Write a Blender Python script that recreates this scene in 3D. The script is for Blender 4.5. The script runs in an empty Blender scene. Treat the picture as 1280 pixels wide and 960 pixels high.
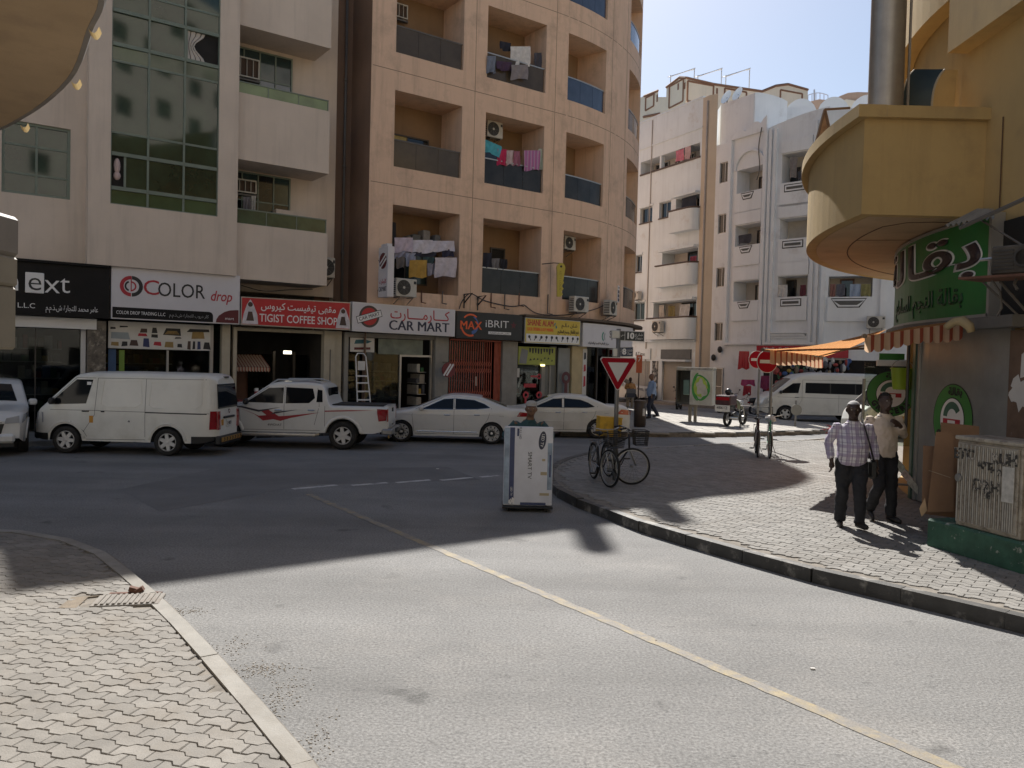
import bpy, bmesh, math, random
from mathutils import Vector, Matrix
random.seed(11)
PI = math.pi
sc = bpy.context.scene
COL = sc.collection

# ------------------------------------------------------------------ camera
CAM_H, FPX, PITCH, ROLL = 2.35, 1000.0, math.radians(1.6), 0.025
_f = Vector((0, math.cos(PITCH), -math.sin(PITCH)))
_r0 = Vector((1, 0, 0)); _u0 = Vector((0, math.sin(PITCH), math.cos(PITCH)))
_r = _r0 * math.cos(ROLL) + _u0 * math.sin(ROLL)
_u = _u0 * math.cos(ROLL) - _r0 * math.sin(ROLL)
EYE = Vector((0, 0, CAM_H))
cam = bpy.data.cameras.new('camera')
camo = bpy.data.objects.new('camera', cam); COL.objects.link(camo)
m = Matrix((_r, _u, -_f)).transposed().to_4x4(); m.translation = EYE
camo.matrix_world = m
cam.sensor_width = 36.0; cam.lens = 36.0 * FPX / 1280.0
cam.clip_start = 0.05; cam.clip_end = 2000
sc.camera = camo

# ------------------------------------------------------------------ light
SUN_EL, SUN_AZ = math.radians(45.0), math.radians(-1.0)      # azimuth from +Y towards +X
w = bpy.data.worlds.new('World'); sc.world = w; w.use_nodes = True
nt = w.node_tree; bg = nt.nodes['Background']
sky = nt.nodes.new('ShaderNodeTexSky'); sky.sky_type = 'NISHITA'; sky.sun_disc = False
sky.sun_elevation = SUN_EL; sky.sun_rotation = SUN_AZ
sky.air_density = 1.0; sky.dust_density = 1.0; sky.ozone_density = 1.0; sky.altitude = 0
nt.links.new(sky.outputs[0], bg.inputs[0]); bg.inputs[1].default_value = 0.075
sl = bpy.data.lights.new('sun', 'SUN'); sl.energy = 5.0; sl.angle = math.radians(0.55); sl.color = (1.0, 0.965, 0.915)
so = bpy.data.objects.new('sun', sl); COL.objects.link(so)
so.rotation_euler = (-(PI / 2 - SUN_EL), 0, -SUN_AZ)
vs = sc.view_settings
vs.view_transform = 'Standard'; vs.look = 'None'; vs.exposure = 0.65; vs.gamma = 1.0; vs.use_curve_mapping = False
try:
    sc.cycles.max_bounces = 6; sc.cycles.diffuse_bounces = 4; sc.cycles.transparent_max_bounces = 12
    sc.cycles.caustics_reflective = False; sc.cycles.caustics_refractive = False
    sc.cycles.use_denoising = True
except Exception:
    pass

# ------------------------------------------------------------------ surveying
def ray(px, py):
    return _f + _r * ((px - 640) / FPX) - _u * ((py - 480) / FPX)
def P(px, py, Y):
    d = ray(px, py); return EYE + d * (Y / d.y)
def G(px, py, z=0.0):
    d = ray(px, py); return EYE + d * ((z - CAM_H) / d.z)

# ------------------------------------------------------------------ materials
MATS = {}
def mat(name, c, rough=0.7, metal=0.0, var=0.12, scale=3.0, bump=0.0, bscale=60.0, spec=0.5, streak=0.0, dirt=None, dscale=1.2, dlim=(0.5, 0.75), emit=None, coat=0.0, alpha=None, subs=0.0, world=True, speck=None):
    if name in MATS: return MATS[name]
    m = bpy.data.materials.new(name); m.use_nodes = True
    n = m.node_tree.nodes; l = m.node_tree.links; b = n['Principled BSDF']
    b.inputs['Roughness'].default_value = rough; b.inputs['Metallic'].default_value = metal
    b.inputs['Specular IOR Level'].default_value = spec
    if coat: b.inputs['Coat Weight'].default_value = coat; b.inputs['Coat Roughness'].default_value = 0.06
    c = tuple(c) + (1,)
    if world: pos = n.new('ShaderNodeNewGeometry').outputs['Position']
    else: pos = n.new('ShaderNodeTexCoord').outputs['Object']
    col = None
    def mixc(a, bcol, fac, mode='MIX'):
        x = n.new('ShaderNodeMix'); x.data_type = 'RGBA'; x.blend_type = mode
        if isinstance(fac, float): x.inputs[0].default_value = fac
        else: l.new(fac, x.inputs[0])
        if isinstance(a, tuple): x.inputs[6].default_value = a
        else: l.new(a, x.inputs[6])
        if isinstance(bcol, tuple): x.inputs[7].default_value = bcol
        else: l.new(bcol, x.inputs[7])
        return x.outputs[2]
    def noise(sc_, det=4.0, vec=None, rough_=0.6):
        t = n.new('ShaderNodeTexNoise'); t.inputs['Scale'].default_value = sc_; t.inputs['Detail'].default_value = det; t.inputs['Roughness'].default_value = rough_
        l.new(vec if vec is not None else pos, t.inputs['Vector']); return t.outputs[0]
    def ramp(v, a, b_):
        r = n.new('ShaderNodeMapRange'); r.inputs[1].default_value = a; r.inputs[2].default_value = b_; l.new(v, r.inputs[0]); return r.outputs[0]
    col = c
    if var:
        lo = tuple(x * (1 - var) for x in c[:3]) + (1,); hi = tuple(min(1, x * (1 + var)) for x in c[:3]) + (1,)
        col = mixc(lo, hi, ramp(noise(scale, 6), 0.3, 0.7))
    if streak:
        mp = n.new('ShaderNodeMapping'); mp.inputs['Scale'].default_value = (2.2, 2.2, 0.16); l.new(pos, mp.inputs[0])
        f = ramp(noise(1.6, 6, mp.outputs[0], 0.7), 0.5, 0.8)
        mm = n.new('ShaderNodeMath'); mm.operation = 'MULTIPLY'; l.new(f, mm.inputs[0]); mm.inputs[1].default_value = streak
        col = mixc(col, tuple(x * 0.45 for x in c[:3]) + (1,), mm.outputs[0])
    if dirt:
        f = ramp(noise(dscale, 8, None, 0.68), dlim[0], dlim[1])
        col = mixc(col, tuple(dirt) + (1,), f)
    if speck:
        v = ramp(noise(speck[1], 2, None, 0.8), 0.25, 0.75)
        r2 = n.new('ShaderNodeMapRange'); r2.inputs[3].default_value = 1 - speck[0]; r2.inputs[4].default_value = 1 + speck[0]; l.new(v, r2.inputs[0])
        vm = n.new('ShaderNodeVectorMath'); vm.operation = 'SCALE'
        if isinstance(col, tuple): vm.inputs[0].default_value = col[:3]
        else: l.new(col, vm.inputs[0])
        l.new(r2.outputs[0], vm.inputs['Scale']); col = vm.outputs[0]
    if isinstance(col, tuple): b.inputs['Base Color'].default_value = col
    else: l.new(col, b.inputs['Base Color'])
    if bump:
        bn = n.new('ShaderNodeBump'); bn.inputs['Strength'].default_value = bump; bn.inputs['Distance'].default_value = 0.01
        l.new(noise(bscale, 3), bn.inputs['Height']); l.new(bn.outputs[0], b.inputs['Normal'])
    if emit:
        b.inputs['Emission Color'].default_value = tuple(emit[:3]) + (1,); b.inputs['Emission Strength'].default_value = emit[3]
    if subs:
        tr = n.new('ShaderNodeBsdfTranslucent'); ms = n.new('ShaderNodeMixShader'); ms.inputs[0].default_value = subs
        if isinstance(col, tuple): tr.inputs[0].default_value = col
        else: l.new(col, tr.inputs[0])
        l.new(b.outputs[0], ms.inputs[1]); l.new(tr.outputs[0], ms.inputs[2]); l.new(ms.outputs[0], n['Material Output'].inputs[0])
    MATS[name] = m
    return m

def glass_clear(name, tint=(0.6, 0.7, 0.68), refl=0.08):
    m = bpy.data.materials.new(name); m.use_nodes = True
    n = m.node_tree.nodes; l = m.node_tree.links; n.remove(n['Principled BSDF'])
    t = n.new('ShaderNodeBsdfTransparent'); t.inputs[0].default_value = tint + (1,)
    g = n.new('ShaderNodeBsdfGlossy'); g.inputs['Roughness'].default_value = 0.03; g.inputs[0].default_value = (.5, .5, .5, 1)
    lw = n.new('ShaderNodeFresnel'); lw.inputs[0].default_value = 1.5
    ms = n.new('ShaderNodeMixShader')
    l.new(lw.outputs[0], ms.inputs[0]); l.new(t.outputs[0], ms.inputs[1]); l.new(g.outputs[0], ms.inputs[2]); l.new(ms.outputs[0], n['Material Output'].inputs[0])
    MATS[name] = m
    return m

def stripe_mat(name, cols, axis, widths, rough=0.8, subs=0.0, world=False):
    """cloth of fixed stripes along an object axis"""
    m = bpy.data.materials.new(name); m.use_nodes = True
    n = m.node_tree.nodes; l = m.node_tree.links; b = n['Principled BSDF']; b.inputs['Roughness'].default_value = rough
    tc = n.new('ShaderNodeUVMap') if axis == 'U' else n.new('ShaderNodeTexCoord')
    sx = n.new('ShaderNodeSeparateXYZ'); l.new(tc.outputs[0] if axis == 'U' else tc.outputs['Object'], sx.inputs[0])
    tot = sum(widths)
    mm = n.new('ShaderNodeMath'); mm.operation = 'DIVIDE'; l.new(sx.outputs[0 if axis == 'U' else 'XYZ'.index(axis)], mm.inputs[0]); mm.inputs[1].default_value = tot
    fr = n.new('ShaderNodeMath'); fr.operation = 'FRACT'; l.new(mm.outputs[0], fr.inputs[0])
    r = n.new('ShaderNodeValToRGB'); r.color_ramp.interpolation = 'CONSTANT'
    e = r.color_ramp.elements; acc = 0.0
    while len(e) > 1: e.remove(e[-1])
    for i, (c, w_) in enumerate(zip(cols, widths)):
        if i == 0: e[0].position = 0; e[0].color = tuple(c) + (1,)
        else:
            x = e.new(acc / tot); x.color = tuple(c) + (1,)
        acc += w_
    l.new(fr.outputs[0], r.inputs[0]); l.new(r.outputs[0], b.inputs['Base Color'])
    if subs:
        tr = n.new('ShaderNodeBsdfTranslucent'); ms = n.new('ShaderNodeMixShader'); ms.inputs[0].default_value = subs
        l.new(r.outputs[0], tr.inputs[0]); l.new(b.outputs[0], ms.inputs[1]); l.new(tr.outputs[0], ms.inputs[2]); l.new(ms.outputs[0], n['Material Output'].inputs[0])
    MATS[name] = m
    return m

# ------------------------------------------------------------------ objects
ORG = {}
def tag(o, label=None, cat=None, group=None, kind=None):
    if label: o['label'] = label
    if cat: o['category'] = cat
    if group: o['group'] = group
    if kind: o['kind'] = kind
    return o
def thing(name, label, cat, loc=(0, 0, 0), rz=0.0, group=None):
    o = bpy.data.objects.new(name, None); COL.objects.link(o); o.empty_display_size = 0.2
    o.location = loc; o.rotation_euler = (0, 0, rz)
    return tag(o, label, cat, group)
def wthing(name, label, cat, loc, group=None):
    """a thing whose parts are given in world coordinates"""
    o = thing(name, label, cat, loc, 0.0, group); ORG[o.name] = Vector(loc); return o
def org(p):
    while p is not None:
        if p.name in ORG: return ORG[p.name]
        p = p.parent
    return Vector((0, 0, 0))
def link(name, me, parent=None, kind=None):
    o = bpy.data.objects.new(name, me); COL.objects.link(o)
    if parent is not None: o.parent = parent
    if kind: o['kind'] = kind
    return o
def copy_tree(o, parent=None):
    c = o.copy(); COL.objects.link(c); c.parent = parent
    for ch in list(o.children): copy_tree(ch, c)
    return c

class MB:
    def __init__(s): s.v = []; s.f = []; s.mi = []; s.cm = 0; s.uv = {}
    def add(s, vs, fs):
        k = len(s.v); s.v.extend([Vector(v) for v in vs])
        for f in fs: s.f.append(tuple(i + k for i in f)); s.mi.append(s.cm)
        return k
    def m(s, i): s.cm = i; return s
    def box(s, a, b, M=None, bev=0.0):
        """box between corners a and b; M maps local to world"""
        x0, y0, z0 = a; x1, y1, z1 = b
        if x0 > x1: x0, x1 = x1, x0
        if y0 > y1: y0, y1 = y1, y0
        if z0 > z1: z0, z1 = z1, z0
        if bev <= 0:
            v = [(x0, y0, z0), (x1, y0, z0), (x1, y1, z0), (x0, y1, z0), (x0, y0, z1), (x1, y0, z1), (x1, y1, z1), (x0, y1, z1)]
            f = [(0, 3, 2, 1), (4, 5, 6, 7), (0, 1, 5, 4), (1, 2, 6, 5), (2, 3, 7, 6), (3, 0, 4, 7)]
        else:
            e = min(bev, (x1 - x0) / 2.01, (y1 - y0) / 2.01, (z1 - z0) / 2.01); v = []
            for z, i in ((z0, e), (z0 + e, 0), (z1 - e, 0), (z1, e)):
                for (x, y, dx, dy) in ((x0, y0, 1, 1), (x1, y0, -1, 1), (x1, y1, -1, -1), (x0, y1, 1, -1)):
                    if i: v.append((x + dx * e, y + dy * e, z)); v.append((x + dx * e, y + dy * e, z))
                    else:
                        if dx * dy > 0: v += [(x, y + dy * e, z), (x + dx * e, y, z)]
                        else: v += [(x + dx * e, y, z), (x, y + dy * e, z)]
            f = []
            for r in range(3):
                for k in range(8):
                    f.append((r * 8 + k, r * 8 + (k + 1) % 8, (r + 1) * 8 + (k + 1) % 8, (r + 1) * 8 + k))
            f.append((6, 4, 2, 0)); f.append((24, 26, 28, 30))
        if M is not None:
            v = [M(Vector(p)) if callable(M) else M @ Vector(p) for p in v]
        s.add(v, f); return s
    def prism(s, poly, z0, z1, M=None, cap=True):
        n = len(poly)
        v = [(x, y, z0) for x, y in poly] + [(x, y, z1) for x, y in poly]
        f = [(i, (i + 1) % n, n + (i + 1) % n, n + i) for i in range(n)]
        if cap: f += [tuple(range(n - 1, -1, -1)), tuple(range(n, 2 * n))]
        if M is not None: v = [M(Vector(p)) if callable(M) else M @ Vector(p) for p in v]
        s.add(v, f); return s
    def tube(s, pts, r, n=8, cap=True, closed=False):
        pts = [Vector(p) for p in pts]; N = len(pts)
        rs = r if isinstance(r, list) else [r] * N
        k = len(s.v); ref = None; rings = []
        for i, p in enumerate(pts):
            if closed: t = pts[(i + 1) % N] - pts[i - 1]
            else: t = pts[min(i + 1, N - 1)] - pts[max(i - 1, 0)]
            if t.length < 1e-9: t = Vector((0, 0, 1))
            t.normalize()
            if ref is None:
                ref = Vector((0, 0, 1)) if abs(t.z) < 0.9 else Vector((1, 0, 0))
            a = t.cross(ref)
            if a.length < 1e-6: a = t.cross(Vector((0.3, 1, 0.2)))
            a.normalize(); b = a.cross(t).normalized(); ref = b
            rr = rs[i]; ra, rb = rr if isinstance(rr, tuple) else (rr, rr)
            rings.append([p + a * (ra * math.cos(2 * PI * j / n)) + b * (rb * math.sin(2 * PI * j / n)) for j in range(n)])
        v = [q for ring in rings for q in ring]; f = []
        for i in range(N if closed else N - 1):
            i2 = (i + 1) % N
            for j in range(n):
                f.append((i * n + j, i * n + (j + 1) % n, i2 * n + (j + 1) % n, i2 * n + j))
        if cap and not closed:
            f.append(tuple(range(n - 1, -1, -1))); f.append(tuple((N - 1) * n + j for j in range(n)))
        s.add(v, f); return s
    def cyl(s, a, b, r, r2=None, n=12, cap=True):
        return s.tube([a, b], [r, r if r2 is None else r2], n, cap)
    def lathe(s, prof, n=20, M=None, arc=2 * PI):
        """prof: list of (r, h) around local Z"""
        N = len(prof); v = []; f = []
        full = abs(arc - 2 * PI) < 1e-6; c = n if full else n + 1
        for r, h in prof:
            for j in range(c):
                t = arc * j / n; v.append((r * math.cos(t), r * math.sin(t), h))
        for i in range(N - 1):
            for j in range(n):
                j2 = (j + 1) % c
                f.append((i * c + j, i * c + j2, (i + 1) * c + j2, (i + 1) * c + j))
        if M is not None: v = [M(Vector(p)) if callable(M) else M @ Vector(p) for p in v]
        s.add(v, f); return s
    def quad(s, a, b, c, d): s.add([a, b, c, d], [(0, 1, 2, 3)]); return s
    def poly(s, pts): s.add(pts, [tuple(range(len(pts)))]); return s
    def grid(s, fn, nu, nv, closed_u=False):
        """fn(i/nu, j/nv) -> point"""
        v = [fn(i / nu, j / nv) for j in range(nv + 1) for i in range(nu + 1)]
        f = [(j * (nu + 1) + i, j * (nu + 1) + i + 1, (j + 1) * (nu + 1) + i + 1, (j + 1) * (nu + 1) + i) for j in range(nv) for i in range(nu)]
        k = s.add(v, f)
        for j in range(nv + 1):
            for i in range(nu + 1): s.uv[k + j * (nu + 1) + i] = (i / nu, j / nv)
        return s
    def ell(s, c, r, nu=14, nv=8, M=None):
        v = []; f = []
        for j in range(nv + 1):
            ph = PI * j / nv
            for i in range(nu):
                t = 2 * PI * i / nu
                v.append((r[0] * math.sin(ph) * math.cos(t), r[1] * math.sin(ph) * math.sin(t), r[2] * math.cos(ph)))
        for j in range(nv):
            for i in range(nu):
                f.append((j * nu + i, (j + 1) * nu + i, (j + 1) * nu + (i + 1) % nu, j * nu + (i + 1) % nu))
        if M is not None: v = [M @ Vector(p) for p in v]
        v = [Vector(p) + Vector(c) for p in v]
        s.add(v, f); return s
    def build(s, name, mats, parent=None, smooth=False, kind=None, uv=False, fix=False):
        o = org(parent)
        me = bpy.data.meshes.new(name)
        me.from_pydata([tuple(p - o) for p in s.v], [], s.f)
        if not isinstance(mats, (list, tuple)): mats = [mats]
        for m_ in mats: me.materials.append(m_)
        if len(mats) > 1: me.polygons.foreach_set('material_index', s.mi)
        if smooth: me.polygons.foreach_set('use_smooth', [True] * len(s.f))
        if uv:
            lay = me.uv_layers.new(name='uv')
            for lp in me.loops: lay.data[lp.index].uv = s.uv.get(lp.vertex_index, (0, 0))
        me.update()
        if fix:
            bm = bmesh.new(); bm.from_mesh(me); bmesh.ops.remove_doubles(bm, verts=bm.verts, dist=1e-5)
            bmesh.ops.recalc_face_normals(bm, faces=bm.faces); bm.to_mesh(me); bm.free()
        return link(name, me, parent, kind)

def smooth_by_angle(o, ang=40):
    me = o.data
    try:
        me.polygons.foreach_set('use_smooth', [True] * len(me.polygons))
        me.set_sharp_from_angle(angle=math.radians(ang))
    except Exception:
        pass
    return o

def frame_at(o, x, y=None):
    """matrix with origin o, local X along x (horizontal), local Z up; local Y = Z x X"""
    x = Vector(x).normalized(); z = Vector((0, 0, 1)) if y is None else None
    if z is None:
        y = Vector(y).normalized(); z = x.cross(y)
    else: y = z.cross(x)
    M = Matrix((x, y, z)).transposed().to_4x4(); M.translation = Vector(o); return M

# ------------------------------------------------------------------ lettering
_AR = {'ا': ('FE8D', 'FE8E', 'FE8D', 'FE8E'), 'ب': 'FE8F', 'ة': ('FE93', 'FE94', 'FE93', 'FE94'), 'ت': 'FE95', 'ج': 'FE9D', 'ح': 'FEA1', 'خ': 'FEA5',
       'د': ('FEA9', 'FEAA', 'FEA9', 'FEAA'), 'ر': ('FEAD', 'FEAE', 'FEAD', 'FEAE'), 'ز': ('FEAF', 'FEB0', 'FEAF', 'FEB0'), 'س': 'FEB1', 'ش': 'FEB5', 'ص': 'FEB9', 'ط': 'FEC1',
       'ع': 'FEC9', 'غ': 'FECD', 'ف': 'FED1', 'ق': 'FED5', 'ك': 'FED9', 'ل': 'FEDD', 'م': 'FEE1', 'ن': 'FEE5', 'ه': 'FEE9', 'و': ('FEED', 'FEEE', 'FEED', 'FEEE'),
       'ى': ('FEEF', 'FEF0', 'FEEF', 'FEF0'), 'ي': 'FEF1'}
_AR['ـ'] = ('0640',) * 4
_AR['أ'] = ('FE83', 'FE84', 'FE83', 'FE84')
_NOJOIN = 'اةدرزوى'
def arabic(t):
    """shape Arabic text: contextual presentation forms in visual order"""
    out = []
    for i, ch in enumerate(t):
        if ch not in _AR: out.append(ch); continue
        f = _AR[ch]
        if isinstance(f, str): k = int(f, 16); f = [k, k + 1, k + 2, k + 3]     # isolated, final, initial, medial
        else: f = [int(x, 16) for x in f]
        pj = i > 0 and t[i - 1] in _AR and t[i - 1] not in _NOJOIN
        nj = ch not in _NOJOIN and i + 1 < len(t) and t[i + 1] in _AR
        out.append(chr(f[3] if pj and nj else f[1] if pj else f[2] if nj else f[0]))
    return ''.join(out[::-1])
def text(name, body, m, M, h, parent=None, align='CENTER', depth=0.006, sx=1.0, bold=0.0, width=None, shear=0.0):
    """lettering lying in the local XZ plane of M (facing local -Y); h = cap height"""
    c = bpy.data.curves.new(name, 'FONT'); c.body = body; c.size = h / 0.70; c.align_x = align; c.align_y = 'CENTER'
    c.extrude = depth / 2; c.offset = bold; c.shear = shear; c.resolution_u = 3
    c.materials.append(m); mb_ = 'M' in body and bold > 0; c.offset = 0 if mb_ else bold * 0.35
    o = bpy.data.objects.new(name, c); me = bpy.data.meshes.new_from_object(o); bpy.data.objects.remove(o); bpy.data.curves.remove(c); me.name = name
    if mb_:       # heavy strokes from shifted copies: the outline offset spoils an M
        v0 = [v.co.copy() for v in me.vertices]; f0 = [tuple(q.vertices) for q in me.polygons]; V_ = []; F_ = []
        for k in (-1, 0, 1):
            n0 = len(V_); V_ += [(v.x + k * h * .032, v.y, v.z + .0006 * k) for v in v0]; F_ += [tuple(i + n0 for i in q) for q in f0]
        me = bpy.data.meshes.new(name); me.from_pydata(V_, [], F_); me.materials.append(m)
    if width is not None and len(me.vertices):
        xs = [v.co.x for v in me.vertices]; d = max(xs) - min(xs)
        if d > 1e-6: sx = width / d
    T = M @ Matrix.Rotation(PI / 2, 4, 'X') @ Matrix.Diagonal((sx, 1, 1, 1))
    o = link(name, me, parent); o.matrix_basis = Matrix.Translation(-org(parent)) @ T
    return o
# ================================================================== ground
ASPHALT = mat('asphalt', (0.185, 0.182, 0.176), 0.86, var=0.16, scale=0.4, bump=0.9, bscale=48, spec=0.35, dirt=(0.225, 0.217, 0.205), dscale=0.6, dlim=(0.5, 0.72), speck=(0.5, 42))
ASPHALT_PATCH = mat('asphalt_patch', (0.155, 0.152, 0.148), 0.86, var=0.14, scale=1.1, bump=0.5, bscale=60, spec=0.35, speck=(0.3, 85))
PAV = [mat('paver_grey_%d' % i, c, 0.85, var=0.16, scale=5, bump=0.35, bscale=90, dirt=(0.20, 0.175, 0.145), dscale=1.3, dlim=(0.52, 0.74), speck=(0.16, 120)) for i, c in enumerate([(0.222, 0.206, 0.184), (0.245, 0.228, 0.204), (0.20, 0.186, 0.166)])]
PAVR = [mat('paver_dusty_%d' % i, c, 0.85, var=0.16, scale=5, bump=0.35, bscale=90, dirt=(0.17, 0.155, 0.135), dscale=0.8, dlim=(0.5, 0.72), speck=(0.16, 110)) for i, c in enumerate([(0.21, 0.20, 0.182), (0.235, 0.223, 0.204), (0.188, 0.178, 0.162)])]
BED = mat('paver_bed', (0.20, 0.178, 0.15), 0.95, var=0.3, scale=9)
KERBL = mat('kerb_concrete', (0.285, 0.27, 0.243), 0.85, var=0.15, scale=4, bump=0.3, bscale=70, dirt=(0.20, 0.18, 0.15), dscale=1.5, dlim=(0.45, 0.7))
KERBD = mat('kerb_black_paint', (0.045, 0.043, 0.04), 0.6, var=0.3, scale=6, bump=0.3, bscale=50, dirt=(0.26, 0.245, 0.22), dscale=2.6, dlim=(0.54, 0.68))
KERBR = mat('kerb_red_paint', (0.32, 0.05, 0.04), 0.7, var=0.2, dirt=(0.3, 0.26, 0.22), dscale=4, dlim=(0.55, 0.7))
YELLOW = mat('yellow_road_paint', (0.36, 0.285, 0.15), 0.8, var=0.12, scale=3, dirt=(0.205, 0.19, 0.17), dscale=5.0, dlim=(0.30, 0.56), speck=(0.3, 80))
WHITEP = mat('white_road_paint', (0.50, 0.49, 0.47), 0.8, var=0.1, dirt=(0.18, 0.17, 0.16), dscale=4.5, dlim=(0.5, 0.68), speck=(0.2, 80))

def worn(m, ang):
    """wheel tracks along the carriageway and oil spots, multiplied into the tarmac colour"""
    n = m.node_tree.nodes; l = m.node_tree.links; b = n['Principled BSDF']; src = b.inputs['Base Color'].links[0].from_socket; g = n.new('ShaderNodeNewGeometry')
    def layer(scl, sc_, lo, hi, v0, v1, src):
        mp = n.new('ShaderNodeMapping'); mp.inputs['Rotation'].default_value = (0, 0, -ang); mp.inputs['Scale'].default_value = scl; l.new(g.outputs['Position'], mp.inputs[0]); t = n.new('ShaderNodeTexNoise'); t.inputs['Scale'].default_value = sc_; t.inputs['Detail'].default_value = 5; l.new(mp.outputs[0], t.inputs['Vector']); r = n.new('ShaderNodeMapRange')
        for i, q in enumerate((lo, hi, v0, v1)): r.inputs[i + 1].default_value = q
        l.new(t.outputs[0], r.inputs[0]); s_ = n.new('ShaderNodeVectorMath'); s_.operation = 'SCALE'; l.new(src, s_.inputs[0]); l.new(r.outputs[0], s_.inputs['Scale']); return s_.outputs[0]
    src = layer((.10, 1, 1), 1.1, .35, .65, .86, 1.10, src); src = layer((1, 1, 1), 1.7, .66, .74, 1.0, .62, src); src = layer((.6, 1.4, 1), 9, .62, .72, 1.0, .80, src)
    l.new(src, b.inputs['Base Color'])
_a, _b = G(386, 618), G(1225, 975); worn(ASPHALT, math.atan2(_b.y - _a.y, _b.x - _a.x))
# one sheet to the horizon, a little uneven near the camera
road = MB()
road.quad((-400, -60, 0), (400, -60, 0), (400, 700, 0), (-400, 700, 0))
road.build('road', ASPHALT, kind='structure')

def sheet(name, pts, z, m, kind='structure', parent=None):
    b = MB(); b.poly([(p[0], p[1], z) for p in pts]); return b.build(name, m, parent, kind=kind)
sheet('road_patch', [G(150, 612), G(262, 587), G(560, 584), G(600, 600), G(386, 606), G(200, 640)], 0.003, ASPHALT_PATCH)

def strip(name, a, b, w, m, z=0.004, n=1, jag=0.0):
    a = Vector(a); b = Vector(b); d = (b - a); p = Vector((-d.y, d.x, 0)).normalized() * (w / 2); mb = MB(); v = []
    for i in range(n + 1):
        c = a + d * (i / n); j1 = 1 + random.uniform(-jag, jag); j2 = 1 + random.uniform(-jag, jag)
        v += [(c.x - p.x * j1, c.y - p.y * j1, z), (c.x + p.x * j2, c.y + p.y * j2, z)]
    mb.add(v, [(2 * i, 2 * i + 2, 2 * i + 3, 2 * i + 1) for i in range(n)])
    return mb.build(name, m, kind='structure')
strip('yellow_line', G(386, 618), G(1225, 975), 0.115, YELLOW, n=90, jag=0.16)
for (xa, ya, xb, yb) in ((366, 611.5, 421, 606.5), (440, 607, 484, 603.5), (495, 603.5, 538, 600), (551, 600.5, 590, 597), (600, 596.5, 624, 594.5)):
    strip('white_dash', G(xa, ya), G(xb, yb), 0.14, WHITEP, n=8, jag=0.1)

def inside(p, poly):
    x, y = p[0], p[1]; c = False; n = len(poly)
    for i in range(n):
        x1, y1 = poly[i][0], poly[i][1]; x2, y2 = poly[i - 1][0], poly[i - 1][1]
        if (y1 > y) != (y2 > y) and x < (x2 - x1) * (y - y1) / (y2 - y1) + x1: c = not c
    return c
def near_edge(p, line):
    best = 1e9
    for a, b in zip(line, line[1:]):
        a = Vector((a[0], a[1])); b = Vector((b[0], b[1])); d = b - a
        t = max(0, min(1, (Vector((p[0], p[1])) - a).dot(d) / max(1e-9, d.length_squared)))
        best = min(best, (a + d * t - Vector((p[0], p[1]))).length)
    return best
def smooth_line(pts, n=6):
    """Catmull-Rom through the points"""
    pts = [Vector((p[0], p[1])) for p in pts]; q = [pts[0] * 2 - pts[1]] + pts + [pts[-1] * 2 - pts[-2]]; out = []
    for i in range(1, len(q) - 2):
        for k in range(n):
            t = k / n; a, b, c, d = q[i - 1:i + 3]
            out.append(0.5 * ((2 * b) + (c - a) * t + (2 * a - 5 * b + 4 * c - d) * t * t + (3 * b - a - 3 * c + d) * t ** 3))
    return out + [pts[-1]]
def resample(line, step):
    out = [line[0]]; acc = 0.0
    for a, b in zip(line, line[1:]):
        L = (b - a).length; pos = 0.0
        while acc + (L - pos) >= step:
            pos += step - acc; out.append(a + (b - a) * (pos / L)); acc = 0.0
        acc += L - pos
    if (out[-1] - line[-1]).length > step * 0.3: out.append(line[-1])
    return out

# ---- zigzag pavers
PL, PW, PA = 0.232, 0.112, 0.017
def paver_mesh(flip, m):
    b = MB(); e = 0.0018
    xs = [0, .19, .31, .69, .81, 1.0]; ys = [-1, -1, 1, 1, -1, -1]
    if flip: ys = [-y for y in ys]
    lo = [((x - .5) * PL, -PW / 2 + y * PA) for x, y in zip(xs, ys)]; hi = [((x - .5) * PL, PW / 2 + y * PA) for x, y in zip(xs, ys)]
    ring = lo + hi[::-1]; n = len(ring)
    def ins(d):
        r = []
        for (x, y) in ring: r.append((x - math.copysign(d, x) if abs(x) > PL * .45 else x, (y - d) if (x, y) in hi else (y + d)))
        return r
    R = [(ins(e), -0.03), (ins(e), -0.006), (ins(e + 0.005), 0.0)]; v = [(x, y, z) for r, z in R for x, y in r]
    f = [(k * n + i, k * n + (i + 1) % n, (k + 1) * n + (i + 1) % n, (k + 1) * n + i) for k in range(2) for i in range(n)] + [tuple(2 * n + i for i in range(n))]
    me = bpy.data.meshes.new('paver'); me.from_pydata(v, [], f); me.materials.append(m); me.update(); return me
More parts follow.
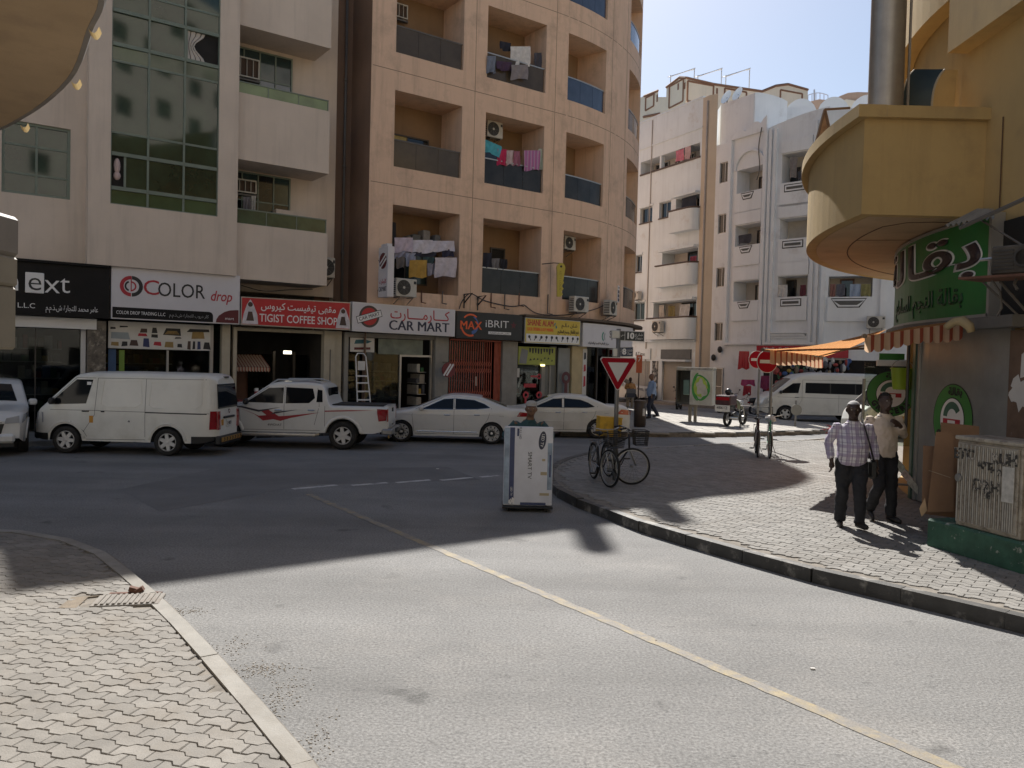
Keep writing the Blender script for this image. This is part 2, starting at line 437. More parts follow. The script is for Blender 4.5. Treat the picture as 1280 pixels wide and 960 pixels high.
def pave(parent, poly, kline, ang, zt, mats, ymax, focus, keep=None, kw=0.14, single=300, far_kind='pavers_beyond'):
    R = Matrix.Rotation(ang, 3, 'Z'); xs = [p[0] for p in poly]; ys = [p[1] for p in poly]
    c0 = Vector(((min(xs) + max(xs)) / 2, (min(ys) + max(ys)) / 2, 0)); rad = max(max(xs) - min(xs), max(ys) - min(ys))
    cells = []; n = int(rad / PW)
    for j in range(-n, n):
        for i in range(-n // 2, n // 2):
            p = c0 + R @ Vector(((i + (0.5 if j % 2 else 0)) * PL, j * PW, 0))
            if p.y > ymax or not inside(p, poly): continue
            if keep is not None and not keep(p): continue
            if near_edge(p, kline) < 0.15: continue
            cells.append((p, j % 2))
    cells.sort(key=lambda c: (c[0] - focus).length)
    if len(cells) > 300:
        pass
    ms = [[paver_mesh(fl, m) for m in mats] for fl in (0, 1)]
    far = MB()
    for k, (p, fl) in enumerate(cells):
        z = zt + random.gauss(0, 0.0014); a = ang + random.gauss(0, 0.012); tx = random.gauss(0, 0.006); ty = random.gauss(0, 0.004)
        T = Matrix.Translation((p.x, p.y, z)) @ Matrix.Rotation(a, 4, 'Z') @ Matrix.Rotation(tx, 4, 'X') @ Matrix.Rotation(ty, 4, 'Y')
        mi = random.choice((0, 0, 1, 2)); me = ms[fl][mi]
        if k < single:
            o = link('paver', me, parent); o.matrix_basis = T
        else:
            far.m(mi); far.add([T @ v.co for v in me.vertices], [tuple(q.vertices) for q in me.polygons])
    if far.v: far.build(far_kind, mats, parent, kind='stuff')
    return cells
def kerb(parent, line, zt, m, width=0.14, inner=1, step=0.9, zb=-0.05, alt=None):
    pts = resample(line, step)
    for i, (a, b) in enumerate(zip(pts, pts[1:])):
        d = (b - a).normalized(); nrm = Vector((-d.y, d.x)) * (width * inner); g = 0.004; mb = MB()
        a2 = a + d * g; b2 = b - d * g; zz = zt + random.gauss(0, 0.003); ch = 0.02
        prof = [(0.0, zb), (0.006, zt - ch - 0.01), (ch, zz), (1.0, zz), (1.0, zb)]
        def pt(base, t): 
            off = nrm.normalized() * (t if t < 0.5 else width); return (base.x + off.x, base.y + off.y)
        v = []
        for base in (a2, b2):
            for t, z in prof: x, y = pt(base, t); v.append((x, y, z))
        k = len(prof); f = [(j, j + 1, k + j + 1, k + j) for j in range(k - 1)] + [tuple(range(k)), tuple(range(2 * k - 1, k - 1, -1))]
        if inner < 0: f = [tuple(reversed(q)) for q in f]
        mb.add(v, f); mb.build('kerb_stone', alt if (alt is not None and i % 2) else m, parent)

# ---- pavement on the left, in the foreground
ZL = 0.09
lk = smooth_line([G(470, 1090, 0), G(388, 962, 0), G(232, 786, 0), G(168, 727, 0), G(128, 697, 0), G(60, 676, 0), G(-40, 668, 0), G(-220, 664, 0)], 5)
lp = [(p.x, p.y) for p in lk] + [(-14.0, 9.5), (-14.0, 0.5), (-0.3, 0.5)]
left_pav = link('pavement_left', bpy.data.meshes.new('pavement_left'), None, 'structure')
b = MB(); b.prism(lp[::-1], -0.05, ZL - 0.012); left_pav.data = b.build('tmp_bed', BED).data; bpy.data.objects.remove(bpy.data.objects['tmp_bed'])
GRC = [G(118, 741, ZL), G(200, 738, ZL), G(206, 761, ZL), G(122, 768, ZL)]
def off_grate(p):
    c = (GRC[0] + GRC[2]) / 2
    return not (abs(p.x - c.x) < 0.48 and abs(p.y - c.y) < 0.2)
pave(left_pav, lp, lk, math.radians(-14), ZL, PAV, 13, G(120, 860, ZL), keep=lambda p: off_grate(p) and p.y > 2.2 and abs(p.x) < 0.78 * p.y + 0.6)
kerb(left_pav, [p for p in lk], ZL + 0.009, KERBL, 0.145, inner=1, step=0.95)

# ---- corner pavement on the right
ZR = 0.15
rk = smooth_line([G(1420, 822, 0), G(1280, 787, 0), G(1130, 751, 0), G(1000, 720, 0), G(900, 691, 0), G(820, 668, 0), G(760, 645, 0), G(715, 627, 0), G(694, 609, 0), G(694, 595, 0), G(712, 582, 0), G(748, 571.5, 0)], 6)
rk2 = smooth_line([rk[-1], G(830, 566, 0), G(900, 562, 0), G(1000, 557, 0), G(1110, 552, 0), (22, 27.5)], 5)
rp = [(p.x, p.y) for p in rk] + [(p.x, p.y) for p in rk2[1:]] + [(22, 2.5), (5.9, 2.5)]
right_pav = link('pavement_right', bpy.data.meshes.new('pavement_right'), None, 'structure')
b = MB(); b.prism(rp[::-1], -0.05, ZR - 0.012); t_ = b.build('tmp_bed', BED); right_pav.data = t_.data; bpy.data.objects.remove(t_)
pave(right_pav, rp, rk, math.radians(-38), ZR, PAVR, 25.5, G(1020, 690, ZR), keep=lambda p: p.x < 0.6 * p.y + 1.2 and p.x < 9.5)
kerb(right_pav, rk, ZR + 0.006, KERBD, 0.15, inner=1, step=0.95)
kerb(right_pav, rk2, ZR + 0.004, KERBL, 0.15, inner=1, step=1.2)

# ---- island in front of the white corner building
ik = smooth_line([G(700, 545, 0), G(775, 546, 0), G(799, 546, 0), G(880, 546.5, 0), G(960, 545, 0), G(1030, 542.3, 0)], 4)
ik2 = smooth_line([ik[-1], G(1042, 540, 0), G(1037, 535.5, 0)], 4)
ik3 = [ik2[-1]] + [Vector(G(q, y, 0)[:2]) for q, y in ((960, 527), (880, 518.5), (807, 513.5), (740, 512), (700, 514))]
ip = [(p.x, p.y) for p in ik] + [(p.x, p.y) for p in ik2[1:]] + [(p.x, p.y) for p in ik3[1:]]
PAVT = mat('island_tiles', (0.36, 0.335, 0.295), 0.85, var=0.14, scale=3, bump=0.2, bscale=70, dirt=(0.25, 0.23, 0.2), dscale=1, dlim=(0.5, 0.75))
island = MB().prism(ip[::-1], -0.05, ZR - 0.03).build('pavement_island', BED, kind='structure')
# square tiles of the island: rows narrow to a few pixels, so they are one joined piece
tl = MB()
xs_ = [p[0] for p in ip]; ys_ = [p[1] for p in ip]
x = min(xs_)
while x < max(xs_):
    y = min(ys_)
    while y < max(ys_):
        if inside((x + .2, y + .2), ip): tl.box((x + .006, y + .006, ZR - 0.05), (x + .394, y + .394, ZR + random.gauss(0, .002)))
        y += 0.4
    x += 0.4
tl.build('island_tiles', PAVT, island, kind='stuff')
kerb(island, ik, ZR + 0.008, KERBD, 0.15, inner=1, step=1.0, alt=mat('kerb_grey_worn', (0.16, 0.15, 0.135), 0.8, var=0.2))
kerb(island, ik2, ZR + 0.008, KERBR, 0.15, inner=1, step=0.5)
kerb(island, ik3, ZR + 0.006, KERBL, 0.15, inner=1, step=1.2)

# ---- drain cover by the left kerb
IRON = mat('cast_iron', (0.20, 0.18, 0.155), 0.7, 0.0, var=0.2, scale=8, bump=0.3, dirt=(0.16, 0.12, 0.09), dscale=6)
RUST = mat('rusty_metal', (0.13, 0.062, 0.042), 0.85, var=0.3, scale=9, bump=0.4)
SOIL = mat('dusty_soil', (0.22, 0.18, 0.135), 0.95, var=0.25, scale=7, bump=0.6, bscale=40)
gc = (GRC[0] + GRC[2]) / 2; ga = math.atan2(GRC[1].y - GRC[0].y, GRC[1].x - GRC[0].x)
dg_ = thing('drain_cover', 'ribbed iron drain cover tilted beside the rusty hole at the left kerb', 'drain cover', (gc.x, gc.y, ZL + 0.012), ga)
gw = (GRC[1] - GRC[0]).length / 2 * 1.0; gd = 0.17
MB().box((-gw, -gd, -.03), (gw, gd, 0.0), bev=.006).build('plate', IRON, dg_)
for i in range(11):
    x = -gw + .05 + i * (2 * gw - .1) / 10
    MB().box((x - .013, -gd + .02, -.002), (x + .013, gd - .02, .013), bev=.004).build('rib', IRON, dg_)
rh = thing('rusty_frame', 'rusty broken drain frame sticking up behind the ribbed drain cover', 'drain frame', (gc.x - 0.02, gc.y + 0.26, ZL), ga)
mb = MB(); mb.box((-.26, -.03, -.03), (.12, .02, .004)); mb.box((-.10, -.02, -.01), (.02, .04, .03), M=Matrix.Rotation(.3, 4, 'Y')); mb.box((-.03, -.04, .0), (.05, .02, .042), M=Matrix.Rotation(-.5, 4, 'Y')); mb.box((.03, -.01, -.01), (.2, .02, .012), M=Matrix.Rotation(.1, 4, 'Y'))
mb.build('bent_bar', RUST, rh)
MB().prism([(-.58, -.40), (-.43, -.42), (-.42, -.1), (-.3, -.06), (-.56, -.08)], -.02, .002).build('exposed_soil', SOIL, rh)
# loose grit where the tarmac meets the left kerb
gr = MB()
for cx, cy, sx_, sy_, n_ in ((328, 838, .13, .07, 260), (350, 878, .08, .22, 220), (232, 764, .12, .06, 140), (285, 812, .1, .2, 120), (395, 925, .08, .2, 120)):
    c = G(cx, cy, 0)
    for _ in range(n_):
        x = c.x + random.gauss(0, sx_); y = c.y + random.gauss(0, sy_); r = random.uniform(.002, .008)
        if inside((x, y), lp): continue
        gr.ell((x, y, r * .4), (r, r * random.uniform(.6, 1), r * .6), 5, 3)
gr.build('grit', mat('grit_stone', (0.36, 0.325, 0.28), 0.9, var=0.35, scale=30), kind='stuff')
lit = MB()
for px, py, s in ((1016, 836, .018), (547, 586, .03), (820, 800, .008)):
    c = G(px, py, 0.005); lit.box((c.x - s, c.y - s * .6, .002), (c.x + s, c.y + s * .6, .012))
lit.build('litter', mat('paper_scrap', (0.6, 0.58, 0.55), 0.8), kind='stuff')

# ================================================================== two apartment blocks along the shop street
FA = math.radians(36.0); FU = Vector((math.cos(FA), math.sin(FA), 0)); FN = Vector((math.sin(FA), -math.cos(FA), 0))
F0 = Vector((-8.575, 24.5, 0)); SB, FR = 12.4, 11.0
_pb = F0 + FU * SB; FC = _pb - FN * FR
def FT(s, d=0.0, z=0.0):
    """street facade: s metres along it, d metres out towards the street"""
    if s <= SB: p = F0 + FU * s + FN * d
    else:
        t = FA + (s - SB) / FR; p = FC + Vector((math.sin(t), -math.cos(t), 0)) * (FR + d)
    return Vector((p.x, p.y, z))
def FM(s, d=0.0, z=0.0):
    """local frame on the facade: X along it, Y into the building, Z up"""
    e = 0.01; return frame_at(FT(s, d, z), FT(s + e, d) - FT(s - e, d))
def LF(fm):
    return lambda p: fm(p.x, -p.y, p.z)          # box corners given as (s, depth inward, z)

def frange(a, b, step):
    n = max(1, int(math.ceil((b - a) / step - 1e-6))); return [a + (b - a) * i / n for i in range(n + 1)]
def facade(mb, fm, s0, s1, z0, z1, holes, step=0.7, d=0.0, wi=0, ri=1, ztop=None):
    """wall with recessed openings: holes = (s0, s1, z0, z1, depth)"""
    ss = sorted(set([round(x, 4) for x in [s0, s1] + [q for h in holes for q in h[:2]]])); S = []
    for a, b in zip(ss, ss[1:]): S += frange(a, b, step)[:-1]
    S.append(ss[-1])
    zz = sorted(set([round(x, 4) for x in [z0, z1] + [q for h in holes for q in h[2:4]]]))
    def top(s, z): return ztop(s) if (ztop and abs(z - z1) < 1e-6) else z
    for sa, sb in zip(S, S[1:]):
        for za, zb in zip(zz, zz[1:]):
            sm, zm = (sa + sb) / 2, (za + zb) / 2
            if any(h[0] < sm < h[1] and h[2] < zm < h[3] for h in holes): continue
            mb.m(wi); mb.quad(fm(sa, d, za), fm(sb, d, za), fm(sb, d, top(sb, zb)), fm(sa, d, top(sa, zb)))
    for (a, b, lo, hi, D) in holes:
        xs = frange(a, b, step)
        mb.m(wi)
        mb.quad(fm(a, d - D, lo), fm(a, d, lo), fm(a, d, hi), fm(a, d - D, hi))
        mb.quad(fm(b, d, lo), fm(b, d - D, lo), fm(b, d - D, hi), fm(b, d, hi))
        for x0, x1 in zip(xs, xs[1:]):
            mb.m(wi); mb.quad(fm(x0, d, hi), fm(x1, d, hi), fm(x1, d - D, hi), fm(x0, d - D, hi))
            mb.quad(fm(x0, d - D, lo), fm(x1, d - D, lo), fm(x1, d, lo), fm(x0, d, lo))
            mb.m(ri); mb.quad(fm(x0, d - D, lo), fm(x1, d - D, lo), fm(x1, d - D, hi), fm(x0, d - D, hi))
def fbox(mb, fm, s0, s1, d0, d1, z0, z1, step=0.8, bev=0.0):
    xs = frange(s0, s1, step)
    if len(xs) == 2 or fm is None: mb.box((s0, -d1, z0), (s1, -d0, z1), M=LF(fm), bev=bev)
    else:
        v = []
        for s in xs: v += [fm(s, d1, z0), fm(s, d1, z1), fm(s, d0, z1), fm(s, d0, z0)]
        n = len(xs); f = []
        for i in range(n - 1):
            for k in range(4): f.append((4 * i + k, 4 * i + (k + 1) % 4, 4 * i + 4 + (k + 1) % 4, 4 * i + 4 + k)[::-1])
        f += [(0, 1, 2, 3)[::-1], tuple(4 * n - 4 + k for k in range(4))]
        mb.add(v, f)
    return mb
def window(parent, fm, s0, s1, z0, z1, d, fmat, gmat, cols=1, rows=1, fw=0.05, name='window', gd=0.03, gmats=None, label=None):
    """framed window proud of the plane d; panes are sub-parts"""
    mb = MB(); t = 0.035
    fbox(mb, fm, s0, s0 + fw, d, d + t * 2, z0, z1); fbox(mb, fm, s1 - fw, s1, d, d + t * 2, z0, z1)
    fbox(mb, fm, s0 + fw, s1 - fw, d, d + t * 2, z0, z0 + fw); fbox(mb, fm, s0 + fw, s1 - fw, d, d + t * 2, z1 - fw, z1)
    cs = [s0 + fw + (s1 - s0 - 2 * fw) * i / cols for i in range(cols + 1)]
    zs = [z0 + fw + (z1 - z0 - 2 * fw) * i / rows for i in range(rows + 1)] if isinstance(rows, int) else rows
    for c in cs[1:-1]: fbox(mb, fm, c - fw * .4, c + fw * .4, d + .002, d + t * 1.7, z0 + fw, z1 - fw)
    for z in zs[1:-1]:
        for a, b in zip(cs, cs[1:]): fbox(mb, fm, a + (fw * .4 if a > cs[0] else 0), b - (fw * .4 if b < cs[-1] else 0), d + .002, d + t * 1.5, z - fw * .4, z + fw * .4)
    w_ = mb.build(name, fmat, parent)
    if label: w_['label'] = label
    k = 0
    for za, zb in zip(zs, zs[1:]):
        for a, b in zip(cs, cs[1:]):
            g = gmats[k % len(gmats)] if gmats else gmat
            if g is not None:
                MB().box((a - .005, -(d + gd), za - .005), (b + .005, -(d + gd - .012), zb + .005), M=LF(fm)).build('pane', g, w_)
            k += 1
    return w_

BEIGE = mat('beige_render', (0.60, 0.505, 0.42), 0.85, var=0.07, scale=0.8, bump=0.12, bscale=120, streak=0.34)
TAN = mat('tan_render', (0.70, 0.485, 0.345), 0.85, var=0.08, scale=0.9, bump=0.15, bscale=110, streak=0.6, dirt=(0.36, 0.255, 0.185), dscale=0.9, dlim=(0.5, 0.8))
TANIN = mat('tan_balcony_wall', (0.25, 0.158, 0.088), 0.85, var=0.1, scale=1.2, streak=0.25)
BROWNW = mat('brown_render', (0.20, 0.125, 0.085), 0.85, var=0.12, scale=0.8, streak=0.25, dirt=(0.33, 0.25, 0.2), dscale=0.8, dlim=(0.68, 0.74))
TANJ = mat('render_joint', (0.25, 0.18, 0.13), 0.9, var=0.1)
GFRAME = mat('green_grey_frame', (0.16, 0.195, 0.155), 0.5, var=0.1)
GGLASS = mat('green_mirror_glass', (0.022, 0.040, 0.022), 0.05, var=0.5, scale=0.9, spec=0.7)
GGLASS2 = mat('green_opaque_glass', (0.045, 0.075, 0.034), 0.08, var=0.4, scale=0.7, spec=0.7)
GRAIL = mat('green_rail_glass', (0.14, 0.20, 0.085), 0.12, var=0.25, scale=1.5, spec=0.6)
GRAIL2 = mat('green_rail_glass_deep', (0.045, 0.075, 0.045), 0.1, var=0.4, scale=2, spec=0.6)
DGLASS = mat('dark_window_glass', (0.012, 0.014, 0.015), 0.07, var=0.4, scale=1.4, spec=0.6)
BGLASS = mat('bluish_window_glass', (0.045, 0.075, 0.12), 0.07, var=0.3, scale=1.3, spec=0.8)
TEAL = mat('teal_window_glass', (0.022, 0.045, 0.045), 0.08, var=0.4, scale=2, spec=0.7)
CURT = mat('yellow_curtain', (0.42, 0.33, 0.13), 0.8, var=0.2, scale=8)
DARKF = mat('dark_bronze_frame', (0.055, 0.045, 0.036), 0.5)
ALU = mat('aluminium', (0.42, 0.41, 0.39), 0.4, 0.6, var=0.06)
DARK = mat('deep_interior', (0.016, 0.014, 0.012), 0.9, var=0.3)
DOORW = mat('brown_door', (0.05, 0.032, 0.022), 0.5)
PGREY = mat('grey_pipe', (0.12, 0.11, 0.10), 0.6)
RAILD = [mat('smoked_rail_glass', (0.035, 0.031, 0.027), 0.2, var=0.35, scale=1.5, spec=0.3), mat('brown_rail_glass', (0.085, 0.065, 0.045), 0.2, var=0.25, scale=1.3, spec=0.3), mat('blue_rail_glass', (0.045, 0.055, 0.085), 0.07, var=0.3, scale=1.2, spec=0.9)]

# ------------------------------------------------ grey-beige block on the left
lb = wthing('apartment_building', 'grey-beige apartment block with green glass bay and slanting green-railed balconies', 'building', FT(-2, 0, 0))
LTOP = 20.3
holes = [(-6.0, -4.42, 6.45 + 3.95 * k, 8.35 + 3.95 * k, 0.14) for k in range(3)] + [(-9.6, -7.6, 6.45 + 3.95 * k, 8.35 + 3.95 * k, 0.14) for k in range(3)]
mb = MB(); facade(mb, FT, -16, -4.05, 4.62, LTOP, holes); mb.quad(FT(-16, 0, 4.62), FT(-4.05, 0, 4.62), FT(-4.05, -1.5, 4.62), FT(-16, -1.5, 4.62))
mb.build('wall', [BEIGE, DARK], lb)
for h in holes: window(lb, FT, h[0], h[1], h[2], h[3], -0.13, GFRAME, GGLASS, 2, [h[2] + .06, h[2] + .55, h[2] + 1.3, h[3] - .06], fw=0.07)
# bay with the curtain glazing
zr = [6.42, 6.87, 7.81, 8.40, 10.35, 10.80, 11.72, 12.30, 14.27, 14.7, 15.65, 16.25, 18.2]
mb = MB(); D = 0.42
facade(mb, FT, -4.05, -0.05, 4.72, LTOP, [(-3.5, -0.62, 6.42, 18.2, 0.12)], d=D)
mb.m(0); mb.quad(FT(-4.05, 0, 4.72), FT(-4.05, D, 4.72), FT(-4.05, D, LTOP), FT(-4.05, 0, LTOP)); mb.quad(FT(-.05, D, 4.72), FT(-.05, -.4, 4.72), FT(-.05, -.4, LTOP), FT(-.05, D, LTOP))
mb.quad(FT(-4.05, D, 4.72), FT(-4.05, -1.5, 4.72), FT(-.05, -1.5, 4.72), FT(-.05, D, 4.72))
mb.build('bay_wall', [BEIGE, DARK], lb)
cs = [-3.5, -2.54, -1.58, -0.62]
fr = MB(); dd = D - 0.115
for c in cs: fbox(fr, FT, c - .028 + (.028 if c == cs[0] else 0), c + .028 - (.028 if c == cs[-1] else 0), dd, dd + .075, 6.42, 18.2)
for i, z in enumerate(zr):
    hw = 0.05 if i % 4 in (1, 2) else 0.03
    for a, b in zip(cs, cs[1:]): fbox(fr, FT, a + .029, b - .029, dd + .002, dd + (.09 if i % 4 in (1, 2) else .06), max(6.422, z - hw), min(18.198, z + hw))
wf = fr.build('glazing_frame', GFRAME, lb)
for i, (za, zb) in enumerate(zip(zr, zr[1:])):
    for j, (a, b) in enumerate(zip(cs, cs[1:])):
        if (i, j) in ((5, 2), (1, 0)): continue
        tl_ = random.gauss(0, .012); tz = random.gauss(0, .008)
        def mp(p, a=a, b=b, za=za, zb=zb, tl_=tl_, tz=tz):
            return FT(p.x, -p.y + (p.x - (a + b) / 2) * tl_ + (p.z - (za + zb) / 2) * tz, p.z)
        MB().box((a + .02, -(dd + .04), za + .03), (b - .02, -(dd + .028), zb - .03), M=mp).build('pane', GGLASS if i % 4 in (1, 2, 3) else GGLASS2, wf)
# open casements: dark hole, sliding sash, curtain
for (i, j) in ((5, 2), (1, 0)):
    za, zb = zr[i], zr[i + 1]; a, b = cs[j], cs[j + 1]
    fbox(MB(), FT, a + .03, b - .03, dd - .05, dd - .03, za, zb).build('dark_opening', DARK, lb)
    if j == 2:
        mb = MB(); mb.grid(lambda u, v: FT(a + .06 + u * (.5 - .3 * math.sin(v * PI) ** 2), dd + .01 + .02 * math.sin(u * 22), zb - .06 - v * (zb - za - .12)), 16, 8); mb.build('curtain', mat('white_curtain', (.5, .46, .42), .8), lb, smooth=True)
        fbox(MB(), FT, a + .02, a + .07, dd + .03, dd + .06, za + .05, zb - .05).build('sliding_sash', GFRAME, lb)
    else:
        fbox(MB(), FT, a + .34, a + .40, dd + .03, dd + .06, za + .05, zb - .05).build('sliding_sash', GFRAME, lb)
        MB().box((a + .40, -(dd + .04), za + .05), (b - .02, -(dd + .028), zb - .05), M=LF(FT)).build('pane', GGLASS, wf)
        mb = MB(); mb.ell(FT(a + .18, dd + .0, za + .62), (.09, .08, .22), 10, 6); mb.ell(FT(a + .18, dd + .0, za + .35), (.1, .08, .12), 10, 6); mb.build('curtain', mat('pink_white_curtain', (.5, .38, .36), .8), lb, smooth=True)
# balcony stack
def slabs(z0, z1, n): return [(z0 + 3.93 * k, z1 + 3.93 * k) for k in range(n)]
for k, (a, b) in enumerate([(4.66, 6.35), (8.27, 10.27), (12.28, 14.2), (16.2, LTOP)]):
    fbox(MB(), FT, -0.05, 2.92, -1.2, 0.2, a, b).build('balcony_parapet', BEIGE, lb)
    if k == 3: continue
    gt = b + (0.42 if k == 0 else 0.33)
    xs = [0.0, 0.93, 1.9, 2.88]
    for x0, x1 in zip(xs, xs[1:]): fbox(MB(), FT, x0 + .01, x1 - .01, 0.11, 0.125, b, gt).build('rail_glass', GRAIL if k else GRAIL2, lb)
    mb = MB(); fbox(mb, FT, -0.04, 2.90, .09, .145, gt, gt + .035)
    for x in xs: fbox(mb, FT, max(-.04, x - .012), x + .012, .095, .14, b, gt)
    mb.build('rail', GFRAME, lb)
mb = MB(); facade(mb, FT, -0.05, 3.75, 4.4, LTOP, [], d=-1.2); mb.quad(FT(3.75, -1.2, 0), FT(3.75, -6, 0), FT(3.75, -6, LTOP), FT(3.75, -1.2, LTOP)); mb.build('balcony_wall', BEIGE, lb)
for k, zb in enumerate((6.37, 10.29, 14.22)):
    gm = [DGLASS, GGLASS, TEAL, DGLASS, DGLASS, TEAL, DGLASS, TEAL] if k == 0 else [BGLASS, BGLASS, BGLASS, BGLASS, TEAL, TEAL, TEAL, TEAL]
    window(lb, FT, -.0, 2.15, zb + .05, zb + 1.85, -1.19, GFRAME, DGLASS, 4, 2, fw=.05, gmats=gm)
fbox(MB(), FT, 1.55, 2.5, -1.1, -0.75, 6.36, 7.1).build('balcony_partition', BEIGE, lb)
# shop-level soffit, rear mass and roof
mb = MB()
mb.quad(FT(-.05, .2, 4.655), FT(2.92, .2, 4.655), FT(2.92, -1.2, 4.655), FT(-.05, -1.2, 4.655))
mb.quad(FT(-16, -6, 0), FT(-16, 0, 0), FT(-16, 0, LTOP), FT(-16, -6, LTOP))
mb.quad(FT(3.75, -6, 0), FT(-16, -6, 0), FT(-16, -6, LTOP), FT(3.75, -6, LTOP))
mb.build('rear_wall', BEIGE, lb)
mb = MB(); mb.quad(FT(-16, 0.0, LTOP - .3), FT(3.75, 0.0, LTOP - .3), FT(3.75, -6, LTOP - .3), FT(-16, -6, LTOP - .3)); mb.build('roof', BEIGE, lb)

# ------------------------------------------------ tan block with the rounded corner
tb = wthing('corner_apartment_building', 'tan apartment block with deep square balconies curving round the corner', 'building', FT(9, 0, 0))
ROWS = [(4.9, 7.65), (8.95, 11.55), (12.83, 15.45), (16.72, 19.1)]
COLS = {'A': (5.35, 8.07), 'B': (9.1, 11.85), 'C': (12.98, 15.4), 'D': (17.75, 20.6)}
def ztop(s):
    t = math.degrees((s - SB) / FR) + 36 if s > SB else 36
    return 19.9 + max(0, min(1, (t - 47) / 33)) * 2.6
hl = [(a, b, lo if c != 'A' or i else 4.7, hi, 1.45) for c, (a, b) in COLS.items() for i, (lo, hi) in enumerate(ROWS)]
mb = MB()
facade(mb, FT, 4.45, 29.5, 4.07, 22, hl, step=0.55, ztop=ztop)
mb.m(0); mb.quad(FT(4.45, -1.6, 0), FT(4.45, 0, 0), FT(4.45, 0, 19.9), FT(4.45, -1.6, 19.9))
# underside of the overhang above the shops
xs = frange(4.45, 29.5, .55)
for a, b in zip(xs, xs[1:]): mb.quad(FT(a, 0, 4.07), FT(a, -1.2, 4.07), FT(b, -1.2, 4.07), FT(b, 0, 4.07))
# far side and rear
e = FT(29.5, 0, 0); e2 = e + Vector((-9, 7, 0)); e3 = FT(4.45, -7, 0)
for a, b, h in ((e, e2, 19.9), (e2, e3, 19.9), (e3, FT(4.45, -1.6, 0), 19.9)):
    mb.quad(a, b, b + Vector((0, 0, h)), a + Vector((0, 0, h)))
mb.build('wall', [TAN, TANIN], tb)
mb = MB(); mb.poly([FT(s, -.02, 19.4) for s in xs] + [e2 + Vector((0, 0, 19.4)), e3 + Vector((0, 0, 19.4))]); mb.build('roof', TAN, tb)
# shallow joints of the render at every floor and beside the openings
jm = MB()
for z in (8.32, 12.2, 16.08):
    a = 4.5
    while a < 22: fbox(jm, FT, a, a + .55, -.002, .0025, z - .012, z + .012); a += .55
for s in (8.6, 12.35, 15.9, 17.4): fbox(jm, FT, s - .01, s + .01, -.002, .003, 4.2, 19.5)
jm.build('render_joint', TANJ, tb)
# lip under the curved wall and downpipes
lip = MB()
for a, b in zip(frange(4.6, 24, .6), frange(4.6, 24, .6)[1:]): fbox(lip, FT, a, b, -.05, .06, 3.98, 4.07)
fbox(lip, FT, 10.87, 22, .0, .42, 4.08, 4.17, step=.6); lip.build('sill_band', mat('dark_band', (0.10, 0.072, 0.05), 0.8, var=0.2), tb)

def tube_f(pts, r, fm=FT, n=8): return MB().tube([fm(*p) for p in pts], r, n)
RL = {('A', 0): None, ('A', 1): 1, ('A', 2): 1, ('B', 0): 0, ('B', 1): 0, ('B', 2): 1, ('C', 0): 0, ('C', 1): 0, ('C', 2): 2, ('C', 3): 2, ('B', 3): 1, ('A', 3): 1, ('D', 0): 0, ('D', 1): 0, ('D', 2): 2, ('D', 3): 2}
for (c, i), r in RL.items():
    if r is None: continue
    a, b = COLS[c]; lo, hi = ROWS[i]
    xs_ = frange(a + .02, b - .02, .95)
    for x0, x1 in zip(xs_, xs_[1:]):
        fbox(MB(), FT, x0, x1 - .012, -.10, -.085, lo + .01, lo + .92, step=.5).build('rail_glass', RAILD[r], tb)
    mb = MB(); fbox(mb, FT, a, b, -.115, -.065, lo + .92, lo + .96, step=.5); mb.build('handrail', ALU if c != 'A' else PGREY, tb)
# windows and doors at the back of the balconies: (col, row, from, to, z from, z to, panes)
for c, i, x0, x1, z0, z1, gm in (('A', 2, .5, 2.2, .75, 1.55, [BGLASS, DGLASS]), ('A', 1, .35, 2.15, .0, 1.55, [CURT, DGLASS]), ('A', 0, .3, 2.2, .2, 1.6, [DGLASS, TEAL]), ('B', 0, 1.3, 2.0, .0, 1.95, [DARK]),
                                 ('B', 1, .2, 1.6, .5, 1.75, [DGLASS, DGLASS]), ('B', 2, 1.5, 2.3, .0, 1.4, [DGLASS]), ('C', 0, .1, .75, .0, 1.5, [DARK]), ('C', 1, .1, .8, .0, 1.5, [DARK]),
                                 ('C', 2, .1, .85, .3, 1.25, [DGLASS]), ('D', 0, .5, 1.6, .1, 1.7, [DGLASS]), ('D', 1, .5, 1.6, .1, 1.7, [DGLASS]), ('C', 3, .1, 1.5, .2, 1.4, [DGLASS])):
    a, b = COLS[c]; lo, hi = ROWS[i]
    window(tb, FT, a + x0, a + x1, lo + z0, lo + z1, -1.44, DARKF, DGLASS, len(gm), 1, fw=.05, gmats=gm)

# ------------------------------------------------ brown recess between the two blocks
rc = wthing('recess_wall', 'dark brown set-back wall with a grey downpipe between the two blocks', 'wall', FT(4.1, -1.6, 0))
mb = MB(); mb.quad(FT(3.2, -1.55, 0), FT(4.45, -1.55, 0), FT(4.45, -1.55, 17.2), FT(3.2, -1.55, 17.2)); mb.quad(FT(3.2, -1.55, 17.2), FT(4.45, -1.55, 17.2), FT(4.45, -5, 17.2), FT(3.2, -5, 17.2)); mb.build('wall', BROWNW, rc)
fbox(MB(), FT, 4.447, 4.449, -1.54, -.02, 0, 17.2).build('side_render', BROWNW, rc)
pp = MB(); pp.tube([FT(4.18, -1.45, .2), FT(4.18, -1.45, 17)], .045, 8)
for z in (6.0, 9.0, 12.0): pp.tube([FT(4.18, -1.45, z - .05), FT(4.18, -1.45, z + .05)], .06, 8)
pp.build('downpipe', PGREY, rc, smooth=True)
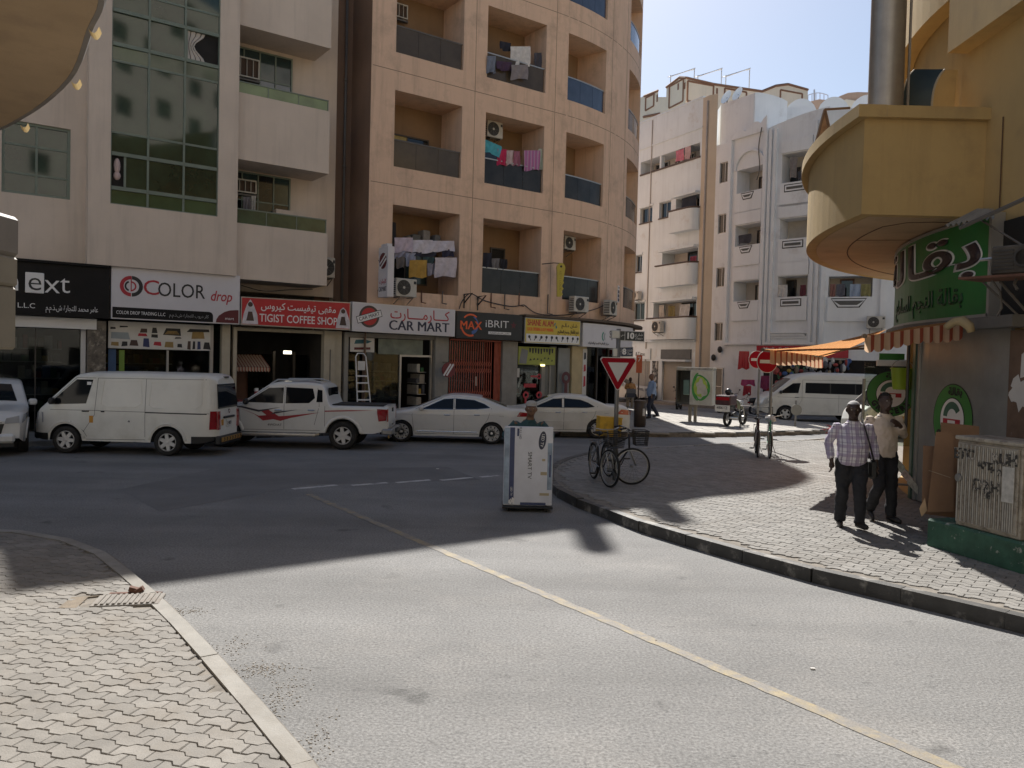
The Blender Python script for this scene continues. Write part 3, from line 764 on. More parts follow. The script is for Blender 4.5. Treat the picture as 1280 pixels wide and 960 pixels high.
# roof structures whose shade falls on the street
for s, d, wd, h in ((11.9, -.5, .34, 1.9), (13.6, -.6, .4, 1.9)):
    t = wthing('roof_mast', 'grey mast box on the tan roof, %s' % ('the one set back from the curve' if s < 13 else 'nearer the rounded corner'), 'mast', FT(s, d, 19.4), group='mast boxes on the tan roof')
    fbox(MB(), FT, s - wd / 2, s + wd / 2, d - wd / 2, d + wd / 2, 19.4, 20.0 + h).build('post', PGREY, t)

# ------------------------------------------------ sunlit street front behind the viewer, seen only mirrored in the glass
BKM = [mat('sunlit_cream_render', (.50, .46, .40), .85, var=.08, streak=.2), mat('sunlit_ochre_render', (.46, .40, .31), .85, var=.08, streak=.2)]
for k, (xa, xb, h, yb) in enumerate(((-34, -9.5, 17, -9), (-8.5, 9, 20, -15), (10, 64, 34, -9))):
    sg = (lambda x0, y0: (lambda s, d=0.0, z=0.0: Vector((x0 - s, y0 + d, z))))(xb, yb); L_ = xb - xa
    t = wthing('facing_building', 'apartment block across the road mirrored in the glass, %s' % ['cream one on the left', 'ochre one in the middle', 'cream one on the right'][k], 'building', ((xa + xb) / 2, yb, 0)); hs = [(1.5 + 3.4 * i, 3.1 + 3.4 * i, 1.1 + 3.4 * j, 2.6 + 3.4 * j, .25) for i in range(int((L_ - 2) / 3.4)) for j in range(int(h / 3.4))]
    mb = MB(); facade(mb, sg, 0, L_, 0, h, hs, step=9); mb.quad(sg(0, 0, h), sg(L_, 0, h), sg(L_, -8, h), sg(0, -8, h)); mb.build('wall', [BKM[k % 2], DGLASS], t)
# ================================================================== shops under the two blocks
WHITE = mat('white_plastic', (0.66, 0.65, 0.64), 0.45, var=0.05)
SIGNW = mat('sign_white', (0.60, 0.58, 0.60), 0.4, var=0.05, scale=1.5)
BLACK = mat('black_plastic', (0.018, 0.018, 0.018), 0.4, var=0.1)
SIGNB = mat('sign_black', (0.012, 0.011, 0.011), 0.6, var=0.2, spec=.2)
SIGNG = mat('sign_charcoal', (0.030, 0.030, 0.028), 0.6, var=0.15)
RED = mat('sign_red', (0.46, 0.025, 0.03), 0.45, var=0.08)
CRIM = mat('sign_crimson_ink', (0.40, 0.02, 0.035), 0.5, var=0.0)
MAROON = mat('sign_maroon', (0.11, 0.015, 0.02), 0.5, var=0.0)
ORANGE = mat('sign_orange_ink', (0.75, 0.12, 0.03), 0.5, var=0.0)
BLUE = mat('sign_blue_ink', (0.06, 0.13, 0.35), 0.5, var=0.0)
YEL = mat('sign_yellow', (0.60, 0.44, 0.045), 0.45, var=0.05)
INKW = mat('ink_white', (0.72, 0.71, 0.70), 0.5, var=0.0)
INKB = mat('ink_black', (0.02, 0.02, 0.022), 0.5, var=0.0)
INKN = mat('ink_navy', (0.025, 0.03, 0.06), 0.5, var=0.0)
INKG = mat('ink_green', (0.04, 0.25, 0.17), 0.5, var=0.0)
SKIN_P = mat('print_brown', (0.07, 0.04, 0.03), 0.6, var=0.1)
CREAMP = mat('cream_post', (0.42, 0.37, 0.28), 0.75, var=0.1, streak=0.3)
GREYP = mat('grey_post', (0.27, 0.255, 0.225), 0.75, var=0.12, streak=0.3)
PAPER = mat('paper', (0.6, 0.58, 0.54), 0.7, var=0.08)
SGLASS = glass_clear('shop_glass', (0.5, 0.54, 0.52))
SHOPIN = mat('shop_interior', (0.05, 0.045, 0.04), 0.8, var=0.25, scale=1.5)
SHOPFL = mat('shop_floor_tiles', (0.13, 0.12, 0.11), 0.5, var=0.1)

# raised pavement in front of the shops
shop_pav = link('pavement_shops', None, None, 'structure') if False else None
mb = MB(); xs = frange(-16, 24, .8)
for a, b in zip(xs, xs[1:]):
    v = []
    for s in (a, b): v += [FT(s, 2.2, -.05), FT(s, 2.2, .13), FT(s, -5, .13)]
    mb.add(v, [(0, 3, 4, 1), (1, 4, 5, 2)])
shop_pav = mb.build('pavement_shops', mat('shop_pavement', (0.26, 0.24, 0.21), 0.85, var=0.15, bump=0.2), kind='structure')
for i, (a, b) in enumerate(zip(xs, xs[1:])):
    fbox(MB(), FT, a + .005, b - .005, 2.2, 2.36, -.05, .14, bev=.015).build('kerb_stone', KERBL if i % 2 else KERBD, shop_pav)

def disc(mb, M, cx, cz, r, d, r0=0.0, a0=0.0, a1=2 * PI, n=28):
    """flat ring or disc on the sign face"""
    k = max(4, int(n * abs(a1 - a0) / (2 * PI))); v = []
    for i in range(k + 1):
        t = a0 + (a1 - a0) * i / k
        v += [(cx + r * math.cos(t), -d, cz + r * math.sin(t)), (cx + r0 * math.cos(t), -d, cz + r0 * math.sin(t))]
    mb.add([M @ Vector(p) for p in v], [(2 * i, 2 * i + 1, 2 * i + 3, 2 * i + 2) for i in range(k)])
def flat(mb, M, pts, d): mb.poly([M @ Vector((x, -d, z)) for x, z in pts]); return mb
def sign_box(name, label, s0, s1, z0, z1, face, frame, cat='shop sign', d0=.08, d1=.30, border=.03, zr=None):
    t = wthing(name, label, cat, FT((s0 + s1) / 2, d0, z0), 'shop signs over the street')
    dz = (0, 0) if zr is None else (zr[0] - z0, zr[1] - z1)
    def fm(s, d, z):
        k = (s - s0) / (s1 - s0); q = (z - z0) / (z1 - z0); return FT(s, d, z + k * (dz[0] * (1 - q) + dz[1] * q))
    mb = MB(); fbox(mb, fm, s0, s1, d0, d1, z0, z1, step=.7 if s1 > SB else 99, bev=.0); mb.build('sign_case', frame, t)
    fbox(MB(), fm, s0 + border, s1 - border, d1 - .01, d1 + .008, z0 + border, z1 - border, step=.7 if s1 > SB else 99).build('sign_face', face, t)
    return t, d1 + .008
def tx(t, body, s, d, z, h, m, width=None, bold=0.0, dz=0.0, shear=0.0, name='lettering', sx=1.0):
    M = FM(s, d + .003, z)
    if dz: M = M @ Matrix.Rotation(dz, 4, 'Y')
    return text(name, body, m, M, h, t, width=width, bold=bold, shear=shear, sx=sx)

# -- 1: black sign, partly hidden
t, d = sign_box('shop_sign', 'long black fascia sign with thin white letters and one letter in a white square', -8.6, -3.47, 3.26, 4.66, SIGNB, SIGNB)
fbox(MB(), FT, -8.6, -3.47, .10, .40, 4.66, 4.72).build('sign_hood', SIGNB, t)
fbox(MB(), FT, -5.48, -5.05, d, d + .05, 3.84, 4.38, bev=.015).build('letter_square', INKW, t)
tx(t, 'e', -5.265, d + .05, 4.13, .50, INKB, bold=-.012, sx=1.05); tx(t, 'n', -5.78, d, 4.12, .56, INKW, bold=-.014); tx(t, 'x', -4.86, d, 4.1, .53, INKW, bold=-.014); tx(t, 't', -4.56, d, 4.12, .52, INKW, bold=-.014)
tx(t, 'TRADING L.L.C', -5.9, d, 3.50, .13, INKW, width=1.3); tx(t, arabic('عامر محمد للتجارة ش.ذ.م.م'), -4.38, d, 3.48, .14, INKW, width=1.25)
# -- 2: lavender-white sign
t, d = sign_box('shop_sign', 'white fascia sign with red and black ring logo and a black strip below', -3.43, .10, 3.27, 4.74, SIGNW, SIGNW)
M0 = FM(-1.665, 0, 0); L0 = -1.665
mb = MB(); disc(mb, M0, -2.93 - L0, 4.2, .29, d + .004, .19, PI / 2, 1.5 * PI); disc(mb, M0, -2.93 - L0, 4.2, .14, d + .004, .10, -PI / 2, PI / 2); flat(mb, M0, [(-2.94 - L0, 4.05), (-2.915 - L0, 4.05), (-2.915 - L0, 4.48), (-2.94 - L0, 4.48)], d + .004); mb.build('logo', CRIM, t)
mb = MB(); disc(mb, M0, -2.91 - L0, 4.2, .29, d + .004, .19, -PI / 2, PI / 2); disc(mb, M0, -2.95 - L0, 4.2, .15, d + .004, .10, PI / 2 + .3, 1.5 * PI - .3); mb.build('logo', INKB, t)
tx(t, 'C', -2.40, d, 4.18, .42, CRIM, bold=.004, sx=1.1); tx(t, 'OLOR', -1.58, d, 4.15, .40, INKB, width=1.30, bold=.004); tx(t, 'drop', -.46, d, 4.07, .30, CRIM, width=.62, bold=.012, shear=.25)
mb = MB(); pts = [(-3.40, 3.30), (-.68, 3.30)] + [(-.80 + .12 * math.cos(a), 3.48 + .12 * math.sin(a)) for a in (0, .4, .8, 1.2, PI / 2)] + [(-3.40, 3.60)]
flat(mb, M0, [(x - L0, z) for x, z in pts], d + .003); mb.build('black_strip', SIGNB, t)
mb = MB(); flat(mb, M0, [(x - L0, z) for x, z in [(-.60, 3.30), (.07, 3.30), (.07, 3.70)] + [(.0 + .60 * math.cos(a), 3.30 + .40 * math.sin(a)) for a in (PI / 2, 1.9, 2.2, 2.6, 2.9)]], d + .003); mb.build('maroon_corner', MAROON, t)
tx(t, 'COLOR DROP TRADING L.L.C', -2.66, d + .003, 3.45, .095, INKW, width=1.28); tx(t, arabic('كلر دروب للتجارة ش.ذ.م.م'), -1.36, d + .003, 3.45, .09, mat('ink_grey', (.3, .3, .3), .5), width=1.1); tx(t, 'mart', -.2, d + .003, 3.43, .08, INKW, width=.26)
# -- 3: red coffee-shop sign
t, d = sign_box('shop_sign', 'red fascia sign in a silver frame with a white-robed woman at each end', .14, 3.72, 3.26, 4.12, RED, ALU, zr=(3.25, 4.17))
for s, f in ((.42, 1), (3.46, .8)):
    M = FM(s, 0, 3.7)
    mb = MB(); flat(mb, M, [(-.25, -.40), (.25, -.40), (.22, -.1), (.10, .2), (0, .36 * f), (-.10, .2), (-.2, -.1)], d + .003); mb.build('printed_robe', mat('print_white', (.58, .54, .56), .6, var=.2, scale=7), t)
    mb = MB(); disc(mb, M, 0, .2 * f, .075, d + .006); flat(mb, M, [(-.06, -.02), (.06, -.02), (.12, -.3), (-.12, -.3)], d + .006); mb.build('printed_figure', SKIN_P, t)
tx(t, arabic('مقهى تيفيست كيروس'), 1.98, d, 3.88, .21, INKW, width=2.45, bold=.008); tx(t, 'TIGIST COFFEE SHOP', 1.98, d, 3.50, .24, INKW, width=2.55, bold=.008)
# -- 4: car accessory shop
t, d = sign_box('shop_sign', 'white fascia sign with a tilted banner logo and red Arabic over black capitals', 3.79, 7.78, 3.23, 4.20, SIGNW, WHITE, zr=(3.20, 4.16))
M0 = FM(4.40, 0, 3.74)
mb = MB(); disc(mb, M0, 0, 0, .37, d + .003); mb.build('logo', mat('logo_brown', (.07, .05, .045), .5), t)
mb = MB(); disc(mb, M0, 0, 0, .29, d + .006); mb.build('logo', RED, t)
Mb = M0 @ Matrix.Rotation(-.30, 4, 'Y')
mb = MB(); flat(mb, Mb, [(-.47, -.12), (.47, -.12), (.47, .12), (-.47, .12)], d + .009); mb.build('logo_banner', INKB, t)
mb = MB(); flat(mb, Mb, [(-.45, -.10), (.45, -.10), (.45, .10), (-.45, .10)], d + .011); mb.build('logo_banner', INKW, t)
text('lettering', 'CAR MART', INKB, Mb @ Matrix.Translation((0, -d - .014, 0)), .12, t, width=.78)
tx(t, arabic('كـــارمــــارت'), 6.35, d, 3.88, .34, CRIM, width=2.35, bold=.008); tx(t, 'CAR MART', 6.33, d, 3.48, .33, INKN, width=2.4, bold=.01)
# -- 5: charcoal sign
t, d = sign_box('shop_sign', 'charcoal fascia sign with an orange word inside a swoosh and pale letters', 7.84, 10.80, 3.15, 4.13, SIGNG, SIGNG)
tx(t, 'MAX', 8.45, d + .01, 3.62, .30, ORANGE, width=.95, bold=.022); M0 = FM(8.45, 0, 3.64)
mb = MB(); disc(mb, M0, 0, 0, .42, d + .004, .36, .9, 2.4); disc(mb, M0, -.02, 0, .42, d + .004, .35, 3.4, 5.1); mb.build('swoosh', ORANGE, t)
mb = MB(); disc(mb, M0, 0, 0, .35, d + .004, .30, .2, 1.2); disc(mb, M0, 0, 0, .34, d + .004, .22, 4.9, 6.0); mb.build('swoosh', BLUE, t)
tx(t, 'iBRIT', 9.62, d, 3.72, .27, INKW, width=1.05, bold=-.004); M0 = FM(10.38, 0, 3.72)
mb = MB(); flat(mb, M0, [((.15 if k % 2 == 0 else .06) * math.sin(k * PI / 5), (.15 if k % 2 == 0 else .06) * math.cos(k * PI / 5)) for k in range(10)], d + .003); mb.build('star', MAROON, t)
M0 = FM(9.75, 0, 3.40); mb = MB(); flat(mb, M0, [(-.52, -.05), (.52, -.05), (.52, .05), (-.52, .05)], d + .003); mb.build('white_strip', INKW, t)
tx(t, arabic('ماكس للتجارة العامة'), 9.75, d + .003, 3.40, .05, INKB, width=.9)
# -- 6: yellow key shop
t, d = sign_box('shop_sign', 'yellow fascia sign with red capitals and a white row of key pictures', 10.92, 13.76, 3.08, 4.06, YEL, ALU)
tx(t, 'SHANE ALAM', 11.68, d, 3.86, .23, RED, width=1.28, bold=.014); tx(t, 'LOCK OPENING & KEY MAKING', 11.68, d, 3.62, .13, ORANGE, width=1.28, bold=.006)
tx(t, arabic('شـان عـالـم'), 13.15, d, 3.84, .14, INKB, width=.85); tx(t, arabic('فتح الأقفال ونسخ المفاتيح'), 13.08, d, 3.58, .13, INKB, width=1.15)
xs_ = frange(10.99, 13.69, .9)
for a, b in zip(xs_, xs_[1:]): fbox(MB(), FT, a, b, d - .004, d + .004, 3.13, 3.44).build('white_strip', INKW, t)
for k in range(10):
    s = 11.16 + k * .27; M = FM(s, 0, 3.285) @ Matrix.Rotation(random.uniform(-.8, .8), 4, 'Y'); mb = MB(); disc(mb, M, 0, .05, .06, d + .007, n=10); flat(mb, M, [(-.018, .04), (.018, .04), (.018, -.11), (-.018, -.11)], d + .007); mb.build('key_picture', INKB, t)
M = FM(12.42, 0, 3.8); mb = MB(); flat(mb, M, [(-.09, -.02), (-.05, .1), (.02, .12), (-.02, .02)], d + .003); flat(mb, M, [(.02, -.12), (.09, -.08), (.05, .03), (.0, -.02)], d + .003); mb.build('arrow_mark', mat('ink_bluegreen', (.05, .2, .25), .5), t)
# -- 7: white curved sign on the corner
t, d = sign_box('shop_sign', 'blank white fascia sign curving round the corner with a green leaf mark', 13.92, 18.4, 3.04, 4.0, SIGNW, WHITE)
tx(t, 'Spa', 16.02, d, 3.60, .30, INKB, width=.55, bold=.008); M = FM(15.35, 0, 3.5)
mb = MB(); disc(mb, M, .02, 0, .22, d + .004, .15, 2.0, 4.3); mb.build('leaf_mark', INKG, t)
mb = MB(); disc(mb, M, .16, 0, .2, d + .004, .12, 2.2, 4.1); mb.build('leaf_mark', mat('ink_grey_b', (.35, .37, .36), .5), t)
tx(t, arabic('مركز العافية للسبا والتدليك'), 14.95, d, 3.2, .09, INKB, width=1.5)

# ---------------------------------------------------------------- shop fronts
def shop(label, s0, s1, loc_s=None):
    return wthing('shop_unit', label, 'shop front', FT((s0 + s1) / 2, -.3, .13), 'shop fronts along the street')
def room(t, s0, s1, z1=3.3, depth=3.6, d=-.3):
    """walls, floor and ceiling of a shop interior"""
    mb = MB(); dd = d - depth
    mb.quad(FT(s0, dd, .13), FT(s1, dd, .13), FT(s1, dd, z1), FT(s0, dd, z1)); mb.quad(FT(s0, d, .13), FT(s0, dd, .13), FT(s0, dd, z1), FT(s0, d, z1)); mb.quad(FT(s1, dd, .13), FT(s1, d, .13), FT(s1, d, z1), FT(s1, dd, z1))
    mb.quad(FT(s0, d, z1), FT(s0, dd, z1), FT(s1, dd, z1), FT(s1, d, z1)); mb.m(1); mb.quad(FT(s0, d, .14), FT(s1, d, .14), FT(s1, dd, .14), FT(s0, dd, .14))
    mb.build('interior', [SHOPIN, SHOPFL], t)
def bar(t, name, m, *boxes, fm=FT):
    mb = MB()
    for (a, b, c, d_, e, f) in boxes: fbox(mb, fm, a, b, c, d_, e, f)
    return mb.build(name, m, t)
GOODC = [mat('goods_%d' % i, c, .6, var=.2, scale=9) for i, c in enumerate([(.4, .36, .3), (.1, .1, .11), (.35, .06, .05), (.05, .1, .25), (.45, .3, .06), (.06, .18, .08), (.5, .5, .48), (.2, .15, .1), (.3, .3, .32)])]
def goods(t, s0, s1, d0, d1, levels, n, seed, hmax=.34):
    rnd = random.Random(seed); mb = MB()
    for z in levels:
        s = s0
        while s < s1 - .06:
            w_ = rnd.uniform(.06, .22); h = rnd.uniform(.4, 1) * hmax; mb.m(rnd.randrange(len(GOODC)))
            if rnd.random() < .82: fbox(mb, FT, s, min(s1, s + w_), d0 + .02, d1 - rnd.uniform(.02, .1), z, z + h)
            s += w_ + rnd.uniform(.004, .05)
    mb.build('goods', GOODC, t, kind='stuff')
    sh = MB()
    for z in levels: fbox(sh, FT, s0, s1, d0, d1, z - .03, z - .002)
    sh.build('shelf_board', ALU, t)
# next door: glazed front with white frame
t = shop('glazed shop front in a white frame beneath the black sign', -8.6, -3.5)
room(t, -8.6, -3.5); bar(t, 'front_frame', WHITE, (-8.6, -3.75, -.3, .06, 2.95, 3.24), (-4.10, -3.98, -.3, -.2, .13, 2.95), (-6.3, -6.22, -.3, -.2, .13, 2.95))
bar(t, 'stone_pillar', mat('veined_stone', (.12, .10, .08), .35, var=.6, scale=6, dirt=(.35, .31, .25), dscale=5, dlim=(.55, .7)), (-3.96, -3.5, -.35, .0, .13, 3.2))
for a, b in ((-8.5, -6.32), (-6.2, -5.2), (-5.17, -4.12)): bar(t, 'shop_window_pane', SGLASS, (a, b, -.27, -.255, .18, 2.93))
bar(t, 'door_frame', DARKF, (-5.2, -5.17, -.28, -.24, .13, 2.94))
goods(t, -8.4, -6.5, -3.6, -3.1, (.5, 1.1, 1.7, 2.2), 0, 1, .45); goods(t, -6.0, -4.2, -3.7, -3.3, (.5, 1.0, 1.5, 2.0, 2.4), 0, 2, .4); goods(t, -7.6, -5.6, -1.6, -1.1, (.9,), 0, 3, .5)
bar(t, 'ceiling_light', mat('lit_tube', (.8, .8, .78), .5, emit=(1, .97, .9, 1.6)), (-7.9, -6.7, -1.9, -1.86, 3.2, 3.23), (-5.6, -4.5, -2.4, -2.36, 3.2, 3.23))
# colour print shop
t = shop('shop front with a printed white poster band over dark glass', -3.5, .1)
room(t, -3.5, .05); bar(t, 'poster_band', PAPER, (-3.42, -.62, -.22, -.16, 2.45, 3.22)); bar(t, 'front_frame', CREAMP, (-.30, -.06, -.3, -.05, .13, 3.26)); bar(t, 'front_frame', ALU, (-.62, -.52, -.3, -.2, .13, 3.24), (-1.85, -1.79, -.3, -.22, .13, 2.43))
M = FM(-2.0, 0, 0); mb = MB(); rnd = random.Random(5); pm = [INKB, CRIM, mat('print_navy', (.03, .04, .12), .6), mat('print_ochre', (.3, .2, .07), .6), SKIN_P, mat('print_greyblue', (.3, .34, .36), .6)]
for (x, z, w_, h, k) in ((-3.3, 3.02, .14, .06, 0), (-3.02, 3.07, .22, .05, 0), (-3.1, 2.82, .5, .18, 5), (-2.5, 2.98, .2, .12, 4), (-2.52, 2.86, .26, .08, 1), (-2.2, 3.0, .16, .16, 0), (-2.2, 2.84, .18, .09, 0), (-1.72, 2.98, .5, .2, 0), (-1.72, 2.95, .42, .1, 3), (-1.55, 2.80, .2, .05, 0), (-.98, 3.04, .66, .1, 0), (-.98, 2.9, .38, .22, 3),
                           (-3.25, 2.58, .2, .1, 3), (-3.0, 2.58, .16, .14, 0), (-2.75, 2.62, .24, .16, 4), (-2.42, 2.64, .18, .24, 2), (-2.12, 2.62, .22, .1, 1), (-1.8, 2.6, .25, .16, 3), (-1.5, 2.58, .14, .1, 0), (-1.24, 2.6, .1, .24, 4), (-1.1, 2.6, .08, .24, 0), (-.95, 2.6, .1, .24, 2), (-.72, 2.6, .22, .2, 0)):
    mb.m(k); flat(mb, M, [(x + 2 - w_ / 2, z - h / 2), (x + 2 + w_ / 2, z - h / 2 + rnd.uniform(-.02, .02)), (x + 2 + w_ / 2 * rnd.uniform(.6, 1), z + h / 2), (x + 2 - w_ / 2 * rnd.uniform(.6, 1), z + h / 2)], -.157)
mb.build('printed_picture', pm, t, kind='stuff')
bar(t, 'shop_window_pane', SGLASS, (-3.42, -1.86, -.27, -.255, .18, 2.43)); bar(t, 'shop_window_pane', SGLASS, (-1.78, -.63, -.27, -.255, .18, 2.43)); bar(t, 'shop_window_pane', SGLASS, (-.51, -.31, -.27, -.255, .18, 3.2))
goods(t, -3.3, -1.0, -3.6, -3.2, (.5, 1.0, 1.5, 2.0), 0, 6, .42); bar(t, 'green_panel', mat('green_sticker', (.16, .26, .04), .6), (-3.12, -2.98, -.245, -.24, 1.6, 2.4)); bar(t, 'blue_panel', mat('blue_sticker', (.05, .1, .2), .6), (-3.4, -3.2, -.245, -.24, 1.0, 2.42))
# coffee shop: dark recess with a little striped hut
t = shop('dark open coffee shop entrance framed by cream posts', .1, 3.75)
room(t, .05, 3.1, depth=3.2, z1=3.2); bar(t, 'front_frame', CREAMP, (.05, .16, -.3, -.1, .13, 3.2), (.16, 2.98, -.3, -.12, 3.1, 3.2), (2.98, 3.35, -.3, -.05, .13, 3.22), (3.35, 3.62, -.38, -.12, .13, 3.22)); bar(t, 'conduit', PGREY, (3.18, 3.20, -.05, -.02, .8, 2.6))
bar(t, 'front_frame', DARKF, (1.75, 1.83, -1.5, -1.4, .13, 2.5), (2.45, 2.52, -1.5, -1.4, .13, 2.5)); bar(t, 'shop_window_pane', SGLASS, (.95, 1.74, -1.46, -1.44, .3, 2.4)); bar(t, 'shop_window_pane', SGLASS, (2.53, 2.95, -1.46, -1.44, .3, 2.4))
bar(t, 'wall_light', mat('lit_panel', (.8, .75, .6), .5, emit=(1, .9, .7, 3.0)), (1.92, 2.18, -.9, -.86, 2.42, 2.52))
t = wthing('kiosk', 'small brown serving hut with a striped tiled awning inside the coffee shop', 'kiosk', FT(.6, -1.1, .13))
bar(t, 'counter_wall', mat('hut_brown', (.15, .075, .05), .8, var=.2), (.2, .95, -1.6, -1.5, .14, 2.3), (.2, .3, -1.5, -.75, .14, 1.1)); 
STR = stripe_mat('hut_stripes', [(.42, .33, .25), (.24, .08, .05)], 'U', [.5, .5])
def hut(u, v): return FT(.18 + u * 1.15, -1.3 + .85 * v, 2.35 - .38 * v)
mb = MB(); mb.grid(lambda u, v: hut(u, v) + Vector((0, 0, .02 * abs(math.sin(u * 12 * PI)))), 48, 4)
k0 = len(mb.v); mb.grid(lambda u, v: hut(u, 1) - Vector((0, 0, (.10 + .05 * abs(math.sin(u * 12 * PI))) * v)), 48, 2)
for i in mb.uv: mb.uv[i] = (mb.uv[i][0] * 12, 0)
mb.build('striped_roof', STR, t, uv=True)
for s in (.95, 1.22):
    q = wthing('barrier_post', 'red and white post on the kiosk counter %s' % ('nearer the hut' if s < 1 else 'further from the hut'), 'post', FT(s, -.62, .13), 'red posts by the kiosk')
    bar(q, 'post', mat('red_paint_post', (.33, .05, .045), .6), (s - .05, s + .05, -.67, -.57, .14, 1.2)); bar(q, 'cap', INKW, (s - .055, s + .055, -.675, -.565, 1.2, 1.3))
q = wthing('covered_table', 'low table under a red patterned cloth in front of the kiosk', 'table', FT(.7, -.3, .13)); bar(q, 'cloth', mat('red_cloth', (.22, .05, .045), .8, var=.5, scale=14), (.25, 1.15, -.55, -.1, .5, .95)); bar(q, 'leg', DARKF, (.3, .35, -.5, -.45, .14, .5)); bar(q, 'leg', DARKF, (1.05, 1.1, -.5, -.45, .14, .5)); bar(q, 'leg', DARKF, (.3, .35, -.2, -.15, .14, .5)); bar(q, 'leg', DARKF, (1.05, 1.1, -.2, -.15, .14, .5))
# car accessories
t = shop('glass shop front crowded with car accessories beside an open door', 3.75, 7.75)
room(t, 3.7, 7.7); bar(t, 'front_frame', GREYP, (3.72, 3.86, -.3, -.1, .13, 3.2), (3.86, 7.2, -.3, -.12, 3.05, 3.2), (7.2, 7.75, -.3, -.05, .13, 3.2)); bar(t, 'front_frame', ALU, (5.85, 5.92, -.3, -.2, .13, 2.5), (5.92, 7.1, -.3, -.2, 2.43, 2.5), (7.1, 7.16, -.3, -.2, .13, 3.05))
bar(t, 'ceiling_light', mat('lit_tube', (.8, .8, .78), .5), (4.2, 5.6, -1.6, -1.56, 3.2, 3.23), (6.0, 7.0, -2.2, -2.16, 3.2, 3.23)); bar(t, 'poster_band', PAPER, (3.95, 4.85, -.2, -.18, 2.55, 3.03)); M = FM(4.4, 0, 2.8); mb = MB(); mb.m(0); flat(mb, M, [(-.3, .02), (.2, .05), (.35, .12), (.1, .18), (-.25, .16)], -.175); mb.m(1); flat(mb, M, [(-.3, -.18), (.3, -.16), (.3, -.08), (-.3, -.1)], -.175); mb.build('printed_picture', [mat('print_teal', (.03, .12, .16), .6), MAROON], t, kind='stuff')  # glowing ceiling tubes added here to brighten the goods behind the glass
bar(t, 'poster_band', mat('faded_green_poster', (.17, .19, .15), .6, var=.3, scale=3), (5.0, 6.75, -.2, -.18, 2.5, 3.03))
bar(t, 'shop_window_pane', SGLASS, (3.88, 5.84, -.27, -.255, .18, 3.03)); goods(t, 3.95, 5.8, -.9, -.35, (.3, .62, .94, 1.26, 1.58, 1.9), 0, 9, .3); goods(t, 5.0, 5.8, -.75, -.32, (.2, .6, 1.0, 1.4), 0, 12, .36); goods(t, 5.95, 7.0, -3.4, -2.9, (.3, .7, 1.1, 1.5, 1.9), 0, 10, .34); goods(t, 6.75, 7.1, -1.3, -.5, (.3, .7, 1.1, 1.5, 1.9), 0, 11, .34)
q = wthing('step_ladder', 'white metal step ladder leaning at the glass of the accessory shop', 'ladder', FT(4.1, .3, .13))
def lp_(k, h): return FT(4.22 + k * (.26 - .08 * h / 2.4), .55 - .5 * h / 2.5, .14 + h)
for k in (-1, 1): MB().tube([lp_(k, 0), lp_(k, 2.25), lp_(k * .6, 2.36)], .022, 6).build('rail', WHITE, q)
MB().tube([lp_(-.6, 2.36), lp_(.6, 2.36)], .022, 6).build('top_bar', WHITE, q)
for h in (.25, .53, .81, 1.09, 1.37, 1.6): MB().tube([lp_(-1, h), lp_(1, h)], (.016, .03), 6).build('rung', WHITE, q)
p_ = lp_(0, 1.95); MB().box((-.13, -.01, -.15), (.13, .01, .15), M=Matrix.Translation(p_) @ Matrix.Rotation(FA, 4, 'Z')).build('paper_label', PAPER, q)
q = wthing('round_sign', 'small dark red round hanging sign with white slashes beside the red gate', 'sign', FT(7.55, .3, 1.9)); M = FM(7.52, .0, 2.0); mb = MB(); mb.lathe([(0, -.02), (.27, -.02), (.27, .02), (0, .02)], 20, M=M @ Matrix.Translation((0, -.35, 0)) @ Matrix.Rotation(PI / 2, 4, 'X')); mb.build('disc', mat('disc_red', (.16, .02, .025), .5), q)
for k in (-.07, .05): MB().box((-.03, -.385, -.25), (.03, -.372, .25), M=M @ Matrix.Translation((k, 0, 0)) @ Matrix.Rotation(.6, 4, 'Y')).build('slash', INKW, q)
fbox(MB(), FT, 7.5, 7.54, -.1, .36, 2.26, 2.28).build('bracket', DARKF, q)
# red folding gate
t = shop('closed red folding lattice gate in front of a shuttered shop', 7.8, 10.8)
room(t, 7.78, 10.15, depth=2.5, z1=3.15); bar(t, 'concrete_pillar', GREYP, (10.15, 10.85, -.35, -.02, .13, 3.12)); bar(t, 'shop_window_pane', SGLASS, (7.85, 10.1, -.5, -.49, .18, 3.05)); bar(t, 'paper_label', PAPER, (9.2, 9.3, -.47, -.46, 1.4, 1.75)); bar(t, 'shelf_board', GREYP, (7.9, 9.4, -1.2, -.7, 1.55, 1.6), (7.9, 9.3, -1.3, -.8, .14, .9))
goods(t, 7.9, 9.9, -1.6, -1.2, (2.0, 2.4), 0, 21, .4)
GATE = mat('red_gate_paint', (.44, .11, .065), .6, var=.2, scale=5)
q = wthing('folding_gate', 'red steel folding gate of crossed bars drawn across the shop', 'gate', FT(9, -.15, .13))
for k in range(19):
    s = 7.86 + k * .102; MB().box((s, .14, .16), (s + .022, .165, 3.1), M=LF(FT)).build('upright', GATE, q)
for k in range(5):
    s = 9.84 + k * .062; MB().box((s, .12, .16), (s + .03, .17, 3.1), M=LF(FT)).build('upright', GATE, q)
for k in range(18):
    for z in (.9, 1.15, 2.0, 2.25):
        s = 7.87 + k * .102
        for sg in (1, -1): MB().tube([FT(s, -.13 + .012 * sg, z - .11 * sg), FT(s + .102, -.13 + .012 * sg, z + .11 * sg)], .008, 4).build('lattice_bar', GATE, q)
fbox(MB(), FT, 7.84, 10.12, -.19, -.1, 3.08, 3.13).build('top_track', GATE, q)
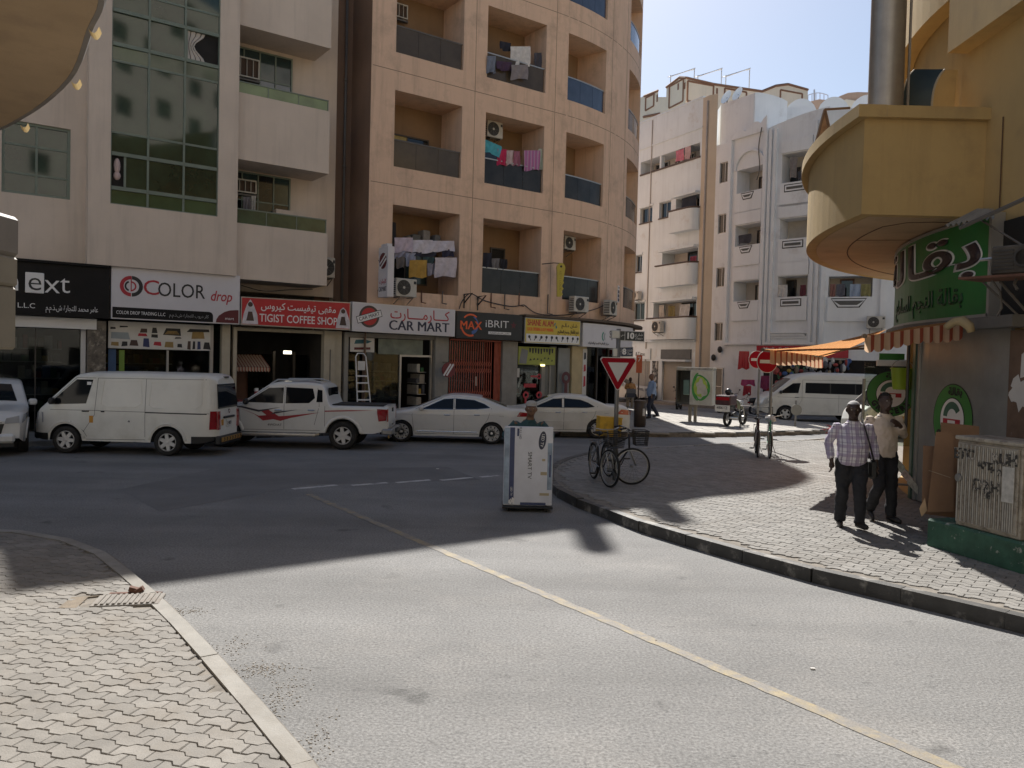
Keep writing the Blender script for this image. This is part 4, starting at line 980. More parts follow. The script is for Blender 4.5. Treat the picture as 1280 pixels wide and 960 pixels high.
# key shop
t = shop('key cutting shop front with a yellow-green poster over its door', 10.85, 13.8)
room(t, 10.85, 13.6, z1=3.1); bar(t, 'poster_band', mat('lime_poster', (.33, .36, .07), .6, var=.2, scale=2), (10.92, 12.75, -.1, -.06, 2.25, 2.95)); M = FM(11.8, 0, 2.6); mb = MB(); rnd = random.Random(3)
mb.m(1); flat(mb, M, [(-.85, -.3), (-.5, -.32), (-.42, .2), (-.75, .28)], -.05); mb.m(0)
for k in range(9): x = -.36 + k * .14; h = rnd.uniform(.14, .26); flat(mb, M, [(x, .3 - h), (x + .06, .3 - h), (x + .08, .3), (x - .02, .3)], -.05)
for k in range(7): x = -.36 + k * .18; z = rnd.uniform(-.22, -.1); flat(mb, M, [(x, z), (x + rnd.uniform(.05, .13), z + .02), (x + .06, z + .09)], -.05)
mb.build('printed_picture', [INKB, mat('print_silver', (.2, .2, .2), .5)], t, kind='stuff')
bar(t, 'front_frame', GREYP, (12.15, 12.32, -.3, -.15, .13, 2.25), (12.55, 12.62, -.3, -.15, .13, 2.25)); bar(t, 'door_panel', mat('grey_door', (.16, .16, .14), .5, var=.1, streak=.3), (12.32, 12.55, -.28, -.2, .13, 2.24), (12.62, 12.95, -.28, -.2, .13, 3.0)); bar(t, 'grey_panel', mat('pale_grey_panel', (.24, .245, .23), .6, var=.1), (12.95, 13.6, -.15, -.08, .13, 2.95))
bar(t, 'shop_window_pane', SGLASS, (10.9, 12.14, -.27, -.255, .18, 2.22)); bar(t, 'paper_label', PAPER, (10.95, 11.12, -.24, -.235, 1.75, 2.1)); bar(t, 'wall_light', mat('lit_yellow', (.8, .7, .4), .5, emit=(1, .85, .4, 2.0)), (12.0, 12.2, -.05, -.02, 2.2, 2.27))
KR = mat('key_red', (.42, .03, .04), .5)
def key_shape(tt, s, d, z, sc_, rot=0.0, m=KR, name='key_sticker'):
    M = FM(s, 0, z) @ Matrix.Rotation(rot, 4, 'Y'); mb = MB(); disc(mb, M, 0, .16 * sc_, .13 * sc_, -d, .06 * sc_, n=16); flat(mb, M, [(-.045 * sc_, .05 * sc_), (-.045 * sc_, -.36 * sc_), (.02 * sc_, -.36 * sc_), (.05 * sc_, -.3 * sc_), (.02 * sc_, -.25 * sc_), (.05 * sc_, -.18 * sc_), (.045 * sc_, .05 * sc_)], -d); return mb.build(name, m, tt)
key_shape(t, 11.6, -.235, 1.8, .8, PI / 2); bar(t, 'red_sticker', KR, (11.35, 11.95, -.24, -.235, 1.35, 1.5)); key_shape(t, 11.1, -.235, .9, 1.1); key_shape(t, 11.75, -.235, .9, 1.1); key_shape(t, 13.25, -.07, 1.45, 1.9, 0, mat('key_dark_red', (.10, .02, .02), .5)); goods(t, 10.95, 12.0, -1.0, -.5, (.3, .7, 1.1), 0, 31, .36)
# corner shop
t = shop('corner shop front with a papered cream pillar and tall glass', 13.8, 18.2)
xs_ = frange(13.6, 21, .7)
mb = MB()
for a, b in zip(xs_, xs_[1:]): mb.quad(FT(a, -3, .13), FT(b, -3, .13), FT(b, -3, 3.1), FT(a, -3, 3.1)); mb.quad(FT(a, -.3, 3.08), FT(b, -.3, 3.08), FT(b, -3, 3.08), FT(a, -3, 3.08))
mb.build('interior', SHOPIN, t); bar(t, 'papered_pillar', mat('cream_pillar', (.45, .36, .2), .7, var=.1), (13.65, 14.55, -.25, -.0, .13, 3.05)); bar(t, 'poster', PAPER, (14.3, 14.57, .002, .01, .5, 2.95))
M = FM(14.43, 0, 1.8); mb = MB()
for z, h, k in ((.85, .3, 0), (.35, .3, 1), (-.2, .45, 1), (-.9, .3, 0)): mb.m(k); flat(mb, M, [(-.07, z - h / 2), (.08, z - h / 2 + .05), (.06, z + h / 2), (-.05, z + h / 2)], .014)
mb.build('printed_picture', [INKB, CRIM], t, kind='stuff')
for a, b in ((14.6, 15.5), (15.6, 16.5), (16.6, 17.5)):
    fbox(MB(), FT, a, b, -.2, -.185, .2, 3.0, step=.5).build('shop_window_pane', SGLASS, t); bar(t, 'front_frame', DARKF, (b + .01, b + .09, -.25, -.12, .13, 3.03))
bar(t, 'front_frame', DARKF, (14.57, 14.6, -.25, -.12, .13, 3.03))
for a in (15.1, 16.2): goods(t, a, a + .5, -1.2, -.8, (.3, .7, 1.1, 1.5, 1.9), 0, int(a * 10), .33)
# ================================================================== white corner building across the plaza
WALLW = mat('white_render', (0.75, 0.765, 0.775), 0.85, var=0.06, scale=0.6, bump=0.1, bscale=90, streak=0.2, dirt=(0.47, 0.44, 0.42), dscale=0.7, dlim=(0.58, 0.85))
WALLC = mat('cream_white_render', (0.66, 0.715, 0.745), 0.85, var=0.06, scale=0.6, bump=0.1, bscale=90, streak=0.3, dirt=(0.43, 0.38, 0.33), dscale=0.7, dlim=(0.58, 0.85))
WALLY = mat('ochre_strip_render', (0.55, 0.47, 0.37), 0.85, var=0.08, scale=0.7, streak=0.2)
WRAIL = mat('brown_rail', (0.09, 0.06, 0.045), 0.6)
SHUT = mat('cream_shutter', (0.36, 0.325, 0.275), 0.6, var=0.06)
SHUTG = mat('slotted_vent', (0.10, 0.10, 0.095), 0.6)
def lerp2(a, b, t): return Vector((a[0] + (b[0] - a[0]) * t, a[1] + (b[1] - a[1]) * t, 0))
class Seg:
    """one straight stretch of a facade, a -> b left to right as seen from the street"""
    def __init__(s, a, b):
        s.a = Vector((a[0], a[1], 0)); s.b = Vector((b[0], b[1], 0)); s.L = (s.b - s.a).length
        s.u = (s.b - s.a).normalized(); s.n = Vector((s.u.y, -s.u.x, 0))
    def fm(s, x, d=0.0, z=0.0):
        p = s.a + s.u * x + s.n * d; return Vector((p.x, p.y, z))
    def at(s, px):
        """distance along the stretch where image column px crosses it (at eye level)"""
        q = (px - 640) / FPX; return (q * s.a.y - s.a.x) / (s.u.x - q * s.u.y)
A0, A1, A2, A3, A4, A5 = (5.2, 58.5), (11.15, 47.2), (11.55, 46.9), (13.5, 43.6), (15.9, 41.3), (20.5, 39.2)
SC, SW1, SW2, SW3 = Seg(A0, A1), Seg(A2, A3), Seg(A3, A4), Seg(A4, A5)
wb = wthing('white_corner_building', 'white and cream corner apartment building with arched balconies and stencilled vents', 'building', (12.5, 46, 0))
HW = 18.2
def rowz(seg, px, yt, yb):
    p = seg.fm(seg.at(px)); return (P(px, yb, p.y).z, P(px, yt, p.y).z)
def zrow(k): return 5.95 + 3.3 * k       # balcony floor of storey k
def part_box(name, m, seg, *bx, parent=None, bev=0.0):
    mb = MB()
    for q in bx: fbox(mb, seg.fm, *q, step=99, bev=bev)
    return mb.build(name, m, parent or wb)
# --- cream wing receding to the left
L = SC.L; e0 = SC.at(868)
def cz(px, py):
    """height on the cream wing for a photo point"""
    s = SC.at(px); p = SC.fm(s); return P(px, py, p.y).z
holes = []
x1 = SC.at(792)
ribbon = (cz(800, 219), cz(800, 197))
RB = rowz(SC, 830, 190, 208); holes.append((SC.at(793), e0 - .15, RB[0], RB[1], 1.1))
wins = []
for px0, px1, yt, yb in ((794, 809, 259, 278), (817.5, 832, 252, 271.6), (789, 798, 319, 340), (788, 803, 378, 400)):
    a, b = SC.at(px0), SC.at(px1); wins.append((a, b, *rowz(SC, (px0 + px1) / 2, yt, yb), .25)); holes.append(wins[-1])
bal = [(SC.at(px0), e0 - .05, *rowz(SC, 850, yt, yb), 1.0) for px0, yt, yb in ((838, 246, 264), (823, 312, 331), (814, 376, 398))]
ZC = rowz(SC, 840, 425, 432); ZS = rowz(SC, 840, 447, 490)
holes += bal
mb = MB(); facade(mb, SC.fm, 0, e0, 3.0, HW, holes, step=9); mb.m(2); mb.quad(SC.fm(e0, 0, 0), SC.fm(L, 0, 0), SC.fm(L, 0, HW), SC.fm(e0, 0, HW))
mb.quad(Vector((*A1, 0)), Vector((*A2, 0)), Vector((*A2, HW)), Vector((*A1, HW)))
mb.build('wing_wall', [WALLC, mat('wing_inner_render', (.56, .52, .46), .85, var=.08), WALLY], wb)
part_box('parapet_band', WALLC, SC, (0, e0 + .02, 0, .05, HW - 1.75, HW - 1.65)); part_box('parapet_cap', WALLC, SC, (0, e0, -.2, .03, HW, HW + .12))
for (a, b, lo, hi, D) in wins: window(wb, SC.fm, a + .05, b - .05, lo, hi, -.22, ALU, DGLASS, 2, 1, fw=.06); part_box('window_arch', WALLC, SC, (a - .08, b + .08, 0, .06, hi + .02, hi + .14)); part_box('sill', WRAIL, SC, (a - .03, b + .03, 0, .07, lo - .07, lo - .005))
for (a, b, lo, hi, D) in bal:
    mb = MB(); n = 10; pts = [SC.fm(a, .0), SC.fm(a, .55)] + [SC.fm(b - .55 + .6 * math.sin(t * PI / 2 / n), .05 + .5 * math.cos(t * PI / 2 / n)) for t in range(n + 1)] + [SC.fm(b + .05, 0)]
    mb.prism([(p.x, p.y) for p in pts][::-1], lo - 1.15, lo + .0); mb.build('rounded_balcony', WALLC, wb)
    mb = MB(); mb.prism([(p.x, p.y) for p in pts][::-1], lo - 1.28, lo - 1.15); mb.build('balcony_lip', WALLC, wb)
    mb = MB(); mb.tube([p + Vector((0, 0, lo + .06)) for p in pts], .05, 6); mb.build('rail', WRAIL, wb)
    window(wb, SC.fm, a + (b - a) * .4, b - .25, lo + .02, lo + 1.1, -.98, DARKF, DGLASS, 2, 1, fw=.06)
    part_box('balcony_hood', WALLC, SC, (a, b, 0, .35, hi + .03, hi + .16))
mb = MB(); fbox(mb, SC.fm, SC.at(793), e0 - .1, .0, .06, RB[0] - .02, RB[0] + .08, step=99); mb.build('rail', WRAIL, wb)
for px0, px1 in ((796, 812), (836, 843)): window(wb, SC.fm, SC.at(px0), SC.at(px1), RB[0] + .05, RB[1] - .1, -1.07, ALU, DGLASS, 2, 1, fw=.06)
window(wb, SC.fm, SC.at(855), e0 - .25, RB[0] + .05, RB[1] - .1, -1.07, ALU, DGLASS, 1, 1, fw=.06); part_box('post', WALLC, SC, (SC.at(816), SC.at(818), -.3, -.02, RB[0] + .01, RB[1] - .01))
mb = MB(); mb.tube([SC.fm(SC.at(806.5), .04, .3), SC.fm(SC.at(806.5), .04, HW - .1)], .035, 6); mb.tube([SC.fm(L - .12, .06, .3), SC.fm(L - .12, .06, HW - .3)], .05, 6); mb.build('downpipe', mat('pale_pipe', (.38, .35, .33), .6), wb)
# shops of the wing
mb = MB(); facade(mb, SC.fm, 0, e0, 0, 3.0, [(SC.at(776), SC.at(812), .15, 2.6, .2), (SC.at(827), e0 - .3, .15, 2.6, .2)], step=9); mb.build('shop_wall', [WALLC, SHUT], wb)
for a, b in ((SC.at(776), SC.at(812)), (SC.at(827), e0 - .3)):
    for k in range(17): z = .15 + k * .147; MB().box((a, .15, z), (b, .19, z + .135), M=LF(SC.fm)).build('shutter_slat', SHUT, wb)
part_box('vent_grille', SHUTG, SC, (SC.at(826), e0 - .35, 0, .08, 2.75, 3.35)); part_box('shop_fascia', WALLC, SC, (SC.at(770), SC.at(813), 0, .12, 2.72, 3.4)); part_box('string_course', WALLC, SC, (0, e0, 0, .14, ZC[1] - .1, ZC[1]))
text('lettering', '&Time', INKB, frame_at(SC.fm(SC.at(801), .13, 3.05), SC.u), .26, wb)
part_box('canopy', WALLC, SC, (SC.at(825), e0 - .3, .08, .5, 2.62, 2.72)); part_box('papered_pillar', mat('papered_black', (.03, .03, .03), .7, dirt=(.4, .38, .35), dscale=4, dlim=(.45, .55)), SC, (SC.at(815), SC.at(822), .0, .05, .15, 2.62))
# --- white stretches
def wz(seg, px, py): p = seg.fm(seg.at(px)); return P(px, py, p.y).z
def white_stretch(seg, hl, ztop, base=True):
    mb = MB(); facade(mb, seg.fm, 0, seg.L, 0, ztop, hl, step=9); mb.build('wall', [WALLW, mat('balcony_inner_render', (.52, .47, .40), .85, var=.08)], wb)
# stretch 1: narrow windows, then the bay with arches
a0, a1 = SW1.at(891), SW1.at(903); b0, b1 = SW1.at(913), SW1.at(945)
hl = [(a0, a1, *rowz(SW1, 897, yt, yb), .15) for yt, yb in ((403, 426), (334, 358.7), (267, 291.4), (202, 228))] + [(b0, b1, *rowz(SW1, 930, yt, yb), 1.0) for yt, yb in ((351, 376), (280, 306.5), (209, 239))]
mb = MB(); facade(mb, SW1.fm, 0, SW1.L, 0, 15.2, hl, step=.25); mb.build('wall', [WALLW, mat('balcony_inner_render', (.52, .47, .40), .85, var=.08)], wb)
for h in hl[:4]: window(wb, SW1.fm, h[0], h[1], h[2], h[3], -.13, ALU, DGLASS, 2, 1, fw=.05)
# raised frames, arch heads and the stepped gable of the bay
mb = MB(); pts = []
g0, g1 = SW1.at(906), SW1.L
for k in range(41):
    x = g0 + (g1 - g0) * k / 40; u = k / 40; pts.append((x, 15.2 + (.3 * abs(math.sin(u * 7.5)) ** .7 + .5 * u)))
mb.prism([(g0, 15.19)] + [(g1, 15.19)] + pts[::-1], -.0, .14, M=lambda p: SW1.fm(p.x, p.z, p.y)); mb.build('scalloped_gable', WALLW, wb)
for px in (905.5, 949): part_box('pilaster', WALLW, SW1, (SW1.at(px) - .12, SW1.at(px) + .1, 0, .16, 3.6, 15.19))
for k in range(3):
    h = hl[4 + k]; fb = (b0 - .15, b1 + .12)
    part_box('balcony_front', WALLW, SW1, (b0 - .02, b1 + .02, 0, .1, h[2] - 1.1, h[2]))
    mb = MB(); c = (b0 + b1) / 2; r = (b1 - b0) / 2
    if k == 2:
        pp = [(c + (r + .12) * math.cos(t * PI / 14), h[3] + .95 * math.sin(t * PI / 14)) for t in range(15)]
        for q0, q1 in zip(pp, pp[1:]): mb.tube([SW1.fm(q0[0], .06, q0[1]), SW1.fm(q1[0], .06, q1[1])], .07, 5)
    else: fbox(mb, SW1.fm, b0 - .02, b1 + .02, .0, .1, h[3] + .05, h[3] + .75, step=99)
    mb.build('arch_head', WALLW, wb)
    window(wb, SW1.fm, b0 + (b1 - b0) * .4, b1 - .05, h[2] + .02, h[2] + .95, -.98, DARKF, [TEAL, DGLASS, DGLASS][k], 2, 1, fw=.05)
def vent(seg, x, z, w0, w1, h):
    """black and white outlined trapezoid vent below a balcony"""
    for k, (g, m) in enumerate(((0, INKB), (.05, WALLW), (.13, INKB))):
        mb = MB(); y = .105 + .012 * (k + 1)
        mb.prism([(x - w1 / 2 + g, z + g), (x + w1 / 2 - g, z + g), (x + w0 / 2 - g, z + h - g), (x - w0 / 2 + g, z + h - g)], .1, y, M=lambda p: seg.fm(p.x, p.z, p.y)); mb.build(('vent_frame', 'vent_rim', 'vent_grille')[k], m if k != 2 else SHUTG, wb)
for k in range(3): vent(SW1, (b0 + b1) / 2 - .05, hl[4 + k][2] - .42, .95, .6, .38)
# stretch 2
c0, c1 = SW2.at(968), SW2.at(1005)
z2 = [rowz(SW2, 987, yt, yb) for yt, yb in ((345, 371), (272, 298), (190, 227))]; h2 = [(c0, c1, a, b, 1.0) for a, b in z2]
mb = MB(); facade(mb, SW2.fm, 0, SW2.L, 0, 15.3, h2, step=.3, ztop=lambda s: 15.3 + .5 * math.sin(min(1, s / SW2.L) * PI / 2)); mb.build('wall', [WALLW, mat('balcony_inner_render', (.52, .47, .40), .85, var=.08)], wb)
for px in (954, 960, 1010, 1017): part_box('pilaster', WALLW, SW2, (SW2.at(px) - .08, SW2.at(px) + .08, 0, .14, 3.6, 15.2))
for k, h in enumerate(h2):
    part_box('balcony_front', WALLW, SW2, (c0 - .02, c1 + .02, 0, .1, h[2] - 1.25, h[2])); part_box('arch_head', WALLW, SW2, (c0 - .05, c1 + .05, .0, .1, h[3] + .05, h[3] + .75))
    vent(SW2, (c0 + c1) / 2 - .02, h[2] - .5, 1.15, 1.15, .40)
    if k != 1: window(wb, SW2.fm, c0 + .05, c0 + .6, h[2] + .02, h[2] + 1.0, -.98, DARKF, DGLASS, 1, 1, fw=.05)
part_box('stepped_panel', WALLW, SW2, (SW2.at(958), SW2.at(1008), .0, .09, 3.95, 4.05), (SW2.at(961), SW2.at(1005), .0, .12, 4.08, 4.18), (SW2.at(958), SW2.at(1008), .0, .15, 4.21, 4.3))
# stretch 3, mostly behind the cream canopy
d0, d1 = SW3.at(1031), SW3.at(1086)
h3 = [(d0, d1, a, b, 1.0) for a, b in (rowz(SW3, 1060, 345, 371), rowz(SW3, 1060, 272, 298), rowz(SW3, 1060, 196, 226))]
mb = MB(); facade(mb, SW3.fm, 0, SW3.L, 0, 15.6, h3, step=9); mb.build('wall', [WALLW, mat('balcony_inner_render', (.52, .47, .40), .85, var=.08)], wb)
for px in (1024, 1099): part_box('pilaster', WALLW, SW3, (SW3.at(px) - .1, SW3.at(px) + .1, 0, .14, 3.6, 15.5))
for h in h3: part_box('balcony_front', WALLW, SW3, (d0 - .02, d1 + .02, 0, .1, h[2] - 1.25, h[2])); vent(SW3, (d0 + d1) / 2 - .05, h[2] - .55, 1.7, 1.05, .48); window(wb, SW3.fm, d0 + .5, d0 + 1.2, h[2] + .02, h[2] + 1.0, -.98, mat('door_brown', (.14, .07, .05), .6), DGLASS, 1, 1, fw=.08)
for seg, pa, pb in ((SW1, 903, 952), (SW2, 953, 1019), (SW3, 1022, 1105)): part_box('string_course', WALLW, seg, (max(.02, seg.at(pa)), min(seg.L - .02, seg.at(pb)), 0, .15, 3.62, 3.75))
# roof, rear and the lit roof rooms
mb = MB(); foot = [A0, A1, A2, A3, A4, A5, (26, 52), (12, 66)]
mb.poly([(x, y, 14.6) for x, y in foot]); 
for a, b in ((A5, (26, 52)), ((26, 52), (12, 66)), ((12, 66), A0)): mb.quad((*a, 0), (*b, 0), (*b, 14.6), (*a, 14.6))
mb.build('roof', WALLW, wb)
def roof_room(name, pts, z0, z1, m, arcs=None):
    mb = MB(); mb.prism(pts, z0, z1); mb.build(name, m, wb)
roof_room('roof_room', [(11.75, 47.0), (13.05, 44.9), (15.3, 46.3), (19, 56), (12.5, 57)], 14.6, 17.6, WALLW)
# scalloped parapet on the roof room
for (xa, ya, xb, yb, n, z, hh) in ((15.6, 47.4, 22.5, 45.6, 4, 17.3, .8), (13.05, 44.95, 15.3, 46.3, 1, 17.62, .12)):
    mb = MB(); pts = []
    for k in range(n * 10 + 1):
        u = k / (n * 10); pts.append((u, z + hh * abs(math.sin(u * n * PI)) ** .6))
    a = Vector((xa, ya, 0)); b = Vector((xb, yb, 0)); d = b - a; nn = Vector((d.y, -d.x, 0)).normalized()
    def mp(p, a=a, d=d, nn=nn): q = a + d * p.x + nn * p.z; return Vector((q.x, q.y, p.y))
    mb.prism([(0, 14.6), (1, 14.6)] + pts[::-1], -.1, .1, M=mp); mb.build('scalloped_parapet', WALLW, wb)
# ground floor of the white stretches
RS = mat('red_fascia', (.42, .02, .035), .5, var=.1)
def door_(seg, a, b, z1, m=DGLASS): return window(wb, seg.fm, a, b, .15, z1, 0.002, ALU, m, 2, 2, fw=.06)
door_(SW1, SW1.at(886), SW1.at(904), 2.3); part_box('dark_shop_opening', DARK, SW2, (.2, SW2.L, .003, .01, .15, 2.85)); part_box('dark_shop_opening', DARK, SW3, (0.0, SW3.L, .003, .01, .15, 2.85))
for px, py in ((901, 437), (893, 447)): p_ = SW1.fm(SW1.at(px), 0, 0); c = P(px, py, p_.y); mb = MB(); mb.ell(c + SW1.n * .08, (.14, .14, .2), 10, 6); mb.build('wall_lamp', BLACK, wb)
t = wthing('shop_sign', 'red fascia sign with pale script over the dark goods shop of the white building', 'shop sign', SW2.fm(.2, .1, 2.95)); part_box('sign_face', RS, SW2, (-.15, SW2.L, .06, .22, 2.95, 3.55), parent=t); part_box('sign_face', RS, SW3, (0.02, 1.3, .06, .22, 2.95, 3.55), parent=t)
text('lettering', 'ALLA', mat('ink_gold', (.6, .4, .1), .5), frame_at(SW2.fm(.6, .23, 3.1), SW2.u), .26, t, width=1.1); text('lettering', arabic('الله اكبر للتجارة'), INKW, frame_at(SW2.fm(.95, .23, 3.4), SW2.u), .13, t, width=1.4)
# goods hung outside the shop
rnd = random.Random(8)
for k, (px, py, wd, h, m, lab) in enumerate(((930, 450, .55, .95, RED, 'red printed cloth hanging by the corner shop door'), (935, 478, .7, .3, mat('pink_bag', (.45, .06, .16), .6), 'pink bundle hung beneath the red cloth'), (934, 488, .4, .5, CRIM, 'red bag hanging above the parked motorcycle'), (958, 478, .6, .7, mat('dark_pink_cloth', (.3, .04, .1), .7), 'dark pink garments hung outside the goods shop'))):
    Y = 43.2 - k * .2; c = P(px, py, Y); t = wthing('hanging_cloth', lab, 'cloth', c); mb = MB(); ph = rnd.random() * 6
    mb.grid(lambda u, v: c + Vector(((u - .5) * wd * (1 + .15 * v), .06 * math.sin(u * 14 + ph) * v, (.5 - v) * h - .05 * math.sin(u * 9 + ph) * v)), 14, 6); mb.build('cloth', m, t, smooth=True)
gm = MB(); rnd = random.Random(9)
for k in range(130):
    px = rnd.uniform(965, 1062); py = rnd.uniform(450, 500); c = P(px, py, 40.2 + rnd.uniform(0, .6)); gm.m(rnd.randrange(len(GOODC))); gm.ell(c, (rnd.uniform(.05, .16), .1, rnd.uniform(.08, .22)), 7, 5)
gm.build('hanging_goods', GOODC, wb, kind='stuff')
# pavement in front
mb = MB(); fp = [SC.fm(0, 1.3), SC.fm(L, 1.3), SW1.fm(.2, 1.4), SW1.fm(SW1.L, 1.5), SW2.fm(SW2.L, 1.6), SW3.fm(SW3.L, 1.6)]
bp = [SC.fm(0, -.3), SC.fm(L, -.3), SW1.fm(.2, -.3), SW1.fm(SW1.L, -.3), SW2.fm(SW2.L, -.3), SW3.fm(SW3.L, -.3)]
mb.prism([(p.x, p.y) for p in fp] + [(p.x, p.y) for p in bp[::-1]], -.05, .14); mb.build('pavement_far', mat('shop_pavement', (0.26, 0.24, 0.21), 0.85), kind='structure')

# ================================================================== beige blocks behind, against the sky
PEACH = mat('peach_render', (0.85, 0.75, 0.60), 0.85, var=0.05, scale=.5, streak=.15)
PTRIM = mat('brown_trim', (0.26, 0.14, 0.09), 0.8, var=.1)
SALM = mat('salmon_render', (0.55, 0.37, 0.27), 0.85, var=0.08, scale=.6, streak=.2)
fb_ = wthing('peach_apartment_building', 'peach apartment block with brown trimmed parapet panels above the white roofs', 'building', (18, 80, 0))
Yb = 78.0
def Z(px, py, Y=Yb): return P(px, py, Y)
def block(name, m, top, Y0, deep, parent, z0=0.0):
    """front outline given as photo points on the plane Y0, carried back deep metres"""
    pts = [P(x, y, Y0) for x, y in top]
    mb = MB(); n = len(pts); v = [(p.x, p.y, z0) for p in pts] + [tuple(p) for p in pts] + [(p.x + .1, p.y + deep, p.z) for p in pts] + [(p.x + .1, p.y + deep, z0) for p in pts]
    f = []
    for i in range(n - 1): f += [(i, i + 1, n + i + 1, n + i), (n + i, n + i + 1, 2 * n + i + 1, 2 * n + i), (2 * n + i, 2 * n + i + 1, 3 * n + i + 1, 3 * n + i)]
    f += [(0, n, 2 * n, 3 * n), (n - 1, 4 * n - 1, 3 * n - 1, 2 * n - 1)]
    mb.add(v, f); return mb.build(name, m, parent)
QL = Seg((6.5, 96), (15.6, 79.5)); QR = Seg((15.6, 79.5), (28.2, 83)); 
def qz(seg, px, py): p = seg.fm(seg.at(px)); return P(px, py, p.y).z
mb = MB()
for seg, pxs in ((QL, [(760, 140), (795, 119), (812, 112), (812, 121), (822, 121), (822, 108), (838, 95.5), (846, 96)]), (QR, [(846, 96), (880, 104), (940, 113), (957, 106), (972, 104), (997, 111)])):
    for (xa, ya), (xb, yb) in zip(pxs, pxs[1:]):
        a, b = seg.at(xa), seg.at(xb)
        if abs(b - a) < .02: continue
        mb.quad(seg.fm(a, 0, 0), seg.fm(b, 0, 0), seg.fm(b, 0, qz(seg, xb, yb)), seg.fm(a, 0, qz(seg, xa, ya)))
e_ = QR.fm(QR.L); mb.quad(e_, e_ + Vector((0, 14, 0)), e_ + Vector((0, 14, 28)), e_ + Vector((0, 0, 28)))
mb.build('wall', PEACH, fb_)
mb = MB(); zt = qz(QR, 900, 118)
for seg, x0, x1, yt0, yt1, yb0, yb1 in ((QL, 826, 843, 108, 98, 135, 126), (QL, 797, 807, 122, 117, 138, 132), (QR, 848, 880, 101, 107, 126, 130), (QR, 894, 921, 110, 115, 132, 137), (QR, 963, 990, 112, 117, 143, 146)):
    a, b = seg.at(x0), seg.at(x1); p = [(a, qz(seg, x0, yb0)), (b, qz(seg, x1, yb1)), (b, qz(seg, x1, yt1)), (a, qz(seg, x0, yt0))]
    for (xa, za), (xb, zb) in zip(p, p[1:] + p[:1]): mb.tube([seg.fm(xa, .02, za), seg.fm(xb, .02, zb)], .09, 4)
for seg, pxs in ((QL, [(822, 109), (838, 96.5), (846, 97)]), (QL, [(795, 120), (812, 113)]), (QR, [(846, 97), (880, 105), (940, 114), (957, 107), (972, 105), (997, 112)]), (QL, [(795, 146), (815, 142)])):
    for (xa, ya), (xb, yb) in zip(pxs, pxs[1:]): mb.tube([seg.fm(seg.at(xa), .05, qz(seg, xa, ya)), seg.fm(seg.at(xb), .05, qz(seg, xb, yb))], .13, 4)
mb.build('trim', PTRIM, fb_)
mb = MB()
for px, y0, y1 in ((836.5, 104, 112), (844.5, 103, 111), (884.5, 110, 117), (811, 118, 127)):
    seg = QR if px > 846 else QL; a = seg.at(px); fbox(mb, seg.fm, a - .1, a + .1, -.02, .03, qz(seg, px, y1), qz(seg, px, y0), step=99)
mb.build('slot', PTRIM, fb_)
mb = MB(); foot = [QL.fm(0), QL.fm(QL.L), QR.fm(QR.L), e_ + Vector((0, 14, 0))]; mb.poly([(p.x, p.y, 26.2) for p in foot]); mb.build('roof', PEACH, fb_)
# pergolas and aerials on that roof
SCAF = mat('pale_roof_steel', (.45, .47, .52), .6)
for px, lab in ((852, 'leftmost of the slender frames on the peach roof'), (886, 'middle slender frame on the peach roof'), (921, 'slender frame on the peach roof nearest the salmon block')):
    c = P(px, 112, 86); t = wthing('roof_frame', lab, 'roof frame', c, 'steel frames on the peach roof'); mb = MB()
    for dx, h in ((-1.2, 1.5), (1.3, 2.3)): mb.tube([c + Vector((dx, 0, -1)), c + Vector((dx, 0, h))], .05, 4)
    mb.tube([c + Vector((-1.3, 0, 1.3)), c + Vector((1.4, 0, 2.3))], .05, 4); mb.tube([c + Vector((-1.3, 1.2, 1.7)), c + Vector((1.4, 1.2, 2.6))], .05, 4); mb.tube([c + Vector((1.3, 0, 2.2)), c + Vector((1.3, 1.2, 2.5))], .05, 4); mb.tube([c + Vector((-1.2, 0, 1.35)), c + Vector((-1.2, 1.2, 1.75))], .05, 4)
    mb.build('frame', SCAF, t)
for px, py in ((909, 122), (923, 118)):
    c = P(px, py, 62); t = wthing('satellite_dish', 'pale satellite dish on a pole on the white roof, %s' % ('left one' if px < 915 else 'right one'), 'satellite dish', c, 'dishes on the white roof'); mb = MB(); mb.lathe([(0, 0), (.3, .03), (.55, .12)], 14, M=Matrix.Translation(c) @ Matrix.Rotation(-1.2, 4, 'Y') @ Matrix.Rotation(.4, 4, 'X')); mb.build('dish', WALLW, t); mb = MB(); mb.tube([c, c + Vector((0, .1, -2.2))], .05, 5); mb.build('pole', PGREY, t)
# salmon block on the right
sb_ = wthing('salmon_apartment_building', 'salmon building with a rounded gable and rooftop railing beside the cream canopy', 'building', (27, 66, 0))
block('wall', SALM, [(1000, 140), (1008, 132), (1012, 127), (1024, 124), (1034, 125), (1034, 130), (1050, 120), (1060, 116), (1072, 115), (1110, 116)], 66, 9, sb_)
block('gable', PEACH, [(1016, 142), (1036, 132), (1058, 124), (1070, 126), (1110, 126)], 65.7, .25, sb_, z0=20)
mb = MB(); c = [P(1018, 133, 67), P(1018, 112, 67)]; mb.tube(c, .07, 5)
for k in range(6): a = P(1010 + k * 5, 131 - k * 1.5, 67.5); b = P(1010 + k * 5, 119 - 3 * math.sin(k * PI / 5), 67.5); mb.tube([a, b], .03, 4)
mb.tube([P(1010 + k * 5, 119 - 3 * math.sin(k * PI / 5), 67.5) for k in range(6)], .03, 4); mb.build('railing', SCAF, sb_)
